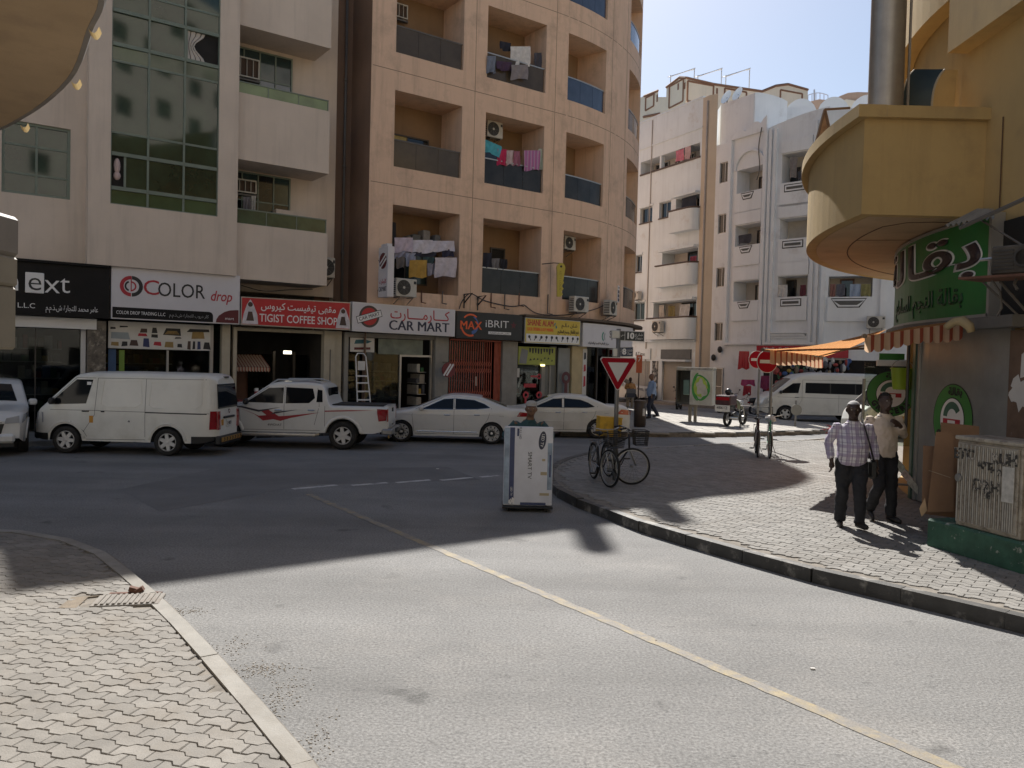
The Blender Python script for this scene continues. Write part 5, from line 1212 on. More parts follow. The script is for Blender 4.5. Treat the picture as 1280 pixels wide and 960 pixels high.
# ================================================================== rounded cream building on the right, with the grocery
OCHRE = mat('ochre_render', (0.48, 0.335, 0.145), 0.85, var=0.08, scale=0.9, bump=0.3, bscale=80, streak=0.3, dirt=(0.33, 0.23, 0.11), dscale=1.0, dlim=(0.55, 0.85))
SOFF = mat('soffit_render', (0.50, 0.36, 0.22), 0.85, var=0.12, scale=1.1, bump=0.3, bscale=70, dirt=(0.36, 0.26, 0.17), dscale=1.6, dlim=(0.5, 0.8))
GROOVE = mat('soffit_groove', (0.10, 0.055, 0.03), 0.9)
CX, CY, RW, RB_ = 14.5, 12.45, 7.6, 9.4
def FRt(a, d=0.0, z=0.0):
    """a runs along the wall towards the street corner nearest us, d out of the wall"""
    s = -a; r = RW + d
    if s <= 0: return Vector((CX - r, CY + s, z))
    t = s / RW; return Vector((CX - r * math.cos(t), CY + r * math.sin(t), z))
rb = wthing('rounded_corner_building', 'cream building with a rounded balcony slab above the green grocery sign', 'building', FRt(0, 0, 0))
def rbox(name, m, *bx, parent=None, step=.5):
    mb = MB()
    for q in bx: fbox(mb, FRt, *q, step=step)
    return mb.build(name, m, parent or rb)
# street wall, with the shop opening round the curve
mb = MB(); facade(mb, FRt, -14, 9.5, 0.1, 4.66, [(-4.6, -1.22, 0.17, 3.0, 2.4)], step=.5); facade(mb, FRt, -14, 9.5, 4.66, 14, [(-4.2, -2.6, 6.2, 8.0, .3)], step=.5)
mb.quad(FRt(9.5, 0, 0), FRt(9.5, -6, 0), FRt(9.5, -6, 14), FRt(9.5, 0, 14)); e = FRt(-14, 0, 0); mb.quad(e + Vector((6, -2, 0)), e, e + Vector((0, 0, 14)), e + Vector((6, -2, 14))); mb.quad(FRt(9.5, -6, 0), e + Vector((6, -2, 0)), e + Vector((6, -2, 14)), FRt(9.5, -6, 14))
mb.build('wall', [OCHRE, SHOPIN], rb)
mb = MB(); mb.poly([FRt(a, -.01, 13.7) for a in frange(-14, 9.5, .8)] + [FRt(9.5, -6, 13.7), e + Vector((6, -2, 13.7))]); mb.build('roof', OCHRE, rb)
# rounded balcony: shell, rim, soffit with its groove, flat end
A_N = 0.55; aa = frange(-14, A_N, .3)
def tongue(name, m, r0, r1, z0, z1, a0=-14, a1=A_N):
    mb = MB(); xs = frange(a0, a1, .3); v = []
    for a in xs: v += [FRt(a, r1, z0), FRt(a, r1, z1), FRt(a, r0, z1), FRt(a, r0, z0)]
    n = len(xs); f = []
    for i in range(n - 1):
        for k in range(4): f.append((4 * i + k, 4 * i + 4 + k, 4 * i + 4 + (k + 1) % 4, 4 * i + (k + 1) % 4))
    f += [(0, 1, 2, 3), tuple(4 * n - 4 + k for k in (3, 2, 1, 0))]
    mb.add(v, f); return mb.build(name, m, rb)
tongue('balcony_parapet', OCHRE, 1.62, 1.8, 4.66, 6.06); tongue('balcony_rim', OCHRE, 1.52, 1.93, 6.06, 6.24, a1=A_N + .10)
rbox('balcony_end', OCHRE, (A_N - .16, A_N, 0.0, 1.62, 4.66, 6.06)); rbox('balcony_rim', OCHRE, (A_N - .22, A_N + .10, 0.0, 1.515, 6.063, 6.236))
tongue('balcony_floor', SOFF, 0.01, 1.615, 4.655, 4.85, a1=A_N - .165)
mb = MB(); mb.tube([FRt(a, 1.05, 4.655) for a in frange(-9, A_N - .9, .3)] + [FRt(A_N - .55, .85, 4.655), FRt(A_N - .45, .5, 4.655), FRt(A_N - .45, .02, 4.655)], .012, 5); mb.tube([FRt(-1.6, 1.05, 4.655), FRt(-1.6, .02, 4.655)], .008, 4); mb.build('soffit_groove', GROOVE, rb)
# next storey: shallow ledge and the balcony above it
rbox('upper_ledge', OCHRE, (-.05, 9.4, 0.0, .3, 7.28, 10.6)); tongue('upper_balcony', OCHRE, .01, .3, 8.1, 9.9, a1=-.1)
mb = MB(); mb.tube([FRt(.98, .02, 4.7), FRt(.98, .02, 6.0)], .01, 4); mb.build('render_joint', GROOVE, rb)
# steel flue standing on the balcony
t = wthing('flue_pipe', 'tall galvanised steel flue standing on the rounded cream balcony', 'flue', (5.72, 12.62, 6.2))
GALV = mat('galvanised_steel', (.36, .34, .32), .42, .7, var=.16, scale=2.5, streak=.4)
mb = MB(); mb.lathe([(.255, 6.0), (.255, 8.6), (.262, 8.62), (.262, 8.68), (.255, 8.7), (.255, 13.5), (0, 13.5)], 28, M=Matrix.Translation((5.72, 12.62, 0))); mb.build('duct', GALV, t, smooth=True)
mb = MB(); mb.box((5.955, 12.40, 6.1), (5.985, 12.43, 13.4)); mb.build('seam', GALV, t)
# curved dark louvre beside it
t = wthing('curved_louvre', 'dark curved louvred hood on the balcony in front of the ochre wall', 'louvre', FRt(-.4, .5, 6.24)); LV = mat('dark_green_metal', (.028, .04, .036), .35, .2, var=.2)
def lv(u, v): an = v * 1.15; return P(1127 + 38 * u + 18 * (1 - math.cos(an)) * 1.5, 134 - 47 * math.sin(an) / .913, 12.9 - .25 * u)
for k in range(7):
    mb = MB(); mb.grid(lambda u, v, k=k: lv(u, (k + v) / 7) + Vector((-.01 * v, 0, .006 * v)), 3, 2); mb.build('slat', LV, t)
mb = MB(); mb.tube([lv(1, v / 10) for v in range(11)], .018, 5); mb.tube([lv(0, v / 10) for v in range(11)], .012, 5); mb.build('edge_trim', CREAMP, t)
mb = MB(); mb.add([lv(1, 0), lv(1, .5), lv(1, 1), lv(1, 0) + Vector((.35, 0, 0)), lv(1, 1) + Vector((.2, .0, 0))], [(0, 3, 4, 2, 1)]); mb.build('cheek', OCHRE, t)
# leaning wooden frame at the far end of the balcony
t = wthing('folded_frame', 'brown slatted frame leaning on the far rim of the rounded balcony', 'frame', P(1030, 160, 16.2)); WOOD = mat('brown_wood', (.17, .11, .075), .7, var=.2)
q = [P(1019, 182, 16.2), P(1031, 137, 16.3), P(1037, 163, 16.3), P(1062, 135, 16.5)]
mb = MB(); mb.tube([q[0], q[1]], .03, 5); mb.tube([q[1], q[2]], .03, 5); mb.tube([q[1], q[3]], .025, 5); mb.build('bar', WOOD, t); mb = MB(); mb.add([q[0], q[1], q[2], P(1024, 175, 16.2)], [(0, 1, 2, 3)]); mb.build('slat_sheet', mat('faded_wood', (.3, .2, .14), .7, var=.3, scale=12), t)

# ---------------------------------------------------------------- grocery: green sign, tiled wall, open shop
GREEN = mat('sign_green', (0.018, 0.16, 0.035), 0.35, var=0.12, scale=1.2, streak=.15)
gs = wthing('shop_sign', 'large curved green grocery fascia with dark Arabic letters outlined in white', 'shop sign', FRt(-.5, .1, 3.17))
mb = MB(); fbox(mb, FRt, -6.5, 1.1, .02, .17, 3.17, 4.62, step=.3); mb.build('sign_face', GREEN, gs)
mb = MB(); fbox(mb, FRt, -6.5, 1.1, .16, .2, 3.15, 3.20, step=.3); fbox(mb, FRt, -6.5, 1.1, .16, .2, 4.585, 4.63, step=.3); fbox(mb, FRt, 1.06, 1.12, .01, .2, 3.15, 4.63); mb.build('sign_frame', ALU, gs)
def bent_text(name, body, m, fm, a, d, z, h, parent, width=None, bold=0.0, th=.012, tilt=0.0):
    c = bpy.data.curves.new(name, 'FONT'); c.body = body; c.size = 1.0; c.extrude = 0.0; c.offset = bold; c.align_x = 'RIGHT'; c.align_y = 'BOTTOM_BASELINE'; c.resolution_u = 4
    o = bpy.data.objects.new(name, c); me = bpy.data.meshes.new_from_object(o); bpy.data.objects.remove(o); bpy.data.curves.remove(c); me.name = name; me.materials.append(m)
    xs = [v.co.x for v in me.vertices]; sx = width / (max(xs) - min(xs)) if width else h; og = org(parent); x1 = max(xs)
    bm = bmesh.new(); bm.from_mesh(me)
    long_ = [e for e in bm.edges if e.calc_length() * sx > .25]
    if long_: bmesh.ops.subdivide_edges(bm, edges=long_, cuts=4); bmesh.ops.triangulate(bm, faces=bm.faces)
    r = bmesh.ops.extrude_face_region(bm, geom=bm.faces[:]); up = {v for v in r['geom'] if isinstance(v, bmesh.types.BMVert)}
    for v in bm.verts:
        x = (v.co.x - x1) * sx; v.co = fm(a + x, d + (th if v in up else 0), z + v.co.y * h + x * tilt) - og
    bmesh.ops.recalc_face_normals(bm, faces=bm.faces)
    bm.to_mesh(me); bm.free(); return link(name, me, parent)
bt = arabic('بقالة'); DKL = mat('letter_dark', (.035, .022, .024), .4)
bent_text('letter_outline', bt, INKW, FRt, .88, .172, 3.92, .82, gs, width=4.5, bold=.038, th=.008); bent_text('lettering', bt, DKL, FRt, .85, .182, 3.92, .82, gs, width=4.44, bold=.008, th=.02)
bent_text('lettering', arabic('بقالة النجم الساطع'), mat('letter_dark_green', (.008, .05, .015), .4), FRt, .42, .172, 3.40, .36, gs, width=3.0, bold=.018, th=.01)
MOS = mat('mosaic_tiles', (.215, .215, .20), .28, var=.16, scale=2.2, bump=.06, bscale=260, streak=.15, speck=(.13, 190))
mb = MB(); fbox(mb, FRt, -1.2, 1.42, .0, .05, .17, 3.12, step=.4); mb.build('mosaic_wall', MOS, rb)
rbox('shutter_box', mat('grey_shutter_box', (.13, .125, .115), .5, var=.15), (-1.2, 1.9, .06, .34, 2.98, 3.14), (-4.8, -1.2, .06, .3, 3.02, 3.14))
rbox('brown_panel', mat('brown_plaster', (.15, .095, .065), .85, var=.25, scale=3, dirt=(.28, .24, .2), dscale=7, dlim=(.62, .68)), (1.42, 3.4, .0, .06, .17, 2.95)); rbox('dark_gap', DARK, (1.12, 1.9, .0, .03, 3.16, 4.5))
t = wthing('torn_poster', 'torn white paper pasted on the brown panel behind the cabinet', 'poster', FRt(1.7, .07, 2.1)); M = frame_at(FRt(1.72, .065, 2.1), (0, -1, 0)); rnd = random.Random(4); mb = MB(); flat(mb, M, [(.26 * math.cos(k * PI / 11) * rnd.uniform(.6, 1.2), .22 * math.sin(k * PI / 11) * rnd.uniform(.6, 1.3)) for k in range(22)], 0); flat(mb, M, [(-.04, .2), (.06, .22), (.03, .55), (-.03, .52)], 0); mb.build('paper', PAPER, t)
# round grocery badges
def badge(name, label, M, r, parent_loc):
    t = wthing(name, label, 'sticker', parent_loc, 'round grocery badges'); gm = mat('badge_green', (.05, .21, .045), .45, var=.05); seq = ((r, INKB, .000), (r * .97, gm, .003), (r * .62, INKB, .006), (r * .59, INKW, .009))
    for k, (rr, m_, d_) in enumerate(seq): mb = MB(); disc(mb, M, 0, 0, rr, d_ + .004, n=40); mb.build('ring', m_, t)
    mb = MB(); disc(mb, M, 0, .06 * r, .44 * r, .016, .24 * r, .5, PI * .98); mb.build('emblem', mat('badge_dark_green', (.05, .13, .09), .5), t); mb = MB(); flat(mb, M, [(-.44 * r, .02 * r), (.42 * r, .02 * r), (.42 * r, -.16 * r), (.1 * r, -.16 * r), (.05 * r, -.34 * r), (-.2 * r, -.4 * r), (-.44 * r, -.2 * r)], .016); mb.build('emblem', CRIM, t)
    mb = MB(); flat(mb, M, [(-.2 * r, -.02 * r), (.18 * r, -.02 * r), (.18 * r, -.2 * r), (-.2 * r, -.2 * r)], .018); mb.build('emblem', INKW, t)
    for k, ch in enumerate('GROCERY'):
        an = -PI / 2 + (k - 3) * .33; T = M @ Matrix.Translation((.79 * r * math.cos(an), -.012, .79 * r * math.sin(an))) @ Matrix.Rotation(-(an + PI / 2), 4, 'Y'); text('lettering', ch, INKB, T, .22 * r, t, depth=.002, bold=.03)
    an = PI / 2 - .15; T = M @ Matrix.Translation((.78 * r * math.cos(an), -.012, .78 * r * math.sin(an))); text('lettering', arabic('بقالة'), INKB, T, .2 * r, t, depth=.002, width=.7 * r, bold=.02)
badge('round_badge', 'green round grocery badge stuck on the grey mosaic wall above the cardboard', frame_at(FRt(.05, .052, 1.62), (0, -1, 0)), .56, FRt(.05, .05, 1.6))
c = P(1113, 492, 15.4); ax = Vector((1, -.25, 0)).normalized(); badge('round_badge', 'large green round grocery badge on the open shop pane behind the two men', frame_at(c + Vector((0, -.02, 0)), ax), .44, c)
# open shop front: pane carrying the badge, frames, shelves
t = wthing('shop_entrance', 'open grocery entrance with dark door frame and stocked shelves', 'shop front', FRt(-2.5, .0, .15))
MB().box((-.47, .0, -1.0), (.5, .02, .62), M=frame_at(c, ax)).build('glass_pane', glass_clear('entrance_glass', (.8, .84, .8)), t)
rbox('door_frame', mat('green_white_frame', (.05, .10, .07), .4), (-1.34, -1.22, -.05, .12, .17, 3.0), (-1.62, -1.56, -.05, .04, .17, 3.0), parent=t); rbox('door_jamb', ALU, (-1.22, -1.14, .05, .09, .17, 3.0), parent=t)
for a0, a1 in ((-2.6, -1.66), (-4.4, -2.9)):
    mb = MB(); rnd = random.Random(int(-a0 * 10))
    for z in (.4, .8, 1.2, 1.6, 2.0):
        a = a0
        while a < a1 - .1: w_ = rnd.uniform(.08, .2); mb.m(rnd.randrange(len(GOODC))); fbox(mb, FRt, a, a + w_, -1.2, -.95, z, z + rnd.uniform(.15, .33)); a += w_ + .02
    mb.build('goods', GOODC, t, kind='stuff'); rbox('shelf_board', ALU, *[(a0, a1, -1.25, -.9, z - .03, z - .003) for z in (.4, .8, 1.2, 1.6, 2.0)], parent=t)
# newspapers in a rack by the door
q = wthing('newspaper_rack', 'wire rack of slanting folded newspapers by the grocery door', 'rack', P(1132, 625, 13.6)); mb = MB()
for k in range(4):
    b0 = P(1121 + k * 6, 578 + k * 10, 13.9 - k * .1); T = Matrix.Translation(b0) @ Matrix.Rotation(.2, 4, 'Z') @ Matrix.Rotation(.75, 4, 'Y'); MB().box((-.17, -.01 - k * .03, -.055), (.17, .0 - k * .03, .055), M=T).build('newspaper', mat('newsprint_%d' % (k % 3), [(.62, .62, .56), (.52, .56, .52), (.62, .52, .5)][k % 3], .8, var=.35, scale=20), q)
for dx in (-.16, .16): mb.tube([P(1131, 610, 13.8) + Vector((dx, 0, -.45)), P(1131, 610, 13.8) + Vector((dx, .05, .75))], .012, 5)
mb.tube([P(1116, 605, 13.7), P(1150, 607, 13.7)], .02, 5); mb.build('rack_frame', ALU, q)
# green bucket hung under the awning
q = wthing('bucket', 'lime green plastic bucket hanging under the grocery awning', 'bucket', P(1127, 470, 14.2)); LIME = mat('lime_plastic', (.30, .42, .03), .4, var=.05, subs=.2); T = Matrix.Translation(P(1127, 487, 14.2))
mb = MB(); mb.lathe([(0, 0), (.14, 0), (.15, .02), (.185, .36), (.20, .365), (.20, .385), (.18, .385), (.145, .03), (0, .02)], 24, M=T); mb.build('bucket_body', LIME, q, smooth=True)
mb = MB(); mb.tube([T @ Vector((.19 * math.cos(k * PI / 10), 0, .37 + .16 * math.sin(k * PI / 10))) for k in range(11)], .007, 5); mb.build('handle', ALU, q)
q = wthing('awning_post', 'thin black post under the grocery awning beside the lime bucket', 'post', P(1130, 600, 13.6)); mb = MB(); c2 = P(1132, 540, 13.6); mb.tube([(c2.x, c2.y, 1.3), (c2.x, c2.y, 3.05)], .025, 6); mb.build('pole', BLACK, q)
q = wthing('small_green_sign', 'small green lettered plate hung behind the lime bucket', 'sign', P(1115, 446, 14.6)); T = frame_at(P(1115, 446, 14.6), (1, -.1, 0)); MB().box((-.22, 0, -.06), (.22, .02, .06), M=T).build('plate', mat('badge_green', (0, 0, 0)), q); MB().box((-.26, -.01, -.17), (.26, .03, -.065), M=T).build('lower_plate', INKW, q)

# ---------------------------------------------------------------- striped awnings
AWN = stripe_mat('striped_awning_cloth', [(.72, .38, .15), (.16, .06, .04), (.72, .40, .18), (.42, .12, .05)], 'U', [.30, .17, .38, .24], subs=.72)
VAL = stripe_mat('striped_valance_cloth', [(.66, .47, .32), (.36, .09, .05)], 'U', [.62, .38], subs=.6)
def awning(label, oL, oR, iL, iR, loc, val, n, sag=.06):
    """outer edge oL-oR, inner edge iL-iR; val = list of edges carrying a scalloped valance"""
    t = wthing('striped_awning', label, 'awning', loc, 'striped awnings of the grocery')
    mb = MB(); mb.grid(lambda u, v: (oL.lerp(oR, u)).lerp(iL.lerp(iR, u), v) - Vector((0, 0, sag * math.sin(v * PI))), 30, 8)
    for i in mb.uv: mb.uv[i] = (mb.uv[i][0] * n, mb.uv[i][1])
    mb.build('awning_cloth', AWN, t, smooth=True, uv=True)
    mb = MB(); mb.tube([oL, oR], .035, 8); mb.build('front_bar', mat('bronze_bar', (.12, .085, .055), .5, .3), t); mb = MB(); mb.tube([oL.lerp(oR, .12), iL.lerp(iR, .1) - Vector((0, 0, .25))], .02, 6); mb.tube([oL.lerp(oR, .88), iL.lerp(iR, .9) - Vector((0, 0, .25))], .02, 6); mb.build('arm', mat('bronze_bar', (.12, .085, .055), .5, .3), t)
    for (a, b, k, h) in val:
        mb = MB(); nn = Vector((-(b - a).y, (b - a).x, 0)).normalized()
        mb.grid(lambda u, v: a.lerp(b, u) + nn * (.025 * math.sin(u * k * 2 * PI) * v) - Vector((0, 0, v * (h + .045 * abs(math.sin(u * k * PI)) + .02 * math.sin(u * 9)))), k * 8, 3)
        for i in mb.uv: mb.uv[i] = (mb.uv[i][0] * k, mb.uv[i][1])
        mb.build('valance', VAL, t, smooth=True, uv=True)
oL, oR, iL, iR = P(953, 437, 15), P(1029, 446, 19.5), P(1079, 419, 13.7), P(1108, 412, 18.6)
awning('sunlit orange striped awning glowing over the far side of the grocery', oL, oR, iL, iR, oL.lerp(iR, .5), [(P(963, 437, 15.0), oR, 11, .22)], 9)
nL, nR, mL, mR = P(1081, 420, 11.7), P(1079, 420, 13.6), P(1204, 401, 11.6), P(1150, 404, 13.6)
awning('shaded striped awning with a scalloped valance beside the green sign', nL, nR, mL, mR, nL.lerp(mR, .5), [(nL, mL + Vector((0, 0, -.02)), 10, .20)], 5, .03)
q = wthing('rolled_fabric', 'cream rolled awning end in shade under the green sign', 'fabric roll', P(1197, 404, 11.3)); mb = MB(); mb.tube([P(1183, 409, 11.4), P(1193, 402, 11.3), P(1203, 401, 11.2), P(1212, 408, 11.1), P(1214, 415, 11.1)], [.05, .06, .07, .065, .05], 10); mb.build('roll', mat('cream_fabric', (.4, .31, .17), .9, var=.15), q, smooth=True)
# corrugated sheet, bracket shelf and old air conditioner at the right edge
q = wthing('corrugated_sheet', 'grey corrugated sheet sloping over the green sign', 'corrugated sheet', P(1215, 272, 11.1)); mb = MB()
A_, B_, C_, D_ = P(1180, 283, 11.5), P(1243, 272, 10.9), P(1243, 262, 11.0), P(1222, 262, 11.7)
mb.grid(lambda u, v: A_.lerp(B_, u).lerp(D_.lerp(C_, u), v) + Vector((0, 0, .022 * math.sin(u * 9 * 2 * PI))), 72, 3); mb.build('sheet', mat('weathered_zinc', (.33, .32, .29), .6, .3, var=.2), q, smooth=True)
mb = MB(); mb.tube([P(1200, 285, 11.3), P(1300, 240, 10.2)], .03, 5); mb.tube([P(1228, 276, 11.2), P(1300, 320, 10.4)], .015, 5); mb.build('support_bar', PGREY, q)
q = wthing('bracket_shelf', 'rusty steel shelf on angle brackets holding the old air conditioner', 'shelf', P(1262, 350, 10.2)); mb = MB()
sA = P(1217, 348, 10.3); sB = P(1300, 343, 9.6); mb.box((-.05, -.25, -.03), ((sB - sA).length, .25, 0), M=frame_at(sA, sB - sA)); mb.build('shelf_plate', RUST, q); mb = MB(); mb.tube([P(1250, 352, 10.2), P(1285, 392, 10.3)], .018, 5); mb.tube([P(1228, 352, 10.5), P(1300, 420, 10.6)], .015, 5); mb.build('brace', PGREY, q); mb = MB(); mb.tube([P(1225, 325, 10.4), P(1262, 321, 10.1)], .022, 5); mb.build('rail', ALU, q)
q = wthing('old_air_conditioner', 'grimy old window air conditioner on the rusty shelf at the right edge', 'air conditioner', P(1262, 340, 10.2)); T = frame_at(P(1249, 346, 10.15), sB - sA); GRIM = mat('grimy_beige', (.075, .065, .052), .7, var=.4, scale=6)
MB().box((0, -.2, .005), (.5, .22, .36), M=T, bev=.02).build('casing', GRIM, q)
for k in range(6): MB().box((.03, -.21, .06 + k * .045), (.28, -.2, .085 + k * .045), M=T).build('louvre', mat('grimy_dark', (.05, .045, .04), .7), q)
mb = MB(); mb.lathe([(.0, .0), (.12, .0), (.12, .02), (.09, .02)], 18, M=T @ Matrix.Translation((.40, -.2, .2)) @ Matrix.Rotation(PI / 2, 4, 'X')); mb.build('fan_guard', mat('grimy_dark', (0, 0, 0)), q)
mb = MB(); mb.tube([P(1240, 350, 10.2), P(1250, 365, 10.15), P(1252, 385, 10.2), P(1246, 395, 10.3)], .014, 5); mb.tube([P(1272, 342, 9.9), P(1268, 355, 9.85), P(1272, 362, 9.8)], .02, 5); mb.build('cable', PGREY, q)

# ================================================================== matching corner building on the left, over our heads
lcb = wthing('left_corner_building', 'cream corner building whose rounded slab hangs over the near left pavement', 'building', (-6, 7, 0))
le = smooth_line([(-7.5, 9.2), (-5.9, 8.75), (-4.9, 8.0), (-3.85, 6.9), (-3.12, 5.85), (-2.72, 5.24), (-2.35, 4.2), (-2.2, 3.0), (-2.2, 1.0)], 5)
def slabpoly(off):
    out = []
    for i, p in enumerate(le):
        a = le[max(0, i - 1)]; b = le[min(len(le) - 1, i + 1)]; d = (b - a).normalized(); out.append((p.x - d.y * -off * -1, p.y + d.x * -off * 1))
    return out
sp = [(p.x, p.y) for p in le] + [(-9, 1), (-9, 9.2)]
mb = MB(); mb.prism(sp[::-1], 4.66, 6.2); mb.build('slab', SOFF, lcb)
mb = MB(); mb.tube([(p.x, p.y, 4.70) for p in le], (.035, .05), 6); mb.build('drip_edge', mat('grey_edge_trim', (.26, .235, .21), .7), lcb)
mb = MB()
for p, q_ in zip(le, le[1:]):
    pass
off = [(p.x - .62 * (0.75 if k > 8 else .8), p.y - .62 * .55) for k, p in enumerate(le)]
mb.tube([(x, y, 4.66) for x, y in off], .014, 5); mb.build('soffit_groove', GROOVE, lcb)
for px, py in ((117, 36), (94, 101), (30, 156)):
    Y = {117: 5.78, 94: 6.75, 30: 7.9}[px]; c = P(px, py, Y); mb = MB(); mb.grid(lambda u, v: c + Vector((.075 * (u - .5) + .02 * v, .03 * math.sin(u * 3), -.05 * v - .02 * math.sin(u * 5))), 5, 3); mb.build('paint_flake', mat('cream_flake', (.62, .47, .24), .8, subs=.3), lcb)
mb = MB(); mb.prism([(-9, 1), (-6.6, 1), (-6.6, 7.4), (-9, 8.0)], .09, 4.66); mb.prism([(-9, 1.02), (-6.3, 1.02), (-6.3, 7.0), (-9, 7.6)], 6.2, 9.5); mb.build('wall', OCHRE, lcb)
q = wthing('shutter_casing', 'tall grey-beige sheet metal casing at the left edge', 'casing', P(5, 440, 6.6)); a = P(11, 440, 6.6) - Vector((.06, 0, 0))
MB().box((a.x - .5, a.y - .15, a.z + .02), (a.x, a.y + .2, a.z + .55), bev=.02).build('lower_box', mat('beige_sheet', (.23, .20, .15), .6, var=.1), q)
MB().box((a.x - .5, a.y - .14, a.z + .552), (a.x + .012, a.y + .2, a.z + .8), bev=.02).build('middle_box', mat('beige_sheet', (.33, .29, .22), .6), q); MB().box((a.x - .5, a.y - .16, a.z + .802), (a.x + .012, a.y + .22, a.z + 1.14), bev=.03).build('upper_box', mat('grey_sheet', (.2, .175, .15), .6), q)
mb = MB(); mb.tube([(a.x - .25, a.y, a.z + .1), (a.x - .25, a.y, .05)], .03, 6); mb.tube([(a.x - .25, a.y, a.z + 1.1), (a.x - .25, a.y, 4.7)], .03, 6); mb.build('pole', PGREY, q)
# ================================================================== vehicles (built facing -X, front at x = 0, wheels on z = 0)
PAINT = mat('white_car_paint', (0.62, 0.62, 0.60), 0.28, var=0.05, scale=1.5, coat=0.5, dirt=(.46, .44, .40), dscale=1.2, dlim=(.55, .9), world=False)
PAINTW = mat('van_white_paint', (0.66, 0.65, 0.60), 0.35, var=0.05, scale=1.5, coat=0.35, dirt=(.47, .45, .39), dscale=1.1, dlim=(.5, .85), world=False)
CGLASS = mat('car_glass', (0.008, 0.010, 0.013), 0.04, var=0.0, spec=0.28)
RUBBER = mat('tyre_rubber', (0.016, 0.015, 0.014), 0.85, var=0.15, dirt=(.05, .046, .04), dscale=6, world=False)
ALLOY = mat('alloy_wheel', (0.52, 0.52, 0.52), 0.35, 0.35, var=0.05)
SEAM = mat('panel_gap', (0.05, 0.05, 0.05), 0.8, var=0)
TRIMB = mat('black_trim', (0.015, 0.015, 0.015), 0.5, var=0.1)
CHROME = mat('chrome', (0.6, 0.6, 0.6), 0.15, 1.0, var=0)
TAIL = mat('tail_lamp_red', (0.28, 0.01, 0.015), 0.15, var=0.1, coat=.6)
LAMP = mat('lamp_glass', (0.35, 0.36, 0.38), 0.08, var=0.1, coat=.8)
PLATE = mat('number_plate', (0.55, 0.55, 0.52), 0.5)
UNDER = mat('underbody', (0.012, 0.012, 0.012), 0.9)
DECR = mat('decal_red', (0.30, 0.02, 0.03), 0.4, var=0); DECB = mat('decal_dark', (0.05, 0.045, 0.06), 0.4, var=0)

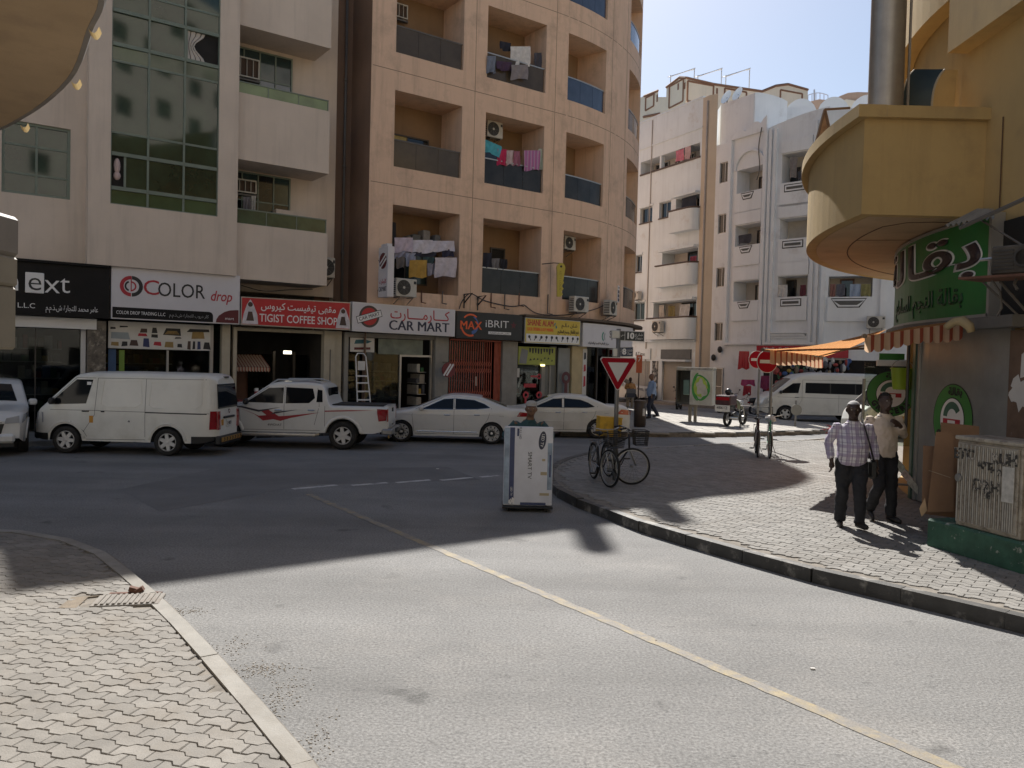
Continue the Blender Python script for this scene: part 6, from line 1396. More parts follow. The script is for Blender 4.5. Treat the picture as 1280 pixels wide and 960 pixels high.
class Car:
    def __init__(s, name, L, W, top, belt, tumble, sill, wheels, R, paint, arch=1.18, plan=(2.6, .16), rr=.10, crown=.03, rear=(0, 0), noseup=.0, front_sq=0.0):
        s.L, s.W, s.belt, s.tum, s.sill, s.wh, s.R, s.paint = L, W, belt, tumble, sill, wheels, R, paint
        s.arch = arch * R; s.plan = plan; s.rr = rr; s.crown = crown; s.rear = rear; s.top = top
        s.root = None; s.name = name
    def zt(s, x):
        def raw(x):
            t = s.top
            if x <= t[0][0]: return t[0][1]
            for (a, za), (b, zb) in zip(t, t[1:]):
                if x <= b: return za + (zb - za) * (x - a) / (b - a)
            return t[-1][1]
        w_ = .07; return sum(raw(x + d) * k for d, k in ((-w_, 1), (-w_ / 2, 2), (0, 3), (w_ / 2, 2), (w_, 1))) / 9
    def zb(s, x):
        z = s.sill + .10 * max(0, 1 - x / .35) ** 2 + .12 * max(0, 1 - (s.L - x) / .45) ** 2
        for xw in s.wh:
            d = abs(x - xw)
            if d < s.arch: z = max(z, s.R + math.sqrt(max(0, s.arch ** 2 - d * d)) * .98)
        return z
    def hw(s, x, z):
        n, c = s.plan; u = abs(x - s.L / 2) / (s.L / 2); b = s.W / 2 * (1 - c * u ** (2 * n))
        if z > s.belt: b -= (z - s.belt) * s.tum
        else: b -= .045 * ((s.belt - z) / s.belt) ** 2 + .02 * max(0, (z - s.belt * .82) / (s.belt * .18)) ** 2 * 0
        return b
    def dx(s, x, z):
        k, wdt = s.rear
        return -k * max(0, z - s.belt) * max(0, 1 - (s.L - x) / wdt) if wdt else 0
    def S(s, x, z, off=0.0, side=-1):
        return Vector((x + s.dx(x, z), side * (s.hw(x, z) + off), z))
    def T(s, x, y, off=0.0):
        zt = s.zt(x); yt = s.hw(x, zt - s.rr) - s.rr; e = .03; sl = (s.zt(x + e) - s.zt(x - e)) / (2 * e); n = Vector((-sl, 0, 1)).normalized()
        return Vector((x + s.dx(x, zt), y, zt + s.crown * (1 - (y / max(.1, yt)) ** 2))) + n * off
    def body(s):
        xs = frange(0, s.L, .032); K = 9; rows = []
        for x in xs:
            zb, zt = s.zb(x), s.zt(x); rr = min(s.rr, (zt - zb) * .3); pts = []
            zs = zt - rr
            for k in range(K + 1):
                z = zb + (zs - zb) * k / K; pts.append((x + s.dx(x, z), s.hw(x, z), z))
            h = s.hw(x, zs)
            for a in (22, 45, 67, 90):
                a = math.radians(a); z = zs + rr * math.sin(a); pts.append((x + s.dx(x, z), h - rr * (1 - math.cos(a)), z))
            yt = h - rr
            for y in (.66, .33): pts.append((x + s.dx(x, zt), yt * y, zt + s.crown * (1 - y * y)))
            pts.append((x + s.dx(x, zt), 0, zt + s.crown))
            rows.append([(a, -b, c) for a, b, c in pts] + [(a, b, c) for a, b, c in pts[-2::-1]])
        m = len(rows[0]); v = [p for r in rows for p in r]; f = []
        for i in range(len(rows) - 1):
            for j in range(m - 1): f.append((i * m + j, i * m + j + 1, (i + 1) * m + j + 1, (i + 1) * m + j)[::-1])
        f.append(tuple(range(m))[::-1]); f.append(tuple((len(rows) - 1) * m + j for j in range(m)))
        mb = MB(); mb.add(v, f); o = mb.build('body', s.paint, s.root); smooth_by_angle(o, 32)
        mb = MB(); hwid = s.W / 2 - .10
        mb.box((.25, -hwid, s.sill + .0), (s.L - .25, hwid, s.sill + .30)); mb.build('underbody', UNDER, s.root)
        return o
    def spoly(s, name, m, pts, off=.004, sides=(-1, 1), parent=None, sub=.25):
        out = []
        for sd in sides:
            bm = bmesh.new(); vs_ = [bm.verts.new((x, 0, z)) for x, z in pts]; bm.faces.new(vs_)
            lg = [e for e in bm.edges if e.calc_length() > sub]
            bmesh.ops.subdivide_edges(bm, edges=lg, cuts=3, use_grid_fill=True); bmesh.ops.triangulate(bm, faces=bm.faces)
            for v in bm.verts: v.co = s.S(v.co.x, v.co.z, off, sd)
            bmesh.ops.recalc_face_normals(bm, faces=bm.faces)
            if sum(f.normal.y for f in bm.faces) * sd < 0: bmesh.ops.reverse_faces(bm, faces=bm.faces)
            me = bpy.data.meshes.new(name); bm.to_mesh(me); bm.free(); me.materials.append(m); out.append(link(name, me, parent or s.root))
        return out
    def sgrid(s, name, m, x0, x1, zlo, zhi, off=.004, sides=(-1, 1), nx=24, nz=4, parent=None):
        for sd in sides:
            mb = MB()
            def fn(u, v, sd=sd): x = x0 + (x1 - x0) * u; a, b = zlo(x), zhi(x); return s.S(x, a + (b - a) * v, off, sd)
            mb.grid(fn, nx, nz); o = mb.build(name, m, parent or s.root, smooth=True)
    def seam(s, *lines, w=.009, off=.0025):
        for sd in (-1, 1):
            mb = MB()
            for ln in lines:
                for (xa, za), (xb, zb) in zip(ln, ln[1:]):
                    L = math.hypot(xb - xa, zb - za); n = max(1, int(L / .12)); nx, nz = -(zb - za) / L * w / 2, (xb - xa) / L * w / 2
                    for k in range(n):
                        p = [(xa + (xb - xa) * t, za + (zb - za) * t) for t in (k / n, (k + 1) / n)]
                        mb.quad(s.S(p[0][0] - nx, p[0][1] - nz, off, sd), s.S(p[1][0] - nx, p[1][1] - nz, off, sd), s.S(p[1][0] + nx, p[1][1] + nz, off, sd), s.S(p[0][0] + nx, p[0][1] + nz, off, sd))
            mb.build('panel_gap', SEAM, s.root)
    def tpatch(s, name, m, x0, x1, y0, y1, off=.006, nx=14, ny=6):
        """on the upper surface; y0/y1 are half-widths at x0 and x1"""
        mb = MB(); mb.grid(lambda u, v: s.T(x0 + (x1 - x0) * u, (2 * v - 1) * (y0 + (y1 - y0) * u), off), nx, ny); return mb.build(name, m, s.root, smooth=True)
    def rpoly(s, name, m, pts, off=.006, parent=None, x=None):
        xx = s.L if x is None else x
        sg = 1 if x is None or x > s.L / 2 else -1
        v = [Vector((xx + s.dx(xx, z) + off * sg, y, z)) for y, z in pts]; back = [q - Vector((.02 * sg, 0, 0)) for q in v]; n = len(v); mb = MB()
        mb.add(v + back, [tuple(range(n))] + [(i, i + n, (i + 1) % n + n, (i + 1) % n) for i in range(n)]); return mb.build(name, m, parent or s.root)
    def wheels(s, spokes, rimR=.66, wd=.21, cover=None, double=False, y=None):
        yy = (s.W / 2 - wd / 2 - .005) if y is None else y
        Rr = s.R; M = Matrix.Rotation(PI / 2, 4, 'X')
        t = MB().lathe([(Rr * .62, -wd / 2), (Rr * .9, -wd / 2), (Rr * .975, -wd * .38), (Rr, -wd * .2), (Rr, wd * .2), (Rr * .975, wd * .38), (Rr * .9, wd / 2), (Rr * rimR + .012, wd / 2), (Rr * rimR, wd * .42), (Rr * rimR, -wd * .4)], 36, M=M)
        d = MB(); rr = Rr * rimR
        d.lathe([(rr, wd * .45), (rr * .93, wd * .47), (rr * .90, wd * .3), (rr * .88, wd * .12), (0, wd * .12)], 36, M=M)
        sp = MB()
        for k in range(spokes):
            for off in ((-.09, .09) if double else (0,)):
                a = 2 * PI * k / spokes + off; ca, sa = math.cos(a), math.sin(a); w0, w1 = (.028, .022) if spokes > 6 or double else (.055, .040)
                w0 *= rr / .23; w1 *= rr / .23; px, pz = -sa, ca
                pts = [(rr * .12 * ca + px * w0, rr * .12 * sa + pz * w0), (rr * .92 * ca + px * w1, rr * .92 * sa + pz * w1), (rr * .92 * ca - px * w1, rr * .92 * sa - pz * w1), (rr * .12 * ca - px * w0, rr * .12 * sa - pz * w0)]
                v = [(x, -wd * .40, z) for x, z in pts] + [(x, -wd * .2, z) for x, z in pts]; sp.add(v, [(0, 1, 2, 3), (0, 4, 5, 1), (1, 5, 6, 2), (2, 6, 7, 3), (3, 7, 4, 0)])
        sp.lathe([(0, wd * .44), (rr * .2, wd * .42), (rr * .22, wd * .2)], 14, M=M)
        tm = t.build('tyre', RUBBER, None, smooth=True); dm = d.build('wheel', UNDER if cover is None else cover, None, smooth=True); sm = sp.build('spokes', ALLOY, None)
        first = True
        rim = MB().lathe([(rr * 1.01, wd * .44), (rr * .97, wd * .485), (rr * .92, wd * .44), (rr * .90, wd * .3)], 36, M=M).build('rim', ALLOY, None, smooth=True)
        for xw in s.wh:
            for sd in (-1, 1):
                wv = link('wheel', dm.data, s.root); wv.location = (xw, sd * yy, Rr); wv.rotation_euler = (0, random.uniform(0, 6), 0 if sd < 0 else PI)
                for nm, me in (('tyre', tm.data), ('spokes', sm.data), ('rim', rim.data)): link(nm, me, wv)
        for o in (tm, dm, sm, rim): bpy.data.objects.remove(o)
    def mirror_(s, x, z, m, far=True):
        for sd in (-1, 1):
            p = s.S(x, z, .10, sd); mb = MB(); mb.box((-.05, -.10, -.075), (.06, .08, .075), M=Matrix.Translation(p), bev=.035); mb.tube([p, s.S(x + .04, z - .04, -.02, sd)], .02, 5); smooth_by_angle(mb.build('wing_mirror', m, s.root))
    def handle(s, x, z, m, w_=.16):
        for sd in (-1, 1): mb = MB(); a, b = s.S(x, z, .018, sd), s.S(x + w_, z, .018, sd); mb.tube([s.S(x - .01, z, -.005, sd), a, b, s.S(x + w_ + .01, z, -.005, sd)], (.010, .014), 6); mb.build('door_handle', m, s.root)
    def plate(s, y, z, body, rear=True, w_=.42, h=.13):
        xx = s.L if rear else 0; sg = 1 if rear else -1
        X = Vector((0, 1 * sg, 0)); M = frame_at(Vector((xx + s.dx(xx, z) + sg * .02, y, z)), X)
        b = MB().box((-w_ / 2, 0, -h / 2), (w_ / 2, .02, h / 2), M=M).build('number_plate', PLATE, s.root); text('lettering', body, INKB, M @ Matrix.Translation((0, -.003, 0)), h * .45, b, width=w_ * .8, depth=.002)

def along(c, pts): return pts
# ---------------------------------------------------------------- panel van
def build_van(label, loc, rz, group=None):
    c = Car('van', 4.28, 1.60, [(0, .62), (.04, .80), (.10, .98), (.30, 1.12), (1.02, 1.80), (1.25, 1.855), (2.2, 1.875), (4.0, 1.87), (4.2, 1.83), (4.28, 1.76)], 1.0, .085, .30, (.83, 3.17), .315, PAINTW, arch=1.2, plan=(5.5, .30), rr=.11, rear=(.10, .35))
    c.root = thing('panel_van', label, 'van', loc, rz, group); c.body()
    c.spoly('side_window', CGLASS, [(.47, 1.16), (.55, 1.12), (1.30, 1.155), (1.44, 1.70), (1.06, 1.70)], parent=None); c.tpatch('windshield', CGLASS, .36, .98, .66, .60)
    c.rpoly('rear_window', CGLASS, [(-.60, 1.10), (.60, 1.10), (.54, 1.66), (-.54, 1.66)])
    c.seam([(1.18, .42), (1.50, .9), (1.55, 1.74)], [(2.66, .42), (2.66, 1.74)], [(.47, 1.0), (1.3, 1.0), (4.1, .985)], [(1.30, .34), (2.66, .36)], [(.95, .75), (1.25, .52), (1.32, .40)], [(1.55, 1.74), (4.05, 1.76)], [(.46, 1.17), (1.06, 1.74), (1.5, 1.74)])
    c.seam([(2.66, .985), (4.05, .975)], w=.028)
    # pressed panels of the cargo side
    for x0, x1 in ((1.64, 2.58), (2.74, 3.95)):
        for ln in ([(x0, 1.15), (x0 + .05, 1.68), (x1 - .03, 1.69), (x1, 1.2), (x1 - .12, 1.1), (x0 + .1, 1.09), (x0, 1.15)],):
            for sd in (-1, 1):
                mb = MB(); mb.tube([c.S(x, z, .001, sd) for x, z in ln], .008, 5); mb.build('pressed_edge', PAINTW, c.root)
    for xw in c.wh:
        for sd in (-1, 1): mb = MB(); mb.tube([c.S(xw + c.arch * 1.12 * math.cos(a), max(.36, c.R + c.arch * 1.12 * math.sin(a)), .0, sd) for a in [PI * k / 14 for k in range(15)]], (.012, .03), 5); mb.build('arch_flare', PAINTW, c.root, smooth=True)
    c.spoly('headlamp', LAMP, [(.06, .66), (.30, .70), (.30, .93), (.12, .93)], off=.008); c.spoly('tail_lamp', TAIL, [(4.10, .62), (4.24, .62), (4.24, 1.04), (4.12, 1.04)], off=.012); c.rpoly('tail_lamp', TAIL, [(-.66, .62), (-.52, .62), (-.54, 1.04), (-.66, 1.04)], off=.012); c.rpoly('tail_lamp', TAIL, [(.66, .62), (.52, .62), (.54, 1.04), (.66, 1.04)], off=.012)
    for a, b, z0, z1 in ((-.02, .42, .30, .46), (3.72, 4.32, .28, .46)):
        for sd in (-1, 1): c.sgrid('bumper', TRIMB, max(.0, a), min(4.27, b), lambda x: max(z0, c.zb(x) - .0), lambda x: z1, off=.012, sides=(sd,), nx=10, nz=2)
    MB().box((4.22, -.68, .27), (4.36, .68, .47), bev=.03).build('bumper', TRIMB, c.root); MB().box((-.05, -.56, .30), (.1, .56, .52), bev=.04).build('bumper', TRIMB, c.root)
    b = MB().box((4.361, -.62, .34), (4.37, .62, .44)).build('hazard_strip', mat('amber_black', (.35, .19, .04), .4, var=0), c.root)
    for k in range(7): y = -.52 + k * .17; mb = MB(); mb.add([(4.373, y, .35), (4.373, y + .06, .35), (4.373, y + .1, .39), (4.373, y + .06, .43), (4.373, y, .43), (4.373, y + .04, .39)], [(0, 1, 2, 3, 4, 5)]); mb.build('chevron', INKB, b)
    MB().box((4.275, -.33, .86), (4.31, .33, .91), bev=.01).build('door_handle', TRIMB, c.root); c.plate(.0, .74, 'D 48271', w_=.30, h=.17); mb = MB(); mb.lathe([(.05, 0), (.05, .012), (.035, .012), (.035, 0)], 14, M=Matrix.Translation((4.285, 0, 1.02)) @ Matrix.Rotation(PI / 2, 4, 'Y')); mb.build('badge', CHROME, c.root)
    MB().box((4.17, -.09, 1.80), (4.24, .09, 1.83)).build('high_brake_lamp', TRIMB, c.root)
    c.mirror_(.56, 1.20, TRIMB); c.handle(1.22, .98, TRIMB, .14); c.handle(1.66, .98, TRIMB, .05)
    ORA = mat('orange_sticker', (.55, .25, .02), .5); c.spoly('sticker', ORA, [(1.38, .72), (1.47, .72), (1.47, .88), (1.38, .88)], sides=(-1,)); c.spoly('sticker', INKW, [(1.30, 1.58), (1.40, 1.58), (1.40, 1.65), (1.30, 1.65)], off=.006, sides=(-1,)); c.rpoly('sticker', ORA, [(-.42, .70), (-.32, .70), (-.32, .84), (-.42, .84)]); c.spoly('sticker', CHROME, [(2.26, .76), (2.31, .75), (2.32, .78), (2.29, .80)], sides=(-1,))
    c.wheels(6, .64, .19, cover=UNDER)
    return c.root
build_van('white panel van with an orange door sticker and a chevron rear bumper', (-10.98, 19.02, 0), math.radians(-1.0), 'vehicles parked by the shops')
build_van('white van mostly hidden behind the round grocery badge', (11.35, 26.9, 0), math.radians(2), 'vehicles beyond the plaza')

# ---------------------------------------------------------------- passenger minibus
def build_minibus(label, loc, rz):
    c = Car('minibus', 5.45, 1.82, [(0, .70), (.05, .9), (.14, 1.06), (.42, 1.22), (1.28, 1.92), (1.6, 2.08), (2.3, 2.18), (5.1, 2.17), (5.36, 2.10), (5.45, 2.0)], 1.10, .085, .32, (.98, 4.1), .335, PAINTW, arch=1.2, plan=(5.5, .30), rr=.14, rear=(.10, .4))
    c.root = thing('minibus', label, 'minibus', loc, rz, 'vehicles beyond the plaza'); c.body()
    c.spoly('side_window', CGLASS, [(.62, 1.24), (1.52, 1.27), (1.62, 1.72), (1.28, 1.70)], sub=.3); c.spoly('side_window', CGLASS, [(1.82, 1.28), (5.15, 1.24), (5.15, 1.74), (1.84, 1.74)], off=.004, sub=.3); c.tpatch('windshield', CGLASS, .48, 1.24, .74, .66)
    for x in (2.9, 4.0): c.spoly('window_bar', TRIMB, [(x, 1.27), (x + .05, 1.27), (x + .05, 1.74), (x, 1.74)], off=.007)
    c.seam([(1.35, .42), (1.68, .95), (1.70, 1.85)], [(3.3, .42), (3.3, 1.24)], [(.6, 1.08), (5.2, 1.06)], [(1.7, 1.86), (5.2, 1.88)]); c.spoly('headlamp', LAMP, [(.10, .74), (.42, .82), (.40, 1.0), (.18, 1.0)], off=.008); c.spoly('tail_lamp', TAIL, [(5.25, .7), (5.4, .7), (5.4, 1.15), (5.27, 1.15)], off=.012); c.mirror_(.72, 1.3, TRIMB); c.handle(1.38, 1.08, TRIMB, .15)
    for a, b in ((.0, .5), (4.7, 5.44)): c.sgrid('bumper', PAINTW, a, b, lambda x: max(.32, c.zb(x)), lambda x: .5, off=.012, nx=10, nz=2)
    c.wheels(5, .64, .2); return c.root
build_minibus('white high-roof minibus with a long dark side window across the plaza', (11.25, 36.5, 0), math.radians(-2))

# ---------------------------------------------------------------- double-cab pickup
def build_pickup(label, loc, rz):
    c = Car('pickup', 5.0, 1.74, [(0, .78), (.06, .92), (.25, 1.0), (1.15, 1.10), (1.28, 1.13), (1.98, 1.63), (2.2, 1.68), (2.9, 1.69), (3.32, 1.65), (3.40, 1.58), (3.50, 1.16), (3.52, 1.11), (4.9, 1.11), (5.0, 1.09)], 1.06, .16, .42, (.88, 3.88), .36, PAINT, arch=1.2, plan=(5, .18), rr=.07)
    c.root = thing('pickup_truck', label, 'pickup truck', loc, rz, 'vehicles parked by the shops'); c.body()
    c.spoly('side_window', CGLASS, [(1.42, 1.16), (2.36, 1.15), (2.36, 1.55), (1.98, 1.53)]); c.spoly('side_window', CGLASS, [(2.42, 1.15), (3.02, 1.17), (3.16, 1.30), (3.10, 1.54), (2.42, 1.56)]); c.tpatch('windshield', CGLASS, 1.34, 1.93, .68, .58)
    # rear cab glass stands over the load bed
    mb = MB(); 
    for sg in (-1, 1): pass
    mb.box((3.44, -.56, 1.18), (3.46, .56, 1.56), M=Matrix.Translation((0, 0, 0))); mb.build('rear_window', CGLASS, c.root)
    MB().box((3.56, -.66, 1.118), (4.88, .66, 1.145)).build('load_bed', mat('bed_liner', (.02, .02, .02), .8), c.root)
    c.spoly('quarter_window', CGLASS, [(3.20, 1.20), (3.36, 1.20), (3.34, 1.50), (3.22, 1.52)])
    c.seam([(1.30, .55), (1.24, 1.1), (1.36, 1.14), (1.98, 1.57)], [(2.39, .5), (2.39, 1.58)], [(3.16, .62), (3.28, 1.1), (3.22, 1.56)], [(1.3, .47), (3.3, .48)], [(3.42, .46), (3.42, 1.1)])
    for xw in c.wh:
        for sd in (-1, 1): mb = MB(); mb.tube([c.S(xw + c.arch * 1.1 * math.cos(a), max(.45, c.R + c.arch * 1.1 * math.sin(a)), .004, sd) for a in [PI * k / 14 for k in range(15)]], (.02, .05), 5); mb.build('arch_flare', PAINT, c.root, smooth=True)
    for sd in (-1, 1):
        mb = MB(); mb.tube([c.S(1.3, .38, -.02, sd), c.S(1.36, .36, .06, sd), c.S(3.2, .36, .06, sd), c.S(3.26, .38, -.02, sd)], (.035, .05), 7); mb.build('side_step', ALU, c.root)
        mb = MB(); mb.tube([c.T(1.95, sd * .56, .0), c.T(2.15, sd * .56, .06), c.T(3.0, sd * .56, .06), c.T(3.25, sd * .56, .01)], (.018, .022), 6); mb.build('roof_rail', ALU, c.root)
    c.spoly('tail_lamp', TAIL, [(4.78, .74), (4.96, .76), (4.99, 1.04), (4.74, 1.06), (4.74, .95)], off=.010); c.rpoly('tail_lamp', TAIL, [(-.78, .74), (-.66, .74), (-.66, 1.06), (-.78, 1.06)], off=.012); c.rpoly('tail_lamp', TAIL, [(.78, .74), (.66, .74), (.66, 1.06), (.78, 1.06)], off=.012); c.spoly('headlamp', LAMP, [(.05, .78), (.4, .86), (.42, .97), (.08, .95)], off=.008)
    MB().box((4.98, -.62, .58), (5.015, .62, 1.10), bev=.01).build('tailgate', PAINT, c.root); MB().box((5.015, -.10, .96), (5.035, .10, 1.06)).build('tailgate_handle', TRIMB, c.root); MB().box((4.86, -.82, .40), (5.13, .82, .55), bev=.03).build('bumper', mat('steel_bumper', (.30, .30, .30), .35, .7), c.root); MB().box((4.7, -.62, 1.10), (5.02, .62, 1.125), bev=.008).build('tailgate_cap', PAINT, c.root)
    c.mirror_(1.44, 1.18, TRIMB); c.handle(2.16, .98, CHROME); c.handle(3.0, .99, CHROME)
    # red and dark swoosh decals
    c.spoly('decal', DECR, [(1.28, 1.0), (1.62, .88), (1.86, .70), (2.12, .74), (2.30, .70), (2.55, .78), (3.3, .94), (2.5, .84), (2.26, .82), (2.0, .98), (1.8, .95), (1.95, .84), (1.75, .82)], off=.004, sides=(-1, 1)); c.spoly('decal', DECB, [(.9, 1.06), (1.3, 1.02), (1.75, .92), (2.3, 1.05), (1.76, .97), (1.32, 1.06)], off=.005); c.spoly('decal', DECR, [(3.42, .96), (4.1, .99), (4.7, 1.02), (4.1, 1.02), (3.42, .99)], off=.004); c.spoly('decal', DECB, [(2.05, .86), (2.75, 1.0), (2.15, .93)], off=.005)
    for sd in (-1, 1): M = frame_at(c.S(2.16, .60, .006, sd), (-sd, 0, 0)); text('lettering', '4WD/AT', INKB, M, .055, c.root, width=.36, depth=.002)
    MB().box((4.97, -.2, .43), (5.16, .2, .53)).build('tow_cover', TRIMB, c.root); MB().box((5.0, -.62, .30), (5.02, -.5, .42)).build('amber_lamp', mat('amber', (.5, .3, .05), .4), c.root); c.plate(.0, .62, 'F 61938', w_=.36, h=.12)
    c.wheels(6, .62, .23); return c.root
build_pickup('white double-cab pickup with red swoosh decals and roof rails', (-8.16, 21.1, 0), math.radians(.5))

# ---------------------------------------------------------------- saloons
def build_saloon(label, loc, rz, v):
    if v == 0:
        c = Car('saloon', 4.52, 1.66, [(0, .58), (.05, .70), (.2, .80), (1.05, .93), (1.2, .97), (1.95, 1.30), (2.25, 1.365), (2.6, 1.37), (3.05, 1.33), (3.85, 1.03), (4.3, 1.0), (4.46, .95), (4.52, .80)], .90, .30, .20, (.86, 3.42), .305, PAINT, arch=1.12, plan=(3.2, .22), rr=.09)
        w1 = [(1.42, .95), (2.32, .965), (2.32, 1.265), (2.05, 1.245)]; w2 = [(2.38, .965), (3.0, .985), (3.36, 1.03), (3.2, 1.13), (2.9, 1.235), (2.38, 1.268)]; ws = (1.26, 1.92, .62, .50); rw = (3.12, 3.82, .50, .60)
    else:
        c = Car('saloon', 4.45, 1.64, [(0, .58), (.05, .72), (.2, .82), (1.05, .94), (1.2, .97), (1.90, 1.27), (2.2, 1.335), (2.6, 1.345), (3.05, 1.31), (3.75, 1.04), (4.25, 1.02), (4.40, .98), (4.45, .80)], .90, .30, .20, (.86, 3.40), .30, PAINTW, arch=1.12, plan=(3.2, .20), rr=.09)
        w1 = [(1.40, .95), (2.28, .955), (2.28, 1.235), (2.0, 1.215)]; w2 = [(2.34, .955), (3.05, .965), (3.30, 1.0), (3.1, 1.12), (2.85, 1.205), (2.34, 1.238)]; ws = (1.26, 1.86, .60, .50); rw = (3.12, 3.72, .50, .60)
    c.root = thing('saloon_car', label, 'car', loc, rz, 'vehicles parked by the shops'); c.body()
    c.spoly('side_window', CGLASS, w1); c.spoly('side_window', CGLASS, w2); c.tpatch('windshield', CGLASS, *ws); c.tpatch('rear_window', CGLASS, *rw)
    for sd in (-1, 1):
        ring = w1[:2] + w2[1:5] + [w2[5], w1[2], w1[3], w1[0]]
        mb = MB(); mb.tube([c.S(x, z, .004, sd) for x, z in [w1[0], w1[1], w2[1], w2[2]]], .008, 5); mb.tube([c.S(x, z, .004, sd) for x, z in [w1[0], w1[3], w1[2], w2[5], w2[4], w2[3], w2[2]]], .007, 5); mb.build('window_trim', CHROME if v == 0 else SEAM, c.root)
    c.seam([(1.22, .32), (1.16, .8), (1.26, .95), (2.0, 1.28)], [(2.34, .27), (2.35, 1.29)], [(3.12, .45), (3.30, .7), (3.40, 1.02)], [(1.25, .265), (3.05, .265)]); c.spoly('fuel_flap', SEAM, [(3.62, .80), (3.76, .80), (3.76, .805), (3.62, .805)])
    for sd in (-1, 1): mb = MB(); mb.tube([c.S(x, z, .002, sd) for x, z in ((.9, .80), (1.6, .80), (2.6, .81), (3.4, .83), (4.2, .84))], .008, 5); mb.build('shoulder_crease', PAINT if v == 0 else PAINTW, c.root, smooth=True); mb = MB(); mb.tube([c.S(x, z, .004, sd) for x, z in ((1.3, .33 if v == 0 else .52), (3.0, .33 if v == 0 else .53))], (.006, .014), 5); mb.build('side_moulding', CHROME if v == 0 else PAINTW, c.root)
    c.mirror_(1.42, .99, PAINT); c.handle(2.08, .80, CHROME, .15); c.handle(2.92, .82, CHROME, .15)
    c.spoly('headlamp', LAMP, [(.12, .60), (.55, .70), (.62, .76), (.2, .74)], off=.006)
    L = c.L
    if v == 0: c.spoly('tail_lamp', TAIL, [(4.12, .80), (4.46, .80), (4.47, .90), (4.2, .93)], off=.006)
    else: c.spoly('tail_lamp', mat('tail_lamp_pink', (.42, .08, .06), .2, coat=.5), [(4.0, .78), (4.40, .76), (4.40, .91), (4.15, .93)], off=.006)
    for sd in (-1, 1): c.rpoly('tail_lamp', TAIL, [(sd * .68, .76), (sd * .36, .76), (sd * .36, .88), (sd * .66, .9)], off=.01)
    c.rpoly('bumper_insert', TRIMB, [(-.6, .22), (.6, .22), (.6, .34), (-.6, .34)]); c.plate(0, .58, 'K 30517'); MB().box((-.02, -.45, .42), (.03, .45, .62), bev=.01).build('grille', TRIMB, c.root)
    c.wheels(10 if v == 0 else 5, .72 if v == 0 else .64, .2, double=(v == 0)); return c.root
build_saloon('white saloon with dark windows and many-spoked alloys, right of the pickup', (-3.96, 23.35, 0), math.radians(0), 0)
build_saloon('white saloon with five-spoke wheels and pink tail lamps behind the yield sign', (-.72, 25.75, 0), math.radians(2), 1)

# ---------------------------------------------------------------- sport utility cars
def build_suv(label, loc, rz, group, name='utility_car'):
    c = Car('suv', 4.5, 1.78, [(0, .72), (.05, .86), (.25, .96), (1.1, 1.06), (1.22, 1.1), (1.95, 1.52), (2.25, 1.60), (3.4, 1.60), (3.95, 1.52), (4.3, 1.25), (4.45, 1.0), (4.5, .8)], 1.02, .24, .30, (.88, 3.5), .35, PAINT, arch=1.15, plan=(3.0, .20), rr=.10)
    c.root = thing(name, label, 'car', loc, rz, group); c.body()
    c.spoly('side_window', CGLASS, [(1.45, 1.08), (2.35, 1.09), (2.35, 1.48), (2.02, 1.45)]); c.spoly('side_window', CGLASS, [(2.41, 1.09), (3.2, 1.10), (3.2, 1.48), (2.41, 1.48)]); c.spoly('side_window', CGLASS, [(3.28, 1.12), (3.8, 1.18), (3.6, 1.44), (3.28, 1.48)]); c.tpatch('windshield', CGLASS, 1.28, 1.92, .66, .54); c.tpatch('rear_window', CGLASS, 3.98, 4.3, .52, .6)
    c.seam([(1.24, .42), (1.2, .9), (1.3, 1.1), (2.0, 1.5)], [(2.38, .38), (2.38, 1.5)], [(3.2, .6), (3.3, .9), (3.24, 1.5)])
    for xw in c.wh:
        for sd in (-1, 1): mb = MB(); mb.tube([c.S(xw + c.arch * 1.05 * math.cos(a), max(.36, c.R + c.arch * 1.05 * math.sin(a)), .004, sd) for a in [PI * k / 14 for k in range(15)]], (.02, .04), 5); mb.build('arch_flare', PAINT, c.root, smooth=True)
    c.spoly('headlamp', LAMP, [(.06, .72), (.52, .84), (.50, .95), (.16, .92)], off=.008); c.spoly('tail_lamp', TAIL, [(4.0, .95), (4.4, .9), (4.38, 1.04), (4.05, 1.1)], off=.008); c.mirror_(1.46, 1.12, PAINT); c.handle(2.1, .94, CHROME); c.handle(3.0, .95, CHROME)
    for sd in (-1, 1): c.rpoly('headlamp', LAMP, [(sd * .70, .74), (sd * .42, .72), (sd * .45, .84), (sd * .70, .90)][::sd], off=.012, x=0)
    c.rpoly('grille', TRIMB, [(-.36, .5), (.36, .5), (.42, .72), (-.42, .72)], off=.012, x=0); c.rpoly('grille', CHROME, [(-.38, .735), (.38, .735), (.38, .755), (-.38, .755)], off=.015, x=0); MB().box((-.10, -.62, .30), (.12, .62, .50), bev=.05).build('bumper', PAINT, c.root); MB().box((-.08, -.6, .22), (.2, .6, .30)).build('bumper_lip', TRIMB, c.root)
    mb = MB(); mb.lathe([(.055, 0), (.055, .012), (.042, .012), (.042, 0)], 16, M=Matrix.Translation((-.012, 0, .80)) @ Matrix.Rotation(-PI / 2, 4, 'Y')); mb.build('badge', CHROME, c.root); c.plate(.0, .60, 'N 58220', rear=False); c.plate(0, .75, 'B 17264'); c.wheels(5, .64, .22); return c.root
build_suv('white utility car cut off by the left edge, its front turned to us', (-11.38, 17.15, 0), math.radians(122), 'vehicles parked by the shops')
build_suv('white utility car parked far back by the cream shutters', (8.6, 50.0, 0), math.radians(150), 'vehicles beyond the plaza')
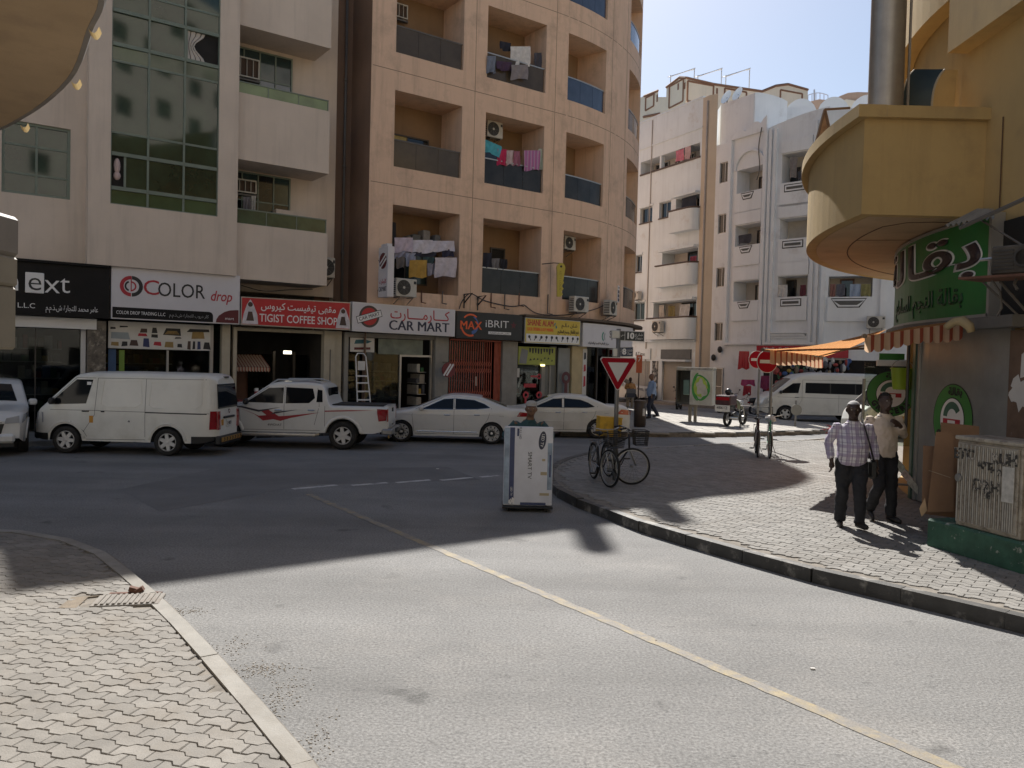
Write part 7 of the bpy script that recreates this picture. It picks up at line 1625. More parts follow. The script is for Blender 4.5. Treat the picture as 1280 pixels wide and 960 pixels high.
# ================================================================== street furniture
POLE = mat('grey_pole', (.20, .195, .185), .55, .4, var=.15, scale=6)
SRED = mat('traffic_red', (.30, .004, .014), .6, var=.06, scale=8, spec=.12); SWHI = mat('traffic_white', (.56, .55, .53), .4, var=.06)
# ---- yield sign with two street name plates
yb_ = G(768, 600, ZR); YY = yb_.y
t = wthing('yield_sign', 'inverted red and white triangle sign on a pole carrying two street plates', 'traffic sign', (yb_.x, yb_.y, ZR))
px_ = lambda x, y: P(x, y, YY)
mb = MB(); mb.tube([(yb_.x, yb_.y, ZR - .05), (yb_.x, yb_.y, 3.02)], .042, 12); mb.build('pole', POLE, t, smooth=True)
F = frame_at(Vector((yb_.x, yb_.y - .06, 0)), (1, .03, 0)); zt_, zb_ = px_(768, 447.5).z, px_(768, 487).z; hw_ = .335
def rtri(s_, y, z0, z1, hw):
    c = .04 * s_; pts = [(-hw + c, z1), (hw - c, z1), (hw - c * .2, z1 - c * 1.1), (c * .7, z0 + c * .6), (0, z0 + .2 * c), (-c * .7, z0 + c * .6), (-hw + c * .2, z1 - c * 1.1)]
    return pts
def plate_(name, m, pts, y0, y1): mb = MB(); mb.prism(pts, y0, y1, M=lambda p: F @ Vector((p.x, -p.z, p.y))); return mb.build(name, m, t)
plate_('sign_rim', SWHI, rtri(1, 0, zb_ - .02, zt_ + .015, hw_ + .02), 0, .012); plate_('red_border', SRED, rtri(1, 0, zb_, zt_, hw_), .012, .016)
zc0, zc1 = zb_ + .15, zt_ - .085; plate_('white_centre', SWHI, [(-.195, zc1), (.195, zc1), (0, zc0)], .016, .019)
for z in (zt_ - .1, zb_ + .25): mb = MB(); mb.box((yb_.x - .06, yb_.y - .06, z - .02), (yb_.x + .06, yb_.y + .06, z + .02)); mb.build('bracket', ALU, t)
DBLUE = mat('street_plate_blue', (.018, .028, .062), .45, var=.1); DGRY = mat('street_plate_charcoal', (.03, .034, .034), .45, var=.1)
def street_plate(x0, x1, y, num, ar, m, h, tilt):
    a, b = px_(x0, y), px_(x1, y + tilt); X = b - a; M = frame_at(a, X); L_ = X.length; r = MB().box((0, -.014, -h / 2), (L_, .014, h / 2), M=M, bev=.004).build('street_plate', SWHI, t)
    MB().box((L_ * .22, -.017, -h / 2 + .012), (L_ - .012, -.0145, h / 2 - .012), M=M).build('plate_face', m, r); MB().box((.012, -.017, -h / 2 + .012), (L_ * .2, -.0145, h / 2 - .012), M=M).build('plate_face', m, r)
    text('lettering', num, INKW, M @ Matrix.Translation((L_ * .42, -.02, .0)), h * .55, r, depth=.003, bold=.02); text('lettering', arabic(ar), INKW, M @ Matrix.Translation((L_ * .78, -.02, h * .16)), h * .25, r, depth=.003, width=L_ * .3); text('lettering', 'STREET', INKW, M @ Matrix.Translation((L_ * .78, -.02, -h * .24)), h * .16, r, depth=.003, width=L_ * .3); text('lettering', arabic('دبي'), INKW, M @ Matrix.Translation((L_ * .11, -.02, h * .1)), h * .2, r, depth=.003)
street_plate(774.5, 805.5, 419.5, '10', 'شارع', DGRY, .195, 1.4); street_plate(772, 791.5, 440, '8', 'شارع', DBLUE, .19, -.3)
for (x0, y0, x1, y1) in ((764, 413, 775, 423), (765.5, 435.5, 772, 446)): a, b = px_(x0, y1), px_(x1, y0); mb = MB(); mb.box((a.x, YY - .05, a.z), (b.x, YY + .05, b.z), bev=.01); mb.build('clamp', ALU, t)
# ---- no entry signs
def no_entry(label, px, py, bx, by, z0, r):
    b = G(bx, by, z0); t = wthing('no_entry_sign', label, 'traffic sign', b, 'no entry signs'); c = P(px, py, b.y)
    mb = MB(); mb.tube([(b.x, b.y, z0 - .03), (b.x, b.y, c.z + r * .8)], .04, 10); mb.build('pole', POLE, t, smooth=True); M = frame_at(Vector((c.x, b.y - .055, c.z)), (1, .2, 0)) @ Matrix.Rotation(PI / 2, 4, 'X')
    mb = MB(); mb.lathe([(0, 0), (r, 0), (r, .012), (0, .012)], 32, M=M); mb.build('sign_rim', SWHI, t); mb = MB(); mb.lathe([(0, .013), (r * .95, .013), (r * .95, .017), (0, .017)], 32, M=M); mb.build('red_disc', SRED, t)
    M2 = frame_at(Vector((c.x, b.y - .055, c.z)), (1, .2, 0)); MB().box((-r * .72, -.022, -r * .15), (r * .72, -.0175, r * .15), M=M2).build('white_bar', SWHI, t)
no_entry('smaller no entry sign standing on the island beside the motorcycle', 945.3, 449.5, 946.5, 538, ZR, .31); no_entry('larger no entry sign on the near pavement above the green bicycle', 958, 452, 961, 563, ZR, .30)
b = G(994, 533, ZR); t = wthing('round_sign', 'small round grey sign seen from behind near the minibus wheel', 'traffic sign', b); mb = MB(); mb.tube([(b.x, b.y, ZR), (b.x, b.y, 1.15)], .04, 8); mb.build('pole', POLE, t); mb = MB(); mb.lathe([(0, 0), (.21, 0), (.21, .02), (0, .02)], 24, M=Matrix.Translation((b.x, b.y - .06, .78)) @ Matrix.Rotation(PI / 2, 4, 'X')); mb.build('sign_back', mat('sign_back_grey', (.2, .2, .19), .5, .4), t)
b = G(1077, 560, 0); t = wthing('grey_post', 'plain grey post standing in front of the half hidden white van', 'post', b); mb = MB(); mb.tube([(b.x, b.y, 0), (b.x, b.y, 2.1)], .05, 8); mb.build('pole', POLE, t)
b = G(798, 500, 0.1); b = Vector((7.1, 45.0, .14)); t = wthing('orange_sign', 'narrow orange arrow sign on a thin post by the shutters', 'sign', b); c0, c1 = P(795, 466, 45), P(803, 444, 45); mb = MB(); mb.box((c0.x, 45, c0.z), (c1.x, 45.04, c1.z)); mb.build('sign_face', mat('sign_orange', (.62, .12, .04), .5), t); mb = MB(); mb.tube([((c0.x + c1.x) / 2, 45.03, .14), ((c0.x + c1.x) / 2, 45.03, c0.z)], .04, 6); mb.build('pole', WRAIL, t); text('lettering', '7', INKW, frame_at(Vector(((c0.x + c1.x) / 2, 44.99, c1.z - .25)), (1, 0, 0)), .28, t)
# ---- litter bin
b = G(799.5, 533.5, ZR); t = wthing('litter_bin', 'dark brown cylindrical litter bin on the island behind the saloon', 'bin', b); BINM = mat('bin_brown', (.055, .038, .028), .5, var=.25, scale=6); T = Matrix.Translation(b)
mb = MB(); mb.lathe([(0, 0), (.20, 0), (.20, .05), (.215, .06), (.215, .84), (.2, .86)], 24, M=T); mb.build('bin_body', BINM, t, smooth=True); mb = MB(); mb.lathe([(.235, .86), (.235, .93), (.15, .955), (0, .95), (0, .88), (.2, .86)], 24, M=T); mb.build('lid', BINM, t); MB().box((.06, -.225, .4), (.14, -.205, .66), M=T).build('notice', PAPER, t)
# ---- telephone booth
b = G(866, 527, ZR); t = wthing('phone_booth', 'post mounted phone booth with a green ring sprayed on its white side', 'phone booth', b); F = Matrix.Translation(b) @ Matrix.Rotation(-.42, 4, 'Z'); PHW = mat('booth_white', (.50, .48, .42), .5, var=.12, scale=4, dirt=(.36, .33, .27), dscale=3)
for dx in (-.13, .08): mb = MB(); mb.box((dx - .05, -.05, 0), (dx + .06, .08, .72), M=F); mb.build('post', mat('booth_post', (.25, .22, .17), .6), t)
mb = MB(); mb.box((-.1, -.32, .68), (.78, .42, 2.06), M=F, bev=.02); mb.build('side_panel', PHW, t); mb = MB(); mb.box((-.66, -.26, 2.02), (.79, .43, 2.16), M=F, bev=.02); mb.build('roof', mat('booth_cap', (.36, .34, .29), .6, var=.2, dirt=(.1, .09, .08), dscale=5), t); mb = MB(); mb.box((-.66, .36, .68), (-.102, .42, 2.02), M=F); mb.box((-.66, -.26, .68), (-.102, -.20, .76), M=F); mb.box((-.66, -.26, .68), (-.61, .359, 2.02), M=F); mb.build('booth_frame', mat('booth_dark', (.06, .058, .05), .5), t); mb = MB(); mb.box((-.45, .12, 1.05), (-.2, .35, 1.65), M=F, bev=.02); mb.build('telephone', mat('telephone_grey', (.2, .3, .24), .5), t)
GRA = mat('spray_green', (.05, .28, .05), .6, var=.2, scale=9); GRL = mat('spray_lime', (.36, .50, .08), .6, var=.2, scale=9); M = F @ Matrix.Translation((.34, -.325, 1.37)); mb = MB(); n = 40
def ringq(mb, rx, rz, wd, d, a0=0, a1=2 * PI, wob=.06, seed=0):
    rnd = random.Random(seed); v = []
    for k in range(n + 1):
        a = a0 + (a1 - a0) * k / n; j = 1 + wob * math.sin(3 * a + seed); w_ = wd * (1 + .4 * math.sin(5 * a + seed)); v += [M @ Vector((rx * j * math.cos(a), -d, rz * j * math.sin(a) - .06 * math.cos(a))), M @ Vector(((rx * j - w_) * math.cos(a), -d, (rz * j - w_) * math.sin(a) - .06 * math.cos(a)))]
    mb.add(v, [(2 * i, 2 * i + 1, 2 * i + 3, 2 * i + 2) for i in range(n)])
ringq(mb, .34, .50, .09, .004, seed=1); ringq(mb, .37, .56, .07, .006, 1.9, 4.4, seed=2); mb.build('spray_ring', GRA, t); mb = MB(); ringq(mb, .28, .40, .10, .008, .1, 4.9, seed=3); mb.build('spray_ring', GRL, t)
# ---- low tubular barrier by the motorcycle
b0, b1 = G(925, 535, ZR), G(965, 537, ZR); t = wthing('tube_barrier', 'low black tubular railing beside the no entry poles', 'railing', b0); mb = MB(); z = .95
mb.tube([b0, b0 + Vector((0, 0, .8)), b1 + Vector((0, 0, .8)), b1], .022, 6); mb.build('frame', BLACK, t); mb = MB(); mb.tube([b0 + Vector((0, 0, .4)), b1 + Vector((0, 0, .4))], .015, 6); mb.build('rail', BLACK, t)

# ================================================================== bicycles
def bike(label, loc, rz, steer, frame_m, basket=True, crate=None, cover=False, r=.34):
    """rear hub at x = 0, front towards +X"""
    t = thing('bicycle', label, 'bicycle', loc, rz, 'parked bicycles'); R0 = Matrix.Rotation(PI / 2, 4, 'X')
    def wheel(M):
        mb = MB(); mb.lathe([(r - .035, -.018), (r - .012, -.02), (r, -.01), (r, .01), (r - .012, .02), (r - .035, .018)], 36, M=M @ R0); w_ = mb.build('tyre', RUBBER, t, smooth=True)
        mb = MB(); mb.lathe([(r - .05, -.014), (r - .034, -.016), (r - .034, .016), (r - .05, .014)], 36, M=M @ R0); mb.build('rim', ALU, w_, smooth=True)
        mb = MB()
        for k in range(18): a = 2 * PI * k / 18; mb.tube([M @ Vector((.02 * math.cos(a + 1), .02 * (-1) ** k, .02 * math.sin(a + 1))), M @ Vector(((r - .04) * math.cos(a), 0, (r - .04) * math.sin(a)))], .0022, 3)
        mb.tube([M @ Vector((0, -.05, 0)), M @ Vector((0, .05, 0))], .018, 8); mb.build('spokes', POLE, w_)
    wheel(Matrix.Translation((0, 0, r))); S_ = Matrix.Translation((1.06, 0, r)) @ Matrix.Rotation(steer, 4, 'Z'); wheel(S_)
    bb = Vector((.46, 0, .29)); st = Vector((.33, 0, .80)); hd0, hd1 = Vector((.93, 0, .66)), Vector((.90, 0, .92))
    mb = MB(); mb.tube([bb, st], .016, 8); mb.tube([st + Vector((.03, 0, -.1)), hd1 - Vector((0, 0, .06))], .016, 8); mb.tube([bb, hd0], .018, 8); mb.tube([hd0, hd1], .02, 8)
    for s_ in (-1, 1): mb.tube([(0, s_ * .05, r), bb + Vector((0, s_ * .03, 0))], .01, 6); mb.tube([(0, s_ * .05, r), st + Vector((0, s_ * .02, -.08))], .009, 6)
    mb.build('frame', frame_m, t, smooth=True)
    H = Matrix.Translation((.93, 0, .0)) @ Matrix.Rotation(steer, 4, 'Z'); mb = MB()
    for s_ in (-1, 1): mb.tube([H @ Vector((0, s_ * .02, .66)), H @ Vector((.03, s_ * .05, .58)), H @ Vector((.13, s_ * .05, r))], .011, 6)
    mb.build('fork', ALU, t, smooth=True); mb = MB(); mb.tube([H @ Vector((-.03, 0, .92)), H @ Vector((-.04, 0, 1.0))], .014, 6); mb.tube([H @ Vector(p) for p in ((-.22, -.29, 1.03), (-.1, -.27, 1.05), (-.02, -.12, 1.02), (-.02, .12, 1.02), (-.1, .27, 1.05), (-.22, .29, 1.03))], .012, 6); h_ = mb.build('handlebar', ALU, t, smooth=True); mb = MB()
    for s_ in (-1, 1): mb.tube([H @ Vector((-.24, s_ * .295, 1.028)), H @ Vector((-.12, s_ * .275, 1.048))], .018, 6); mb.tube([H @ Vector((-.12, s_ * .25, 1.04)), H @ Vector((-.03, s_ * .3, 1.0))], .006, 4)
    mb.build('grip', TRIMB, h_)
    mb = MB(); mb.tube([st, st + Vector((-.02, 0, .08))], .012, 6); mb.ell(st + Vector((-.05, 0, .11)), (.13, .085, .035), 12, 6); mb.tube([st + Vector((.02, 0, .11)), st + Vector((.13, 0, .10))], [.05, .02], 8); mb.build('saddle', TRIMB if not cover else mat('white_plastic_bag', (.55, .54, .52), .5, var=.1), t, smooth=True)
    if cover: mb = MB(); mb.ell(st + Vector((-.03, 0, .13)), (.19, .13, .09), 12, 6); mb.ell(st + Vector((.08, .04, .10)), (.1, .1, .06), 10, 5); mb.build('saddle_bag', mat('white_plastic_bag', (.5, .5, .5), .5), t, smooth=True)
    mb = MB(); mb.lathe([(.09, -.008), (.095, 0), (.09, .008)], 18, M=Matrix.Translation(bb) @ R0)
    for s_ in (-1, 1): a = .9 if s_ > 0 else .9 + PI; e = bb + Vector((.17 * math.cos(a), s_ * .07, .17 * math.sin(a))); mb.tube([bb + Vector((0, s_ * .06, 0)), e], .01, 5); mb.box((e.x - .045, min(e.y, e.y + s_ * .1), e.z - .012), (e.x + .045, max(e.y, e.y + s_ * .1), e.z + .012))
    mb.build('crank', TRIMB, t); mb = MB(); mb.tube([(0, .05, r * .98), (-.12, .16, .02)], .009, 5); mb.build('kickstand', POLE, t)
    mb = MB(); mb.lathe([(r + .02, -.025), (r + .025, 0), (r + .02, .025)], 20, M=Matrix.Translation((0, 0, r)) @ R0 @ Matrix.Rotation(-.2, 4, 'Z'), arc=PI * 1.1); mb.build('mudguard', TRIMB, t)
    mb = MB(); mb.tube([(-.18, -.06, .72), (.28, -.06, .74)], .007, 5); mb.tube([(-.18, .06, .72), (.28, .06, .74)], .007, 5); mb.tube([(-.18, -.06, .72), (-.18, .06, .72)], .007, 5); mb.tube([(0, -.05, r), (-.1, -.06, .72)], .006, 4); mb.tube([(0, .05, r), (-.1, .06, .72)], .006, 4); mb.build('carrier', POLE, t)
    if basket:
        mb = MB(); B0 = H @ Matrix.Translation((.20, 0, .72)); bw, bl, bh = .17, .13, .27
        for k in range(9):
            z = bh * k / 8; f = .82 + .18 * k / 8
            mb.tube([B0 @ Vector((sx * bl * f, sy * bw * f, z)) for sx, sy in ((-1, -1), (1, -1), (1, 1), (-1, 1))], .0035 if k < 8 else .007, 4, closed=True)
        for k in range(11):
            u = -1 + 2 * k / 10
            for sx in (-1, 1): mb.tube([B0 @ Vector((sx * bl * .82, u * bw * .82, 0)), B0 @ Vector((sx * bl, u * bw, bh))], .003, 3); 
            for sy in (-1, 1): mb.tube([B0 @ Vector((u * bl * .82, sy * bw * .82, 0)), B0 @ Vector((u * bl, sy * bw, bh))], .003, 3)
            mb.tube([B0 @ Vector((u * bl * .82, -bw * .82, 0)), B0 @ Vector((u * bl * .82, bw * .82, 0))], .003, 3)
        mb.build('basket', TRIMB, t)
    return t
hd = Vector((.28, -.96)).normalized(); rz_ = math.atan2(hd.y, hd.x)
fa = G(789, 606, ZR); ra_ = Vector((fa.x, fa.y)) - hd * 1.06; bike('black bicycle with a front basket, its big front wheel turned broadside', (ra_.x, ra_.y, ZR), rz_, -rz_ + .05, mat('bike_black', (.02, .02, .022), .4), True)
fb = G(768, 607, ZR); rb_ = Vector((fb.x, fb.y - .1)) - hd * 1.06; BK2 = bike('silver bicycle with a dark mesh basket leaning at the yield pole', (rb_.x, rb_.y - .1, ZR), rz_ - .12, .25, mat('bike_silver', (.3, .3, .31), .35, .6), True)
c0 = P(761, 533, 15.35); t = wthing('crate', 'yellow plastic crate riding behind the bicycles at the yield pole', 'crate', c0); YC = mat('crate_yellow', (.62, .36, .02), .5, var=.12, scale=8, dirt=(.3, .2, .03), dscale=7); F = Matrix.Translation(c0) @ Matrix.Rotation(.12, 4, 'Z') @ Matrix.Rotation(.05, 4, 'Y')
mb = MB(); w_, d_, h_ = .21, .15, .18
for s_ in (-1, 1): mb.box((-w_, s_ * d_ - .008, -h_), (w_, s_ * d_ + .008, h_), M=F); mb.box((s_ * w_ - .008, -d_ + .009, -h_), (s_ * w_ + .008, d_ - .009, h_), M=F)
mb.box((-w_, -d_, -h_), (w_, d_, -h_ + .012), M=F); mb.build('crate_shell', YC, t)
for k in range(4):
    mb = MB(); z = -h_ + .02 + k * .11; mb.box((-w_ - .012, -d_ - .014, z), (w_ + .012, d_ + .014, z + .018), M=F); mb.build('rib', YC, t)
gb = G(957, 573, ZR); bike('green bicycle seen end on with a white bag over its saddle', (gb.x + .40, gb.y + 1.0, ZR), math.radians(-107), .10, mat('bike_green', (.03, .20, .10), .4), False, cover=True, r=.33)
bike('dark bicycle standing against the green one, its wheel towards us', (gb.x + .12, gb.y + 1.2, ZR), math.radians(-104), -.12, mat('bike_maroon', (.07, .02, .02), .4), False, r=.33)

# ================================================================== motorcycles
def motorbike(label, loc, rz, box=True, cloth=True):
    t = thing('motorcycle', label, 'motorcycle', loc, rz, 'parked motorcycles'); R0 = Matrix.Rotation(PI / 2, 4, 'X'); r = .29
    for x in (0, 1.25):
        mb = MB(); mb.lathe([(r - .09, -.035), (r - .02, -.05), (r, -.02), (r, .02), (r - .02, .05), (r - .09, .035)], 28, M=Matrix.Translation((x, 0, r)) @ R0); w_ = mb.build('wheel', RUBBER, t, smooth=True); mb = MB()
        mb.lathe([(0, -.03), (.07, -.03), (.07, .03), (0, .03)], 14, M=Matrix.Translation((x, 0, r)) @ R0)
        for k in range(5): a = 2 * PI * k / 5; mb.tube([(x, 0, r), (x + (r - .08) * math.cos(a), 0, r + (r - .08) * math.sin(a))], .014, 5)
        mb.build('rim', ALLOY, w_)
    DK = mat('motor_black', (.02, .02, .022), .4); mb = MB(); mb.tube([(0, -.08, r), (.35, -.09, .42), (.7, -.1, .38)], .03, 6); mb.tube([(0, .08, r), (.35, .09, .42), (.7, .1, .38)], .03, 6); mb.ell((.62, 0, .38), (.2, .13, .16), 12, 8); mb.build('engine', mat('engine_grey', (.1, .1, .1), .5, .5), t, smooth=True)
    mb = MB(); mb.tube([(-.25, 0, .74), (.2, 0, .76), (.5, 0, .72)], [(.06, .12), (.08, .14), (.06, .11)], 10); mb.build('saddle', DK, t, smooth=True); mb = MB(); mb.ell((.68, 0, .78), (.22, .13, .13), 14, 8); mb.build('fuel_tank', mat('tank_dark_red', (.12, .015, .02), .3), t, smooth=True); mb = MB()
    for s_ in (-1, 1): mb.tube([(1.25, s_ * .08, r), (1.0, s_ * .07, .88)], .022, 6)
    mb.build('fork', ALU, t); mb = MB(); mb.tube([(.86, -.36, .98), (.96, -.2, 1.02), (.98, 0, .98), (.96, .2, 1.02), (.86, .36, .98)], .014, 6)
    for s_ in (-1, 1): mb.tube([(.95, s_ * .25, 1.02), (.97, s_ * .33, 1.16)], .008, 5); mb.ell((.97, s_ * .35, 1.2), (.02, .06, .045), 8, 5)
    mb.build('handlebar', DK, t); mb = MB(); mb.ell((1.06, 0, .86), (.09, .1, .1), 12, 8); mb.build('headlamp', LAMP, t, smooth=True); mb = MB(); mb.tube([(.45, -.16, .3), (-.15, -.17, .34)], .04, 8); mb.build('exhaust', ALU, t); mb = MB(); mb.tube([(-.3, 0, .62), (-.2, 0, .7), (0, 0, .66)], [(.02, .07), (.02, .09), (.02, .09)], 8); mb.build('mudguard', DK, t); MB().box((-.33, -.08, .6), (-.3, .08, .68)).build('tail_lamp', TAIL, t)
    if box:
        mb = MB(); mb.box((-.42, -.30, .80), (.12, .30, 1.16), bev=.03); mb.build('delivery_box', mat('box_dark', (.06, .02, .02), .5, var=.3, scale=9), t); mb = MB(); mb.box((-.46, -.28, .56), (-.40, .28, .80)); b_ = mb.build('number_board', PLATE, t); M = frame_at((-.465, 0, .70), (0, -1, 0)); text('lettering', '48612', INKB, M, .10, b_, width=.42, depth=.003)
        mb = MB(); mb.box((-.43, -.26, .98), (-.415, .26, 1.10)); mb.build('box_lamp', TAIL, t); mb = MB(); mb.ell((.0, .0, 1.28), (.13, .12, .13), 14, 8); mb.build('helmet', DK, t, smooth=True)
    if cloth:
        mb = MB(); mb.grid(lambda u, v: Vector((.12 + .5 * u + .06 * math.sin(v * 9), -.30 * math.cos(v * PI), .66 + .42 * math.sin(v * PI) * (1 - .25 * u) + .03 * math.sin(u * 13 + v * 5))), 14, 16); mb.build('saddle_cover', mat('olive_cover', (.15, .15, .08), .8, var=.2, scale=6), t, smooth=True); mb = MB()
        for k in (0, 1): mb.grid(lambda u, v: Vector((.42 + .12 * k + .05 * u + .06 * math.sin((.05 + v * .4) * 9), -.308 * math.cos((.05 + v * .4) * PI) , .672 + .42 * math.sin((.05 + v * .4) * PI) * (1 - .25 * (.6 + .24 * k)) + .01)), 2, 8)
        mb.build('cover_stripe', INKW, t)
    return t
a = G(909, 533, ZR); motorbike('delivery motorcycle with a dark box and an olive saddle cover on the island', (a.x, a.y, ZR), math.radians(48))
motorbike('dark motorcycle parked beside the phone booth in the road', (8.75, 42.2, 0), math.radians(70), False, False); motorbike('dark motorcycle standing behind the phone booth', (10.6, 40.6, 0), math.radians(30), False, False); motorbike('motorcycle parked beneath the red cloths of the corner shop', (11.9, 39.2, 0), math.radians(15), False, False)

# ================================================================== electrical cabinet and cardboard on the right
e0, e1 = G(1157, 681, ZR), G(1265, 714, ZR); ud = (e1 - e0); ud.z = 0; L_ = ud.length; F = frame_at(Vector((e0.x, e0.y, ZR)), ud); BASEG = mat('base_green_paint', (.035, .10, .065), .7, var=.3, scale=5, bump=.4, bscale=40, dirt=(.33, .34, .30), dscale=7, dlim=(.60, .66))
t = wthing('electrical_cabinet', 'rust streaked ribbed steel cabinet on a chipped green plinth', 'cabinet', e0); MB().box((0, 0, -.02), (L_ + .15, .62, .345), M=F, bev=.025).build('plinth', BASEG, t)
CABM = mat('cabinet_paint', (.36, .325, .27), .7, var=.18, scale=5, bump=.3, bscale=50, streak=.9, dirt=(.10, .075, .055), dscale=5.5, dlim=(.48, .68)); CABP = mat('cabinet_pale', (.42, .40, .36), .7, var=.2, scale=9, streak=.5)
x0, x1, z0, z1 = .40, 1.32, .347, 1.42
MB().box((x0, .06, z0), (x1, .52, z1 - .03), M=F, bev=.01).build('cabinet_body', CABM, t); MB().box((x0 - .02, .02, z1 - .029), (x1 + .03, .55, z1 + .02), M=F, bev=.012).build('cabinet_top', CABM, t); MB().box((x0 + .02, .035, z0 + .04), (x1 - .03, .058, z1 - .06), M=F, bev=.006).build('door', CABM, t)
for k in range(27):
    x = x0 + .04 + k * (x1 - x0 - .10) / 27
    MB().box((x, .018, z0 + .06), (x + .017, .034, z1 - .08), M=F, bev=.005).build('rib', CABP if k % 4 in (0, 2) or k > 21 else CABM, t)
mb = MB(); mb.lathe([(0, 0), (.05, 0), (.05, .012), (.03, .02), (0, .02)], 18, M=F @ Matrix.Translation((x0 + .07, .016, .93)) @ Matrix.Rotation(PI / 2, 4, 'X')); mb.build('lock', POLE, t); MB().box((x1 - .22, .012, .75), (x1 - .06, .0165, 1.15), M=F).build('worn_patch', mat('worn_white', (.45, .44, .41), .8, var=.25, scale=14), t)
WINK = mat('worn_stencil_ink', (.03, .028, .026), .8, dirt=(.36, .33, .28), dscale=22, dlim=(.50, .56))
for body, x, z, h in (('ETC', .54, 1.22, .12), ('RUH', 1.12, 1.22, .12), ('APT', .84, 1.12, .08), ('+ n', 1.0, 1.08, .09), ('DRH', .88, .88, .13), ('IIII', .90, .78, .06)): text('lettering', body, WINK, F @ Matrix.Translation((x, .014, z)) @ Matrix.Rotation(random.uniform(-.06, .06), 4, 'Y'), h, t, depth=.003, bold=.02)
CARD = mat('cardboard', (.30, .18, .105), .85, var=.12, scale=3, bump=.15, bscale=40, streak=.15); CARD2 = mat('cardboard_edge', (.20, .12, .07), .85, var=.15)
def card(label, pts, Y, th=.02, m=CARD, fold=None):
    v = [P(x, y, Y + dy) for x, y, dy in pts]; t = wthing('cardboard_sheet', label, 'cardboard', v[-1], 'cardboard leaning by the cabinet'); n = len(v); mb = MB(); mb.add(v + [q + Vector((.01, th, 0)) for q in v], [tuple(range(n))[::-1], tuple(range(n, 2 * n))] + [(i, (i + 1) % n, (i + 1) % n + n, i + n) for i in range(n)]); mb.build('sheet', m, t)
    if fold: mb = MB(); mb.tube([P(*fold[0], Y - .012), P(*fold[1], Y - .012)], .004, 4); mb.build('crease', mat('crease_pale', (.5, .4, .28), .8), t)
card('lowest brown cardboard sheet standing against the mosaic wall', [(1154, 557, .3), (1200, 560, .3), (1200, 648, .0), (1152, 642, .0)], 10.55); card('tall brown cardboard sheet with a pale crease, leaning behind the cabinet', [(1170, 540, .25), (1192, 540, .25), (1192, 640, -.02), (1159, 640, -.02)], 10.4, fold=((1161, 588), (1188, 597))); card('folded cardboard sheet peeping over the top of the cabinet', [(1176, 528, .4), (1224, 533, .4), (1224, 560, .3), (1176, 560, .3)], 10.5, m=CARD)
c = P(1152, 640, 10.5); t = wthing('torn_carton', 'small torn sunlit carton flap at the foot of the cardboard', 'cardboard', c); mb = MB(); mb.add([P(1149, 636, 10.5), P(1156, 622, 10.48), P(1159, 638, 10.47), P(1152, 646, 10.5)], [(0, 1, 2, 3)]); mb.build('flap', mat('cardboard_pale', (.52, .36, .22), .8), t)

# ================================================================== air conditioners
ACW = mat('ac_casing', (.50, .48, .43), .5, var=.1, scale=4, dirt=(.33, .30, .25), dscale=2.5, dlim=(.5, .8)); ACD = mat('ac_dark', (.03, .03, .03), .6); ACG = mat('ac_grille', (.13, .125, .115), .5)
def ac_outdoor(label, M, w_=.85, h_=.62, d_=.32, bracket=True):
    """front grille faces local -Y"""
    loc = M @ Vector((0, 0, 0)); t = wthing('air_conditioner', label, 'air conditioner', loc, 'outdoor air conditioners')
    MB().box((-w_ / 2, 0, 0), (w_ / 2, d_, h_), M=M, bev=.02).build('casing', ACW, t); c = M @ Matrix.Translation((-w_ * .13, -.004, h_ * .5)) @ Matrix.Rotation(PI / 2, 4, 'X'); r = h_ * .41
    mb = MB(); mb.lathe([(0, .0), (r, .0), (r, .004)], 26, M=c); mb.build('fan_opening', ACD, t); mb = MB()
    for k in range(6): rr = r * (k + 1) / 6; mb.tube([c @ Vector((rr * math.cos(a), rr * math.sin(a), .012)) for a in [2 * PI * j / 24 for j in range(24)]], .006, 4, closed=True)
    for k in range(4): a = PI * k / 4; mb.tube([c @ Vector((r * math.cos(a), r * math.sin(a), .014)), c @ Vector((-r * math.cos(a), -r * math.sin(a), .014))], .005, 4)
    mb.build('fan_guard', ACG, t); mb = MB(); mb.lathe([(0, .02), (r * .18, .02), (r * .18, .01)], 12, M=c); mb.build('hub', ACW, t); MB().box((w_ * .34, -.008, h_ * .72), (w_ * .46, -.002, h_ * .88), M=M).build('badge', ACD, t)
    for k in range(7): MB().box((-w_ / 2 - .006, .04, h_ * .12 + k * h_ * .11), (-w_ / 2 - .001, d_ - .04, h_ * .17 + k * h_ * .11), M=M).build('side_louvre', ACD, t)
    if bracket:
        mb = MB()
        for sx in (-.32, .32): mb.tube([M @ Vector((sx * w_, -.02, -.02)), M @ Vector((sx * w_, d_ + .12, -.02))], .02, 4); mb.tube([M @ Vector((sx * w_, 0, -.03)), M @ Vector((sx * w_, d_ + .12, -.24))], .016, 4)
        mb.build('bracket', POLE, t)
    return t
def sfac(px, py): q = (px - 640 - .025 * (452 - py)) / 1000; return (24.5 * q + 8.575) / (FU.x - FU.y * q)
def szc(px, py, d=0.0):
    """facade coordinates (s, z) of a photo point lying d out of the street facade"""
    lo, hi = -12.0, 22.0
    for _ in range(40):
        mid = (lo + hi) / 2; p = FT(mid, d); pr = P(px, py, p.y)
        if p.x < pr.x: lo = mid
        else: hi = mid
    p = FT(lo, d); return lo, P(px, py, p.y).z
def acF(label, px, py, d, turn=0.0, **k): s, z = szc(px, py, d); return ac_outdoor(label, FM(s, d, z) @ Matrix.Rotation(turn, 4, 'Z'), **k)
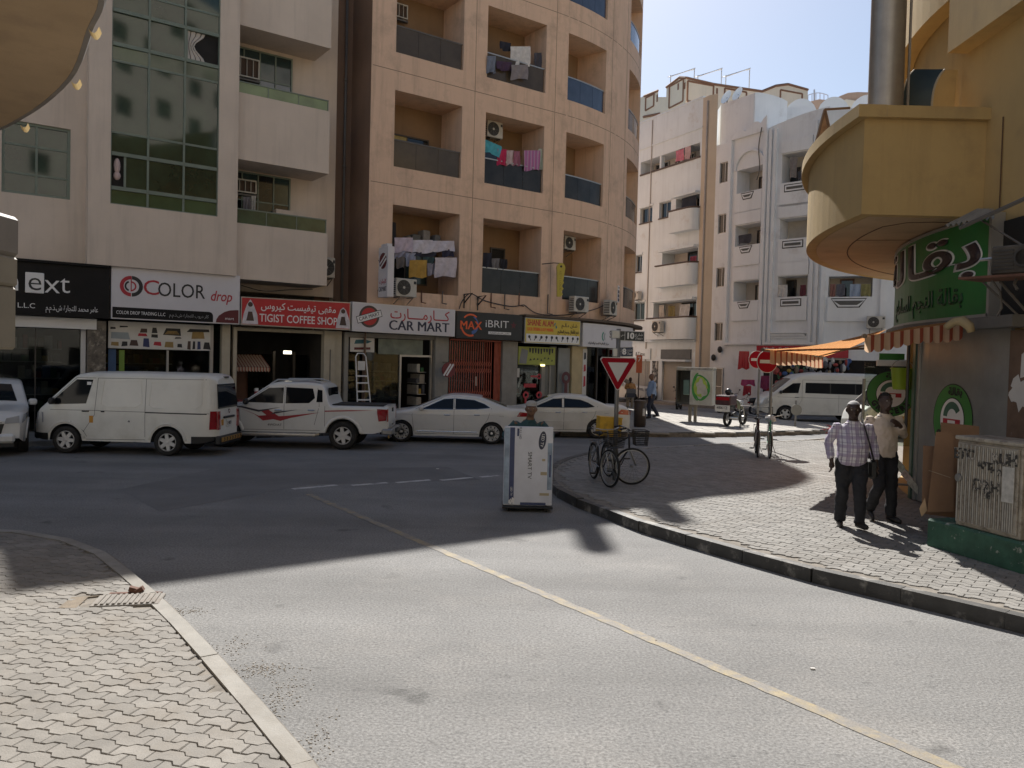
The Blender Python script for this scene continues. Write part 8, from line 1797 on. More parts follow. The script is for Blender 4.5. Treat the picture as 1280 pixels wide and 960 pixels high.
acF('outdoor air conditioner under the balcony of sheets, beside the blade sign', 508, 371, .55, w_=.8); acF('outdoor air conditioner above the yellow key shop sign', 727, 390, .5, w_=.85); acF('outdoor air conditioner on the curve above the blank white sign, topped by a small plate', 767, 394, .5, turn=.15, w_=.8)
acF('air conditioner hung inside the lowest right balcony above the dark door', 713, 312, -.75, w_=.7, h_=.55); acF('air conditioner above the turquoise towel in a middle balcony', 619, 172, -.7, w_=.72, h_=.62); acF('narrow outdoor unit on the beige wall below the green railed balcony', 410, 347, -.75, w_=.5, h_=.68)
def ac_window(label, px, py, d, w_=.72, h_=.45):
    s, z = szc(px, py, d); M = FM(s, d, z); t = wthing('window_air_conditioner', label, 'air conditioner', FT(s, d, z), 'window air conditioners'); mb = MB(); g = .04
    for b in ((-w_ / 2, -.06, 0, w_ / 2, .02, g), (-w_ / 2, -.06, h_ - g, w_ / 2, .02, h_), (-w_ / 2, -.06, g, -w_ / 2 + g, .02, h_ - g), (w_ / 2 - g, -.06, g, w_ / 2, .02, h_ - g)): mb.box(b[:3], b[3:], M=M)
    mb.build('frame', ACW, t); MB().box((-w_ / 2 + g, -.01, g), (w_ / 2 - g, .01, h_ - g), M=M).build('coil', mat('coil_brown', (.06, .035, .022), .7), t); mb = MB()
    for k in range(3): x = -w_ / 2 + w_ * (k + 1) / 4; mb.box((x - .01, -.05, g), (x + .01, -.012, h_ - g), M=M)
    mb.build('grille_bar', ACW, t); MB().box((-w_ / 2 - .03, -.02, -.09), (w_ / 2 + .03, .12, -.03), M=M).build('shelf', PGREY, t)
ac_window('brown faced window unit in the upper green railed balcony', 308, 97, -1.05, .8, .62); ac_window('window unit over hanging shirts in the lower green railed balcony', 306, 241, -1.05, .72, .42); ac_window('window unit at the top left corner of the highest tan balcony in view', 498, 22, -1.2, .7, .5)
# on the white building
s = SC.at(833); ac_outdoor('air conditioner mounted on the lowest rounded balcony of the cream wing', frame_at(SC.fm(s, .95, P(833, 416, SC.fm(s).y).z), SC.u), w_=.8, h_=.72); s = SC.at(823); ac_outdoor('air conditioner inside the ribbon balcony of the cream wing', frame_at(SC.fm(SC.at(832), -.5, RB[0] + .03), SC.u), w_=.7, h_=.55, bracket=False)
s = SW3.at(1092); ac_outdoor('air conditioner on the white wall right of the hung clothes', frame_at(SW3.fm(s, .5, P(1092, 411, SW3.fm(s).y).z), SW3.u), w_=.85, h_=.62); s = SC.at(797); ac_outdoor('air conditioner above the lowest window of the cream wing', frame_at(SC.fm(s, .45, P(797, 375, SC.fm(s).y).z), SC.u), w_=.7, h_=.55)

# ================================================================== laundry
CLM = {}
def cm(c): 
    k = 'cloth_%d_%d_%d' % tuple(int(x * 100) for x in c); return mat(k, c, .85, var=.18, scale=7)
def cloth(label, fn, m, nu=10, nv=8, seed=0, amp=.05):
    """fn(u, v) -> point on the flat cloth; folds are added across it"""
    rnd = random.Random(seed); a, b, c = rnd.uniform(8, 14), rnd.uniform(0, 6), rnd.uniform(2, 4); p = fn(.5, 0); t = wthing('laundry_cloth', label, 'laundry', p, 'laundry on the balconies'); nn = (fn(1, 0) - fn(0, 0)).cross(Vector((0, 0, 1))).normalized()
    mb = MB(); mb.grid(lambda u, v: fn(u, v) + nn * (amp * v ** .5 * math.sin(u * a + b + v * c)) + Vector((0, 0, -.03 * math.sin(u * 7 + b) * v)), nu * 2, nv); mb.build('cloth', m, t, smooth=True)
def cl(label, x0, y0, x1, y1, col, d=.08, slant=0, seed=None, m=None):
    sA, zA = szc(x0, y0, d); sB, zB = szc(x1, y0 + slant, d); _, zC = szc((x0 + x1) / 2, y1 + slant / 2, d); _, zM = szc((x0 + x1) / 2, y0 + slant / 2, d); h = zM - zC
    cloth(label, lambda u, v: FT(sA + (sB - sA) * u, d, zA + (zB - zA) * u - h * v), m or cm(col), seed=seed if seed is not None else int(x0 * 3 + y0))
cl('pinkish sheet at the left end of the sagging line over the blade sign', 493, 297, 516, 315, (.48, .40, .45)); cl('white sheet spread over the middle of the top line by the blade sign', 515, 300, 541, 316, (.56, .52, .56)); cl('white cloth at the right end of the top line by the blade sign', 540, 301, 568, 314, (.54, .50, .55))
cl('pale blue shirt hanging left under the white sheets', 494, 312, 512, 322, (.28, .28, .36), d=.02); cl('grey shorts hung low at the left under the white sheets', 495, 321, 506, 335, (.14, .12, .11), d=.03); cl('light blue trousers hung beside the mustard towel', 507, 316, 520, 332, (.30, .32, .42), d=.05); cl('row of dark socks and shirts on the second line', 514, 313, 545, 321, (.03, .03, .05), d=.01); cl('mustard yellow towel hanging below the white sheets', 512, 325, 534, 347, (.42, .25, .05), d=.14); cl('dark green shirt hanging right of the mustard towel', 529, 321, 543, 330, (.04, .07, .07), d=.05); cl('pale lilac towel on the rail in front of the lowest left balcony', 544, 322, 571, 346, (.52, .47, .50), d=.2); cl('blue grey cloth between the mustard and lilac towels', 534, 329, 545, 344, (.27, .26, .31), d=.08); cl('navy shirts at the right end of the second line', 552, 311, 567, 321, (.03, .03, .06), d=.03)
cl('turquoise towel slung diagonally in the middle balcony', 606, 174, 627, 189, (.07, .34, .40), slant=9, d=-.05); cl('crimson shirt on the rail of the middle balcony', 622, 186, 634, 206, (.45, .02, .08), d=-.04, slant=1); cl('white and red striped cloth beside the crimson shirt', 633, 188, 642, 206, (.5, .38, .37), d=-.04); cl('maroon striped cloth in the middle of the balcony rail', 642, 189, 650, 207, (.33, .12, .17), d=-.04)
PST = stripe_mat('pink_striped_towel', [(.40, .12, .28), (.30, .20, .34), (.48, .25, .38)], 'X', [.06, .03, .04]); cl('pink and purple striped towel at the right of the balcony rail', 655, 188, 675, 213, (0, 0, 0), d=-.04, m=PST); cl('pale green cloth at the right end of the balcony rail', 673, 186, 678, 212, (.38, .42, .34), d=-.05)
cl('large white towel hanging in the upper middle balcony', 638, 58, 663, 83, (.58, .55, .52), d=-.1); cl('black shirt hanging left of the large white towel', 625, 51, 639, 62, (.02, .02, .03), d=-.15, slant=3); cl('blue grey trousers over the left of the upper rail', 609, 70, 620, 91, (.17, .19, .24), d=.06); cl('dark purple shirt over the upper rail', 621, 76, 640, 87, (.06, .03, .06), d=.06, slant=2); cl('grey towel over the upper rail below the white towel', 639, 81, 660, 99, (.23, .20, .20), d=.07); cl('dark clothes hanging at the right of the upper middle balcony', 668, 66, 680, 86, (.07, .07, .09), d=-.3)
cl('black jacket hanging at the left of the balcony above the red gate', 604, 316, 615, 336, (.025, .025, .03), d=-.1); cl('grey trousers beside the black jacket', 615, 323, 625, 336, (.16, .15, .15), d=-.1); cl('black trousers at the right of the row above the red gate', 625, 324, 634, 337, (.02, .02, .025), d=-.1)
cl('white shirt hanging beneath the lower window unit', 293, 243, 297, 265, (.48, .46, .45), d=-.8); cl('grey shirt hanging beneath the lower window unit', 304, 246, 313, 264, (.20, .19, .21), d=-.8); cl('pale trousers hanging beneath the lower window unit', 314, 245, 320, 268, (.46, .45, .43), d=-.8)
def clw(label, seg, x0, y0, x1, y1, col, d=.0):
    a, b = seg.at(x0), seg.at(x1); Y = seg.fm((a + b) / 2).y; z1, z0 = P((x0 + x1) / 2, y0, Y).z, P((x0 + x1) / 2, y1, Y).z
    cloth(label, lambda u, v: seg.fm(a + (b - a) * u, d, z1 - (z1 - z0) * v), cm(col), 6, 5, seed=int(x0 + y0))
clw('pink cloth on the ribbon balcony of the cream wing', SC, 836, 187, 846, 201, (.50, .16, .22)); clw('pale pink cloth next to the pink one on the ribbon balcony', SC, 847, 183, 854, 199, (.48, .33, .34)); clw('row of dark shirts on the upper rounded balcony', SC, 845, 246, 863, 263, (.02, .025, .04)); clw('maroon cloth over the rail of the middle rounded balcony', SC, 858, 320, 866, 332, (.2, .03, .06)); clw('white cloth in the lowest rounded balcony', SC, 843, 380, 856, 397, (.5, .5, .5), -.2); clw('olive cloth in the lowest rounded balcony', SC, 829, 382, 838, 397, (.2, .16, .06), -.2); clw('pale cloth at the left of the lowest rounded balcony', SC, 818, 381, 824, 397, (.45, .42, .38), -.2)
clw('black and white shirts on the middle arched balcony', SW1, 917, 293, 933, 304, (.04, .04, .05)); clw('white sheet slung in the lowest balcony of the second bay', SW2, 967, 356, 980, 371, (.55, .53, .5)); clw('dark red cloth at the right of the second bay balcony', SW2, 996, 356, 1003, 370, (.12, .03, .04)); clw('tall grey folded frame cloth in the top balcony of the second bay', SW2, 978, 196, 987, 222, (.2, .18, .17)); clw('dark clothes on the rail of the top second bay balcony', SW2, 988, 213, 1003, 224, (.06, .06, .07))
for k, (xa, xb, c_, lab) in enumerate(((1033, 1040, (.24, .12, .1), 'brown shirt at the left of the row on the white wall'), (1041, 1052, (.1, .1, .12), 'charcoal shirt second from the left on the white wall'), (1058, 1071, (.28, .34, .44), 'light blue shirt in the row on the white wall'), (1072, 1084, (.24, .22, .09), 'olive towel at the right of the row on the white wall'))): clw(lab, SW3, xa, 355, xb, 371 - k % 2, c_, .02)

# ================================================================== hanging signs, cables and brackets of the tan block
BL0, BLA = szc(480, 370, .45); sS, zT = szc(474, 306, .2); sS2, zB = szc(474, 372, .2); t = wthing('blade_sign', 'white double sided blade sign with a round logo on the tan wall', 'sign', FT(sS, .5, zB)); fbox(MB(), FT, sS, sS + .24, .18, .86, zB, zT - .1, bev=.01).build('sign_case', SIGNW, t)
mb = MB(); fbox(mb, FT, sS + .03, sS + .21, .3, .74, zT - .1, zT); mb.build('sign_top', SIGNW, t); M = frame_at(FT(sS - .003, .52, (zB + zT) / 2 + .32), FN); mb = MB(); disc(mb, M, 0, 0, .27, .004); mb.build('logo', MAROON, t)
for k in (-.08, .08): mb = MB(); flat(mb, M, [(-.26, k - .16), (-.2, k - .2), (.26, k + .12), (.22, k + .18)], .008); mb.build('slash', INKW, t)
M = frame_at(FT(sS - .003, .52, zB + .52), FN); text('lettering', arabic('كارمارت'), CRIM, M, .14, t, width=.5); M = frame_at(FT(sS - .003, .52, zB + .26), FN); text('lettering', 'CAR MART', INKN, M, .16, t, width=.54); mb = MB()
for z in (zB + .25, zT - .5): mb.tube([FT(sS + .1, .0, z), FT(sS + .1, .2, z)], .03, 6)
mb.build('bracket', PGREY, t)
sK, zK0 = szc(700, 371, .55); _, zK1 = szc(703, 329, .55); t = wthing('key_sign', 'yellow key shaped hanging sign outside the lowest right balcony', 'sign', FT(sK, .5, zK0)); KY = mat('key_yellow', (.46, .38, .06), .5, var=.1); h = zK1 - zK0; M = frame_at(FT(sK, .55, zK0), (Vector((.94, .2, 0)))); pts = [(.17 * math.cos(a), h - .2 + .2 * math.sin(a)) for a in [(-.35 + k * (PI + .7) / 14) for k in range(15)]] + [(-.13, .25), (-.13, .0), (.02, -.0), (.10, .1), (.04, .2), (.12, .32), (.05, .42), (.13, .55), (.1, .62)]
mb = MB(); mb.prism(pts, -.05, .05, M=lambda p: M @ Vector((p.x, p.z, p.y))); mb.build('key_shape', KY, t); mb = MB(); disc(mb, M, .0, h - .14, .045, .054); mb.build('key_hole', INKB, t); M2 = M @ Matrix.Translation((-.02, -.052, h * .48)) @ Matrix.Rotation(PI / 2, 4, 'Y'); text('lettering', 'KEYS LOCK', KY if False else mat('key_olive', (.25, .2, .03), .5), M2, .08, t, width=.75, depth=.003); mb = MB(); mb.tube([FT(sK - .5, 0, zK1 - .04), FT(sK - .3, .5, zK1 - .02), FT(sK, .55, zK1 - .02)], .018, 5); mb.build('bracket', DARKF, t)
sP, zP = szc(773, 378, .62); _, zP1 = szc(773, 357, .62); t = wthing('small_plate', 'small white and blue plate standing on the corner air conditioner', 'sign', FT(sP, .6, zP)); M = FM(sP, .62, zP) @ Matrix.Rotation(.3, 4, 'Z'); h = zP1 - zP; MB().box((-.17, 0, 0), (.17, .02, h), M=M).build('plate', SIGNW, t)
for k, m_ in ((0, DBLUE), (1, INKN), (2, DBLUE)): MB().box((-.15, -.004, h * (.06 + .24 * k)), (.15, -.001, h * (.24 + .24 * k)), M=M).build('blue_band', m_, t)
text('lettering', 'TYPING', INKN, M @ Matrix.Translation((0, -.004, h * .87)), .06, t, width=.28, depth=.002)
def rope(label, pts, r=.018, m=BLACK): t = wthing('cable', label, 'cable', pts[0], 'loose cables on the facades'); mb = MB(); q = smooth_line3(pts); mb.tube(q, r, 5); mb.build('cable_run', m, t); return t
def smooth_line3(pts, n=6):
    pts = [Vector(p) for p in pts]; q = [pts[0] * 2 - pts[1]] + pts + [pts[-1] * 2 - pts[-2]]; out = []
    for i in range(1, len(q) - 2):
        for k in range(n): t_ = k / n; a, b, c, d = q[i - 1:i + 3]; out.append(.5 * (2 * b + (c - a) * t_ + (2 * a - 5 * b + 4 * c - d) * t_ * t_ + (3 * b - a - 3 * c + d) * t_ ** 3))
    return out + [pts[-1]]
def fp_(px, py, d=.06): s, z = szc(px, py, d); return FT(s, d, z)
rope('black cable sagging over the charcoal sign', [fp_(574, 386), fp_(578, 376), fp_(588, 367, .3), fp_(604, 375), fp_(622, 380), fp_(640, 383), fp_(655, 381)]); rope('black cable running from the yellow sign to the corner unit', [fp_(655, 381), fp_(672, 392), fp_(700, 394), fp_(725, 391), fp_(745, 386), fp_(762, 378, .4)]); rope('bundle of cables under the beige balcony', [FT(.3, -.2, 4.5), FT(.9, .1, 4.35), FT(1.7, .05, 4.45), FT(2.6, -.2, 4.55)], .014); rope('drooping cable on the white gable', [SW1.fm(SW1.at(944), .16, 15.4), SW1.fm(SW1.at(941), .16, 14.4), SW1.fm(SW1.at(943), .16, 13.2), SW1.fm(SW1.at(940), .16, 12.6)], .03, PGREY)
for k, (px, py) in enumerate(((580, 368), (597, 371))):
    s, z = szc(px, py, .0); t = wthing('bracket', 'black triangular steel bracket on the tan wall, %s of the pair above the charcoal sign' % ('left' if k == 0 else 'right'), 'bracket', FT(s, 0, z), 'bare brackets above the shop signs'); mb = MB(); mb.tube([FT(s, .02, z - .5), FT(s, .02, z), FT(s, .55, z + .02), FT(s, .05, z - .3)], .03, 5); mb.build('angle_iron', BLACK, t)
for k, (px, y0, y1) in enumerate(((527, 363, 378), (553, 364, 379), (614, 366, 384), (631, 368, 386), (649, 366, 382), (685, 368, 392))):
    s, za = szc(px, y0, .02); _, zb = szc(px, y1, .02); t = wthing('drain_spout', 'thin rusty drain spout on the tan wall, number %s from the left' % ('one two three four five six'.split()[k]), 'pipe', FT(s, 0, zb), 'drain spouts below the balconies'); mb = MB(); mb.tube([FT(s, .03, za), FT(s, .03, zb), FT(s + .02, .3, zb - .04)], .022, 5); mb.build('pipe', PGREY if k % 2 else RUST, t)
sx, zx = szc(494, 276, -1.3); t = wthing('storage_shelf', 'high shelf packed with boxes and bags over the hanging sheets', 'shelf', FT(6.7, -1.2, 6.5)); fbox(MB(), FT, 5.4, 8.0, -1.4, -.75, 6.42, 6.46).build('shelf_board', WRAIL, t); rnd = random.Random(2)
for k, (a, b, h, c_) in enumerate(((5.5, 5.95, .75, (.03, .03, .035)), (6.02, 6.36, .2, (.07, .12, .06)), (6.42, 6.55, .35, (.2, .19, .17)), (6.62, 6.95, .42, (.17, .17, .16)), (7.05, 7.35, .62, (.26, .25, .24)), (7.55, 7.8, .5, (.16, .17, .19)))):
    q = wthing('stored_box', ['black bag', 'low green box', 'slim grey jar', 'squat grey carton', 'tall pale water heater', 'blue grey carton'][k] + ' on the high shelf above the hanging sheets', 'box', FT((a + b) / 2, -1.1, 6.46), 'things stored on the high shelf'); mb = MB(); fbox(mb, FT, a, b, -1.3, -.85, 6.462, 6.46 + h, bev=.03); mb.build('body', cm(c_), q)
# ================================================================== people (facing -Y, feet on z = 0, 1.72 m tall)
SKD = mat('skin_dark', (.050, .028, .019), .5, var=.1, scale=9, world=False); SKB = mat('skin_brown', (.16, .085, .05), .5, var=.1, scale=9, world=False)
SHOE = mat('black_shoe', (.018, .015, .013), .4, world=False); TRK = mat('trousers_black', (.014, .014, .017), .8, var=.3, scale=5, world=False)
ftex = bpy.data.textures.new('folds', 'CLOUDS'); ftex.noise_scale = .085; ftex.noise_depth = 2
def fused(mb, name, m, parent, vox, fold=0.0, it=4):
    """one continuous surface out of overlapping limb volumes"""
    o = mb.build(name, m, parent, smooth=True); r = o.modifiers.new('fuse', 'REMESH'); r.mode = 'VOXEL'; r.voxel_size = vox; r.use_smooth_shade = True
    s_ = o.modifiers.new('soft', 'SMOOTH'); s_.iterations = it; s_.factor = .5
    if fold: d = o.modifiers.new('folds', 'DISPLACE'); d.texture = ftex; d.strength = fold; d.mid_level = .5; d.texture_coords = 'LOCAL'
    return o
def V(*a): return Vector(a)
def hand(mb, w, d, up, s=1.0, curl=.5, side=1):
    """palm, four fingers and a thumb; d points along the hand, up across the palm's back"""
    d = d.normalized(); b = d.cross(up).normalized(); up = b.cross(d).normalized(); c = w + d * .05 * s
    mb.tube([w, w + d * .03 * s, w + d * .085 * s], [(.018, .026), (.017, .038), (.013, .036)], 8)
    for k, (off, L) in enumerate(((-.028, .068), (-.009, .078), (.010, .072), (.027, .056))):
        p = w + d * .085 * s + b * off; q = p + (d - up * curl * .4).normalized() * L * .5; e = q + (d - up * curl * 1.5).normalized() * L * .5; mb.tube([p - d * .012, q, e], [.0105, .0095, .0078], 6)
    p = w + d * .03 * s - b * .03 * side; q = p - b * .024 * side + d * .03 - up * .01; mb.tube([p, q, q + d * .03 - up * .012], [.013, .011, .009], 6)
def human(label, loc, rz, H, J, skin, shirt, trouser, hair, vox, belly=0.0, sleeves=True, cap=None, width=1.0, fingers=True, group='people in the street'):
    k = H / 1.72; t = thing('person', label, 'person', loc, rz, group); t.scale = (k * width, k * width, k)
    g = lambda n: J[n]; hd = J['head']; W1 = width
    mb = MB(); nk = J['neck']; ch = V(0, 0, 1.28) + J['lean'] * .28; pv = V(0, 0, .93)
    mb.tube([pv - V(0, 0, .05), pv + V(0, 0, .1), ch, nk - V(0, 0, .07)], [(.10, .15), (.09 + belly * .4, .14), (.095, .15), (.06, .10)], 14); mb.tube([nk - V(0, 0, .08), nk, hd - V(0, -.01, .06)], [.062, .055, .055], 10)
    fd = J['face']; sd_ = fd.cross(V(0, 0, 1)).normalized()
    mb.ell(hd, (.077, .095, .112), 18, 12); mb.ell(hd + fd * .022 - V(0, 0, .07), (.056, .066, .058), 14, 8); mb.tube([hd + fd * .088 + V(0, 0, .015), hd + fd * .115 - V(0, 0, .022), hd + fd * .09 - V(0, 0, .034)], [.010, .016, .016], 8); mb.tube([hd + fd * .083 + V(0, 0, .03) - sd_ * .045, hd + fd * .093 + V(0, 0, .034), hd + fd * .083 + V(0, 0, .03) + sd_ * .045], .011, 6); mb.tube([hd + fd * .084 - V(0, 0, .062) - sd_ * .022, hd + fd * .094 - V(0, 0, .06), hd + fd * .084 - V(0, 0, .062) + sd_ * .022], .010, 6)
    for s in (-1, 1): mb.ell(hd + sd_ * (.079 * s) - fd * .008 - V(0, 0, .012), (.014, .022, .034), 8, 6)
    for s in 'lr':
        mb.tube([J['sh' + s], J['el' + s]], [.052, .040], 10); mb.tube([J['el' + s], J['wr' + s]], [.039, .026], 10)
        if fingers: hand(mb, J['wr' + s], J['hd' + s], J.get('up' + s, V(1 if s == 'r' else -1, 0, 0)), 1.0, .6, 1 if s == 'l' else -1)
        else: mb.ell(J['wr' + s] + J['hd' + s].normalized() * .07, (.03, .03, .07), 8, 6)
        mb.tube([J['hp' + s], J['kn' + s]], [.075, .05], 10); mb.tube([J['kn' + s], J['an' + s]], [.048, .036], 10); a = J['an' + s]; f = J['ft' + s]; mb.tube([a, a + V(0, 0, -.03) + f * .02, a + f * .12 - V(0, 0, .045)], [.035, .04, .03], 8)
    body = fused(mb, 'body', skin, t, vox)
    # shirt
    mb = MB(); hem = V(0, 0, .86) + J['lean'] * -.04
    mb.tube([hem, V(0, -belly * .3, .98), V(0, -belly * .45, 1.1) + J['lean'] * .1, ch, nk - V(0, 0, .115), nk - V(0, 0, .055)], [(.13 + belly * .3, .185), (.128 + belly * .7, .178), (.125 + belly * .7, .178), (.122, .186), (.085, .130), (.062, .070)], 20)
    for s in 'lr':
        mb.ell(J['sh' + s] + V(0, 0, -.028), (.052, .058, .05), 10, 8); e = J['el' + s]; w_ = J['wr' + s]
        mb.tube([J['sh' + s], J['sh' + s].lerp(e, .5), e], [.054, .058, .054], 12)
        if sleeves: mb.tube([e, e.lerp(w_, .5), e.lerp(w_, .86)], [.055, .05, .045], 12)
    sh = fused(mb, 'shirt', shirt, t, max(vox, .011), .032); mb = MB(); mb.lathe([(.066, 0), (.074, .012), (.064, .05)], 16, M=Matrix.Translation(nk - V(0, 0, .085)) @ Matrix.Rotation(.25, 4, 'X')); mb.build('collar', shirt, sh)
    # trousers and shoes
    mb = MB(); mb.tube([V(0, 0, .84), V(0, 0, .95), V(0, 0, 1.0)], [(.12, .165), (.12 + belly * .3, .17), (.115 + belly * .3, .165)], 16)
    for s in 'lr': a = J['an' + s]; mb.tube([J['hp' + s] + V(0, 0, .03), J['hp' + s].lerp(J['kn' + s], .5), J['kn' + s], J['kn' + s].lerp(a, .6), a + V(0, 0, -.015)], [.102, .094, .076, .068, .066], 14)
    fused(mb, 'trousers', trouser, t, max(vox, .012), .034)
    for s in 'lr': a = J['an' + s]; f = J['ft' + s]; mb = MB(); mb.tube([a - f * .06 - V(0, 0, .04), a + f * .03 - V(0, 0, .04), a + f * .13 - V(0, 0, .052), a + f * .19 - V(0, 0, .058)], [(.035, .036), (.042, .042), (.03, .045), (.018, .03)], 10); fused(mb, 'shoe', SHOE, t, .009)
    if hair: mb = MB(); mb.ell(hd - fd * .012 + V(0, 0, .022), (.081, .096, .098), 18, 12); o = mb.build('hair', hair, t, smooth=True); hz = o.data; bm = bmesh.new(); bm.from_mesh(hz); lo = hd.z + .055; bmesh.ops.delete(bm, geom=[v for v in bm.verts if v.co.z < lo - .1 * max(0, (v.co - hd).dot(-fd) / .09)], context='VERTS'); bm.to_mesh(hz); bm.free()
    for s in (-1, 1): mb = MB(); mb.ell(hd + fd * .083 + sd_ * (.032 * s) + V(0, 0, .012), (.012, .008, .008), 8, 6); mb.build('eye', mat('eye_white', (.3, .28, .26), .3), t)
    if cap: mb = MB(); mb.lathe([(.098, 0), (.1, .04), (.085, .095), (.04, .125), (0, .13)], 20, M=Matrix.Translation(hd + V(0, .012, .048)) @ Matrix.Diagonal((.84, 1.0, .66, 1))); mb.grid(lambda u, v: hd + V(0, .012, .056) + sd_ * ((u - .5) * .14) + V(0, -1, 0) * (.08 + v * .05 * math.sin(u * PI) ** .5) - V(0, 0, .008 * v), 10, 4); mb.build('cap', cap, t, smooth=True)
    return t
def pose(**k):
    J = dict(lean=V(0, 0, 0), neck=V(0, -.01, 1.49), head=V(0, -.025, 1.61), face=V(0, -1, 0), shl=V(.175, 0, 1.385), shr=V(-.175, 0, 1.385), ell=V(.225, .02, 1.13), elr=V(-.225, .02, 1.13), wrl=V(.235, -.05, .89), wrr=V(-.235, -.05, .89), hdl=V(0, -.1, -1), hdr=V(0, -.1, -1), hpl=V(.09, 0, .9), hpr=V(-.09, 0, .9), knl=V(.10, -.03, .48), knr=V(-.10, -.03, .48), anl=V(.10, .01, .085), anr=V(-.10, .01, .085), ftl=V(.15, -1, 0).normalized(), ftr=V(-.15, -1, 0).normalized())
    J.update(k); return J
def plaid(name):
    m = bpy.data.materials.new(name); m.use_nodes = True; n = m.node_tree.nodes; l = m.node_tree.links; b = n['Principled BSDF']; b.inputs['Roughness'].default_value = .85; tc = n.new('ShaderNodeTexCoord'); sx = n.new('ShaderNodeSeparateXYZ'); l.new(tc.outputs['Object'], sx.inputs[0]); col = None
    for ax, per, a0, a1, dark in ((0, .105, .0, .42, (.30, .24, .36)), (2, .12, .0, .36, (.32, .26, .38)), (0, .105, .62, .68, (.12, .09, .16)), (2, .12, .58, .63, (.12, .09, .16)), (0, .0525, .16, .22, (.15, .11, .19))):
        d = n.new('ShaderNodeMath'); d.operation = 'DIVIDE'; l.new(sx.outputs[ax], d.inputs[0]); d.inputs[1].default_value = per; f = n.new('ShaderNodeMath'); f.operation = 'FRACT'; l.new(d.outputs[0], f.inputs[0]); g_ = n.new('ShaderNodeMath'); g_.operation = 'GREATER_THAN'; l.new(f.outputs[0], g_.inputs[0]); g_.inputs[1].default_value = a0; h = n.new('ShaderNodeMath'); h.operation = 'LESS_THAN'; l.new(f.outputs[0], h.inputs[0]); h.inputs[1].default_value = a1; mm = n.new('ShaderNodeMath'); mm.operation = 'MULTIPLY'; l.new(g_.outputs[0], mm.inputs[0]); l.new(h.outputs[0], mm.inputs[1]); q = n.new('ShaderNodeMath'); q.operation = 'MULTIPLY'; q.inputs[1].default_value = .7; l.new(mm.outputs[0], q.inputs[0]); x = n.new('ShaderNodeMix'); x.data_type = 'RGBA'; l.new(q.outputs[0], x.inputs[0])
        if col is None: x.inputs[6].default_value = (.62, .60, .64, 1)
        else: l.new(col, x.inputs[6])
        x.inputs[7].default_value = dark + (1,); col = x.outputs[2]
    l.new(col, b.inputs['Base Color']); return m
# ---- the two men walking towards us on the right pavement
a = G(1066, 659, ZR); J = pose(face=V(-.12, -1, -.16).normalized(), head=V(-.01, -.05, 1.60), elr=V(-.27, .03, 1.14), wrr=V(-.245, -.06, .88), ell=V(.26, .05, 1.13), wrl=V(.275, -.04, .88), knr=V(-.11, -.06, .48), anr=V(-.12, -.02, .085), hpl=V(.085, 0, .9), knl=V(.06, -.20, .50), anl=V(.055, -.24, .10), ftl=V(.25, -1, .15).normalized())
p1 = human('white haired man in a purple plaid shirt walking with a black shoulder strap', (a.x, a.y + .12, ZR), math.radians(-9), (P(1066, 503, a.y + .1).z - ZR) * 1.015, J, SKD, plaid('plaid_shirt'), TRK, mat('white_hair', (.42, .41, .40), .9, var=.15, scale=40, world=False), .0095, belly=.07, width=1.12)
mb = MB(); mb.tube([V(.11, .02, 1.47), V(.10, -.11, 1.40), V(.14, -.175, 1.2), V(.20, -.16, .98), V(.24, -.06, .90)], [(.006, .02)] * 5, 6); mb.tube([V(.11, .02, 1.47), V(.14, .12, 1.35), V(.2, .12, 1.05), V(.24, .04, .9)], [(.006, .02)] * 4, 6); st_ = mb.build('shoulder_strap', TRIMB, p1); mb = MB(); mb.box((.19, -.07, .66), (.30, .12, .92), bev=.03); mb.build('shoulder_bag', TRIMB, p1)
a = G(1104, 652, ZR); J = pose(face=V(.05, -1, -.05).normalized(), ell=V(.27, .0, 1.15), wrl=V(.10, -.20, 1.30), hdl=V(-.75, -.25, .45), upl=V(0, -1, .3), knr=V(-.10, -.14, .5), anr=V(-.12, .05, .16), ftr=V(-.2, -.9, -.35).normalized(), knl=V(.10, -.05, .48), anl=V(.11, -.05, .085), elr=V(-.25, .03, 1.14), wrr=V(-.25, -.03, .89))
human('taller man in a cream shirt holding a hand to his collar behind the plaid shirt', (a.x, a.y + .1, ZR), math.radians(4), P(1107, 491, a.y + .1).z - ZR, J, SKD, mat('cream_shirt', (.50, .42, .33), .85, var=.1, scale=6, world=False), TRK, mat('dark_hair', (.012, .011, .010), .9, world=False), .0095, width=1.06)
# ---- man pushing the boxed television
bc = G(659, 640, 0); BY = bc.y
a = V(bc.x + .0, BY + .62, 0); hz_ = P(664, 501, a.y).z; J = pose(lean=V(0, -.25, 0), neck=V(.02, -.10, 1.47), head=V(.03, -.14, 1.60), face=V(-.05, -1, -.05).normalized(), shl=V(.18, -.07, 1.37), shr=V(-.18, -.07, 1.37), ell=V(.33, -.12, 1.18), elr=V(-.33, -.12, 1.18), wrl=V(.30, -.33, 1.12), wrr=V(-.30, -.33, 1.12), hdl=V(-.2, -1, 0), hdr=V(.2, -1, 0), upl=V(0, 0, 1), upr=V(0, 0, 1), knr=V(-.1, -.12, .48), anr=V(-.1, -.1, .085), anl=V(.1, .22, .10), knl=V(.1, .06, .5))
human('man in a grey cap and teal shirt pushing a tall television carton', tuple(a), 0, hz_ * 1.0, J, SKB, mat('teal_shirt', (.03, .075, .085), .85, var=.15, scale=6, world=False), TRK, mat('dark_hair', (0, 0, 0)), .011, width=1.13, cap=mat('grey_cap', (.36, .35, .33), .85, var=.15, scale=30, world=False))
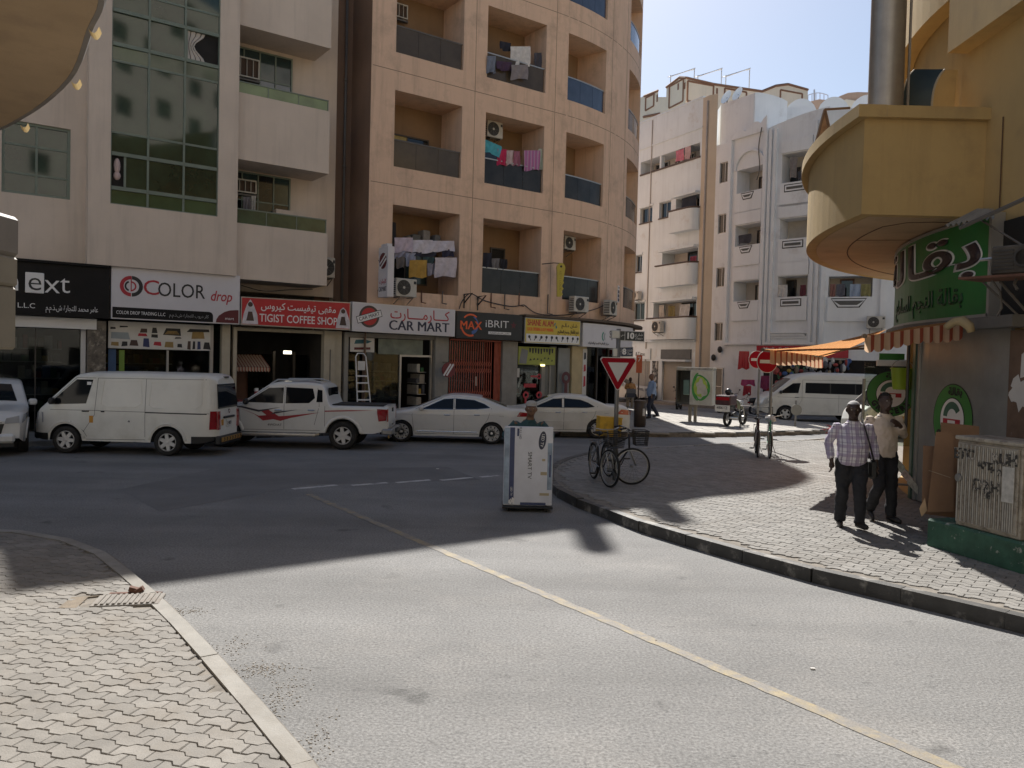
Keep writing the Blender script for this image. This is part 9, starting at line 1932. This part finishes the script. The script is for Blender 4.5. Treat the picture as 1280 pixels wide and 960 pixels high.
t = wthing('hand_trolley', 'dark low trolley with caster wheels under the television carton', 'trolley', (bc.x, BY, 0)); Wd, Hd = .77, 1.235; zl = P(659, 632, BY).z; F = Matrix.Translation((bc.x, BY, zl)) @ Matrix.Rotation(.03, 4, 'Z') @ Matrix.Rotation(-.05, 4, 'X')
MB().box((-Wd / 2 - .01, -.05, -.045), (Wd / 2 + .01, .42, -.005), M=Matrix.Translation((bc.x, BY, zl)) @ Matrix.Rotation(.03, 4, 'Z'), bev=.01).build('platform', TRIMB, t)
for sx in (-.29, .29):
    for sy in (.03, .36): mb = MB(); mb.lathe([(0, -.02), (.05, -.02), (.055, 0), (.05, .02), (0, .02)], 16, M=Matrix.Translation((bc.x + sx, BY + sy, .055)) @ Matrix.Rotation(PI / 2, 4, 'Y')); mb.box((bc.x + sx - .03, BY + sy - .02, .055), (bc.x + sx + .03, BY + sy + .02, zl - .04)); mb.build('wheel', RUBBER, t)
for sx in (-.28, .28): mb = MB(); mb.tube([(bc.x + sx, BY + .36, zl), (bc.x + sx, BY + .42, 1.12)], .016, 6); mb.build('push_handle', POLE, t)
t = wthing('television_carton', 'tall white and blue television carton standing on the trolley', 'carton', (bc.x, BY, zl)); CB = mat('carton_white', (.60, .61, .66), .6, var=.07, scale=4, dirt=(.46, .40, .30), dscale=3, dlim=(.62, .75)); NB = mat('carton_navy', (.035, .05, .13), .5, var=.25, scale=6); LB = mat('carton_pale_blue', (.26, .33, .42), .5, var=.35, scale=5)
x0, x1 = -Wd / 2, Wd / 2
MB().box((x0, 0, 0), (x1, .17, Hd), M=F, bev=.012).build('carton', CB, t)
def pr(name, m, a, b, c, d, y=.002): o = MB().box((a, -y, c), (b, -y + .0015, d), M=F).build(name, m, t); return o
pr('blue_edge', LB, x0 + .005, x0 + .085, .02, Hd - .02); pr('navy_band', NB, x0 + .088, x0 + .165, .02, Hd - .015); pr('navy_foot', NB, x0 + .27, x1 - .10, .008, .05); pr('blue_edge', LB, x1 - .085, x1 - .01, .25, Hd - .25); pr('scuff', mat('scuff_tan', (.42, .35, .22), .7), x1 - .19, x1 - .09, .48, .53, .003); pr('scuff', mat('scuff_tan', (0, 0, 0)), x1 - .2, x1 - .05, .16, .2, .003); pr('scuff', mat('scuff_tan', (0, 0, 0)), x1 - .17, x1 - .12, .7, .735, .003); pr('navy_side', NB, x1 - .055, x1 - .03, .45, .8, .0035)
Mt = F @ Matrix.Translation((.02, -.003, .63)) @ Matrix.Rotation(PI / 2, 4, 'Y'); text('lettering', 'SMART TV', INKB, Mt, .062, t, width=.42, depth=.002); text('lettering', '65', INKW, F @ Matrix.Translation((x0 + .127, -.004, .075)) @ Matrix.Rotation(PI / 2, 4, 'Y'), .06, t, depth=.002, bold=.05); text('lettering', 'FULL HD', NB, F @ Matrix.Translation((x0 + .25, -.004, Hd - .10)) @ Matrix.Rotation(PI / 2, 4, 'Y'), .035, t, depth=.002); text('lettering', 'LED TV', INKW, F @ Matrix.Translation((x0 + .127, -.004, .22)) @ Matrix.Rotation(PI / 2, 4, 'Y'), .03, t, depth=.002); pr('printed_mark', NB, x0 + .20, x0 + .23, Hd - .15, Hd - .03)
mb = MB(); Mo = F @ Matrix.Translation((x1 - .17, -.004, Hd - .21)) @ Matrix.Rotation(.12, 4, 'Y'); mb.add([Mo @ V(.058 * math.cos(a_), 0, .145 * math.sin(a_)) for a_ in [2 * PI * k / 28 for k in range(28)]], [tuple(range(28))]); mb.build('oval_mark', INKN, t); text('lettering', 'LED TV', INKW, Mo @ Matrix.Translation((0, -.002, 0)) @ Matrix.Rotation(PI / 2, 4, 'Y'), .045, t, width=.2, depth=.002)
# ---- two men far back on the island
a = G(814, 523, ZR); J = pose(face=V(0, -1, -.05).normalized(), knl=V(.09, -.16, .5), anl=V(.09, -.12, .09), knr=V(-.09, .05, .5), anr=V(-.09, .3, .14), elr=V(-.24, .08, 1.14), wrr=V(-.25, .02, .9), ell=V(.24, -.04, 1.14), wrl=V(.25, -.14, .91))
human('balding man in a light blue shirt and navy trousers walking across the island', tuple(a), math.radians(-72), P(815, 467, a.y).z - ZR, J, SKB, mat('light_blue_shirt', (.28, .37, .52), .85, var=.08, scale=6, world=False), mat('navy_trousers', (.018, .022, .04), .85, world=False), None, .018, fingers=False, belly=.05, width=1.1)
a = G(787, 511, .05); J = pose(face=V(0, -1, -.35).normalized(), ell=V(.24, -.02, 1.14), elr=V(-.24, -.02, 1.14), wrl=V(.12, -.26, 1.12), wrr=V(-.12, -.26, 1.12), hdl=V(-.4, -1, 0), hdr=V(.4, -1, 0), knl=V(.1, -.1, .5), anl=V(.1, -.05, .09))
human('man in an orange shirt and pale trousers looking down at a dark box he carries', (a.x, a.y, .0), 0, P(789, 472, a.y).z, J, SKD, mat('orange_shirt', (.50, .26, .10), .85, var=.15, scale=7, world=False), mat('pale_trousers', (.36, .31, .25), .85, world=False), mat('dark_hair', (0, 0, 0)), .02, fingers=False, width=1.1)
q = wthing('carried_box', 'dark grey and black box carried by the man in orange', 'box', (a.x, a.y - .3, 1.0)); MB().box((a.x - .24, a.y - .46, .88), (a.x + .24, a.y - .30, 1.1), bev=.02).build('box_body', mat('box_grey', (.14, .14, .15), .6), q); MB().box((a.x - .22, a.y - .45, .66), (a.x + .22, a.y - .31, .878)).build('box_lower', mat('box_navy', (.04, .045, .07), .6), q)
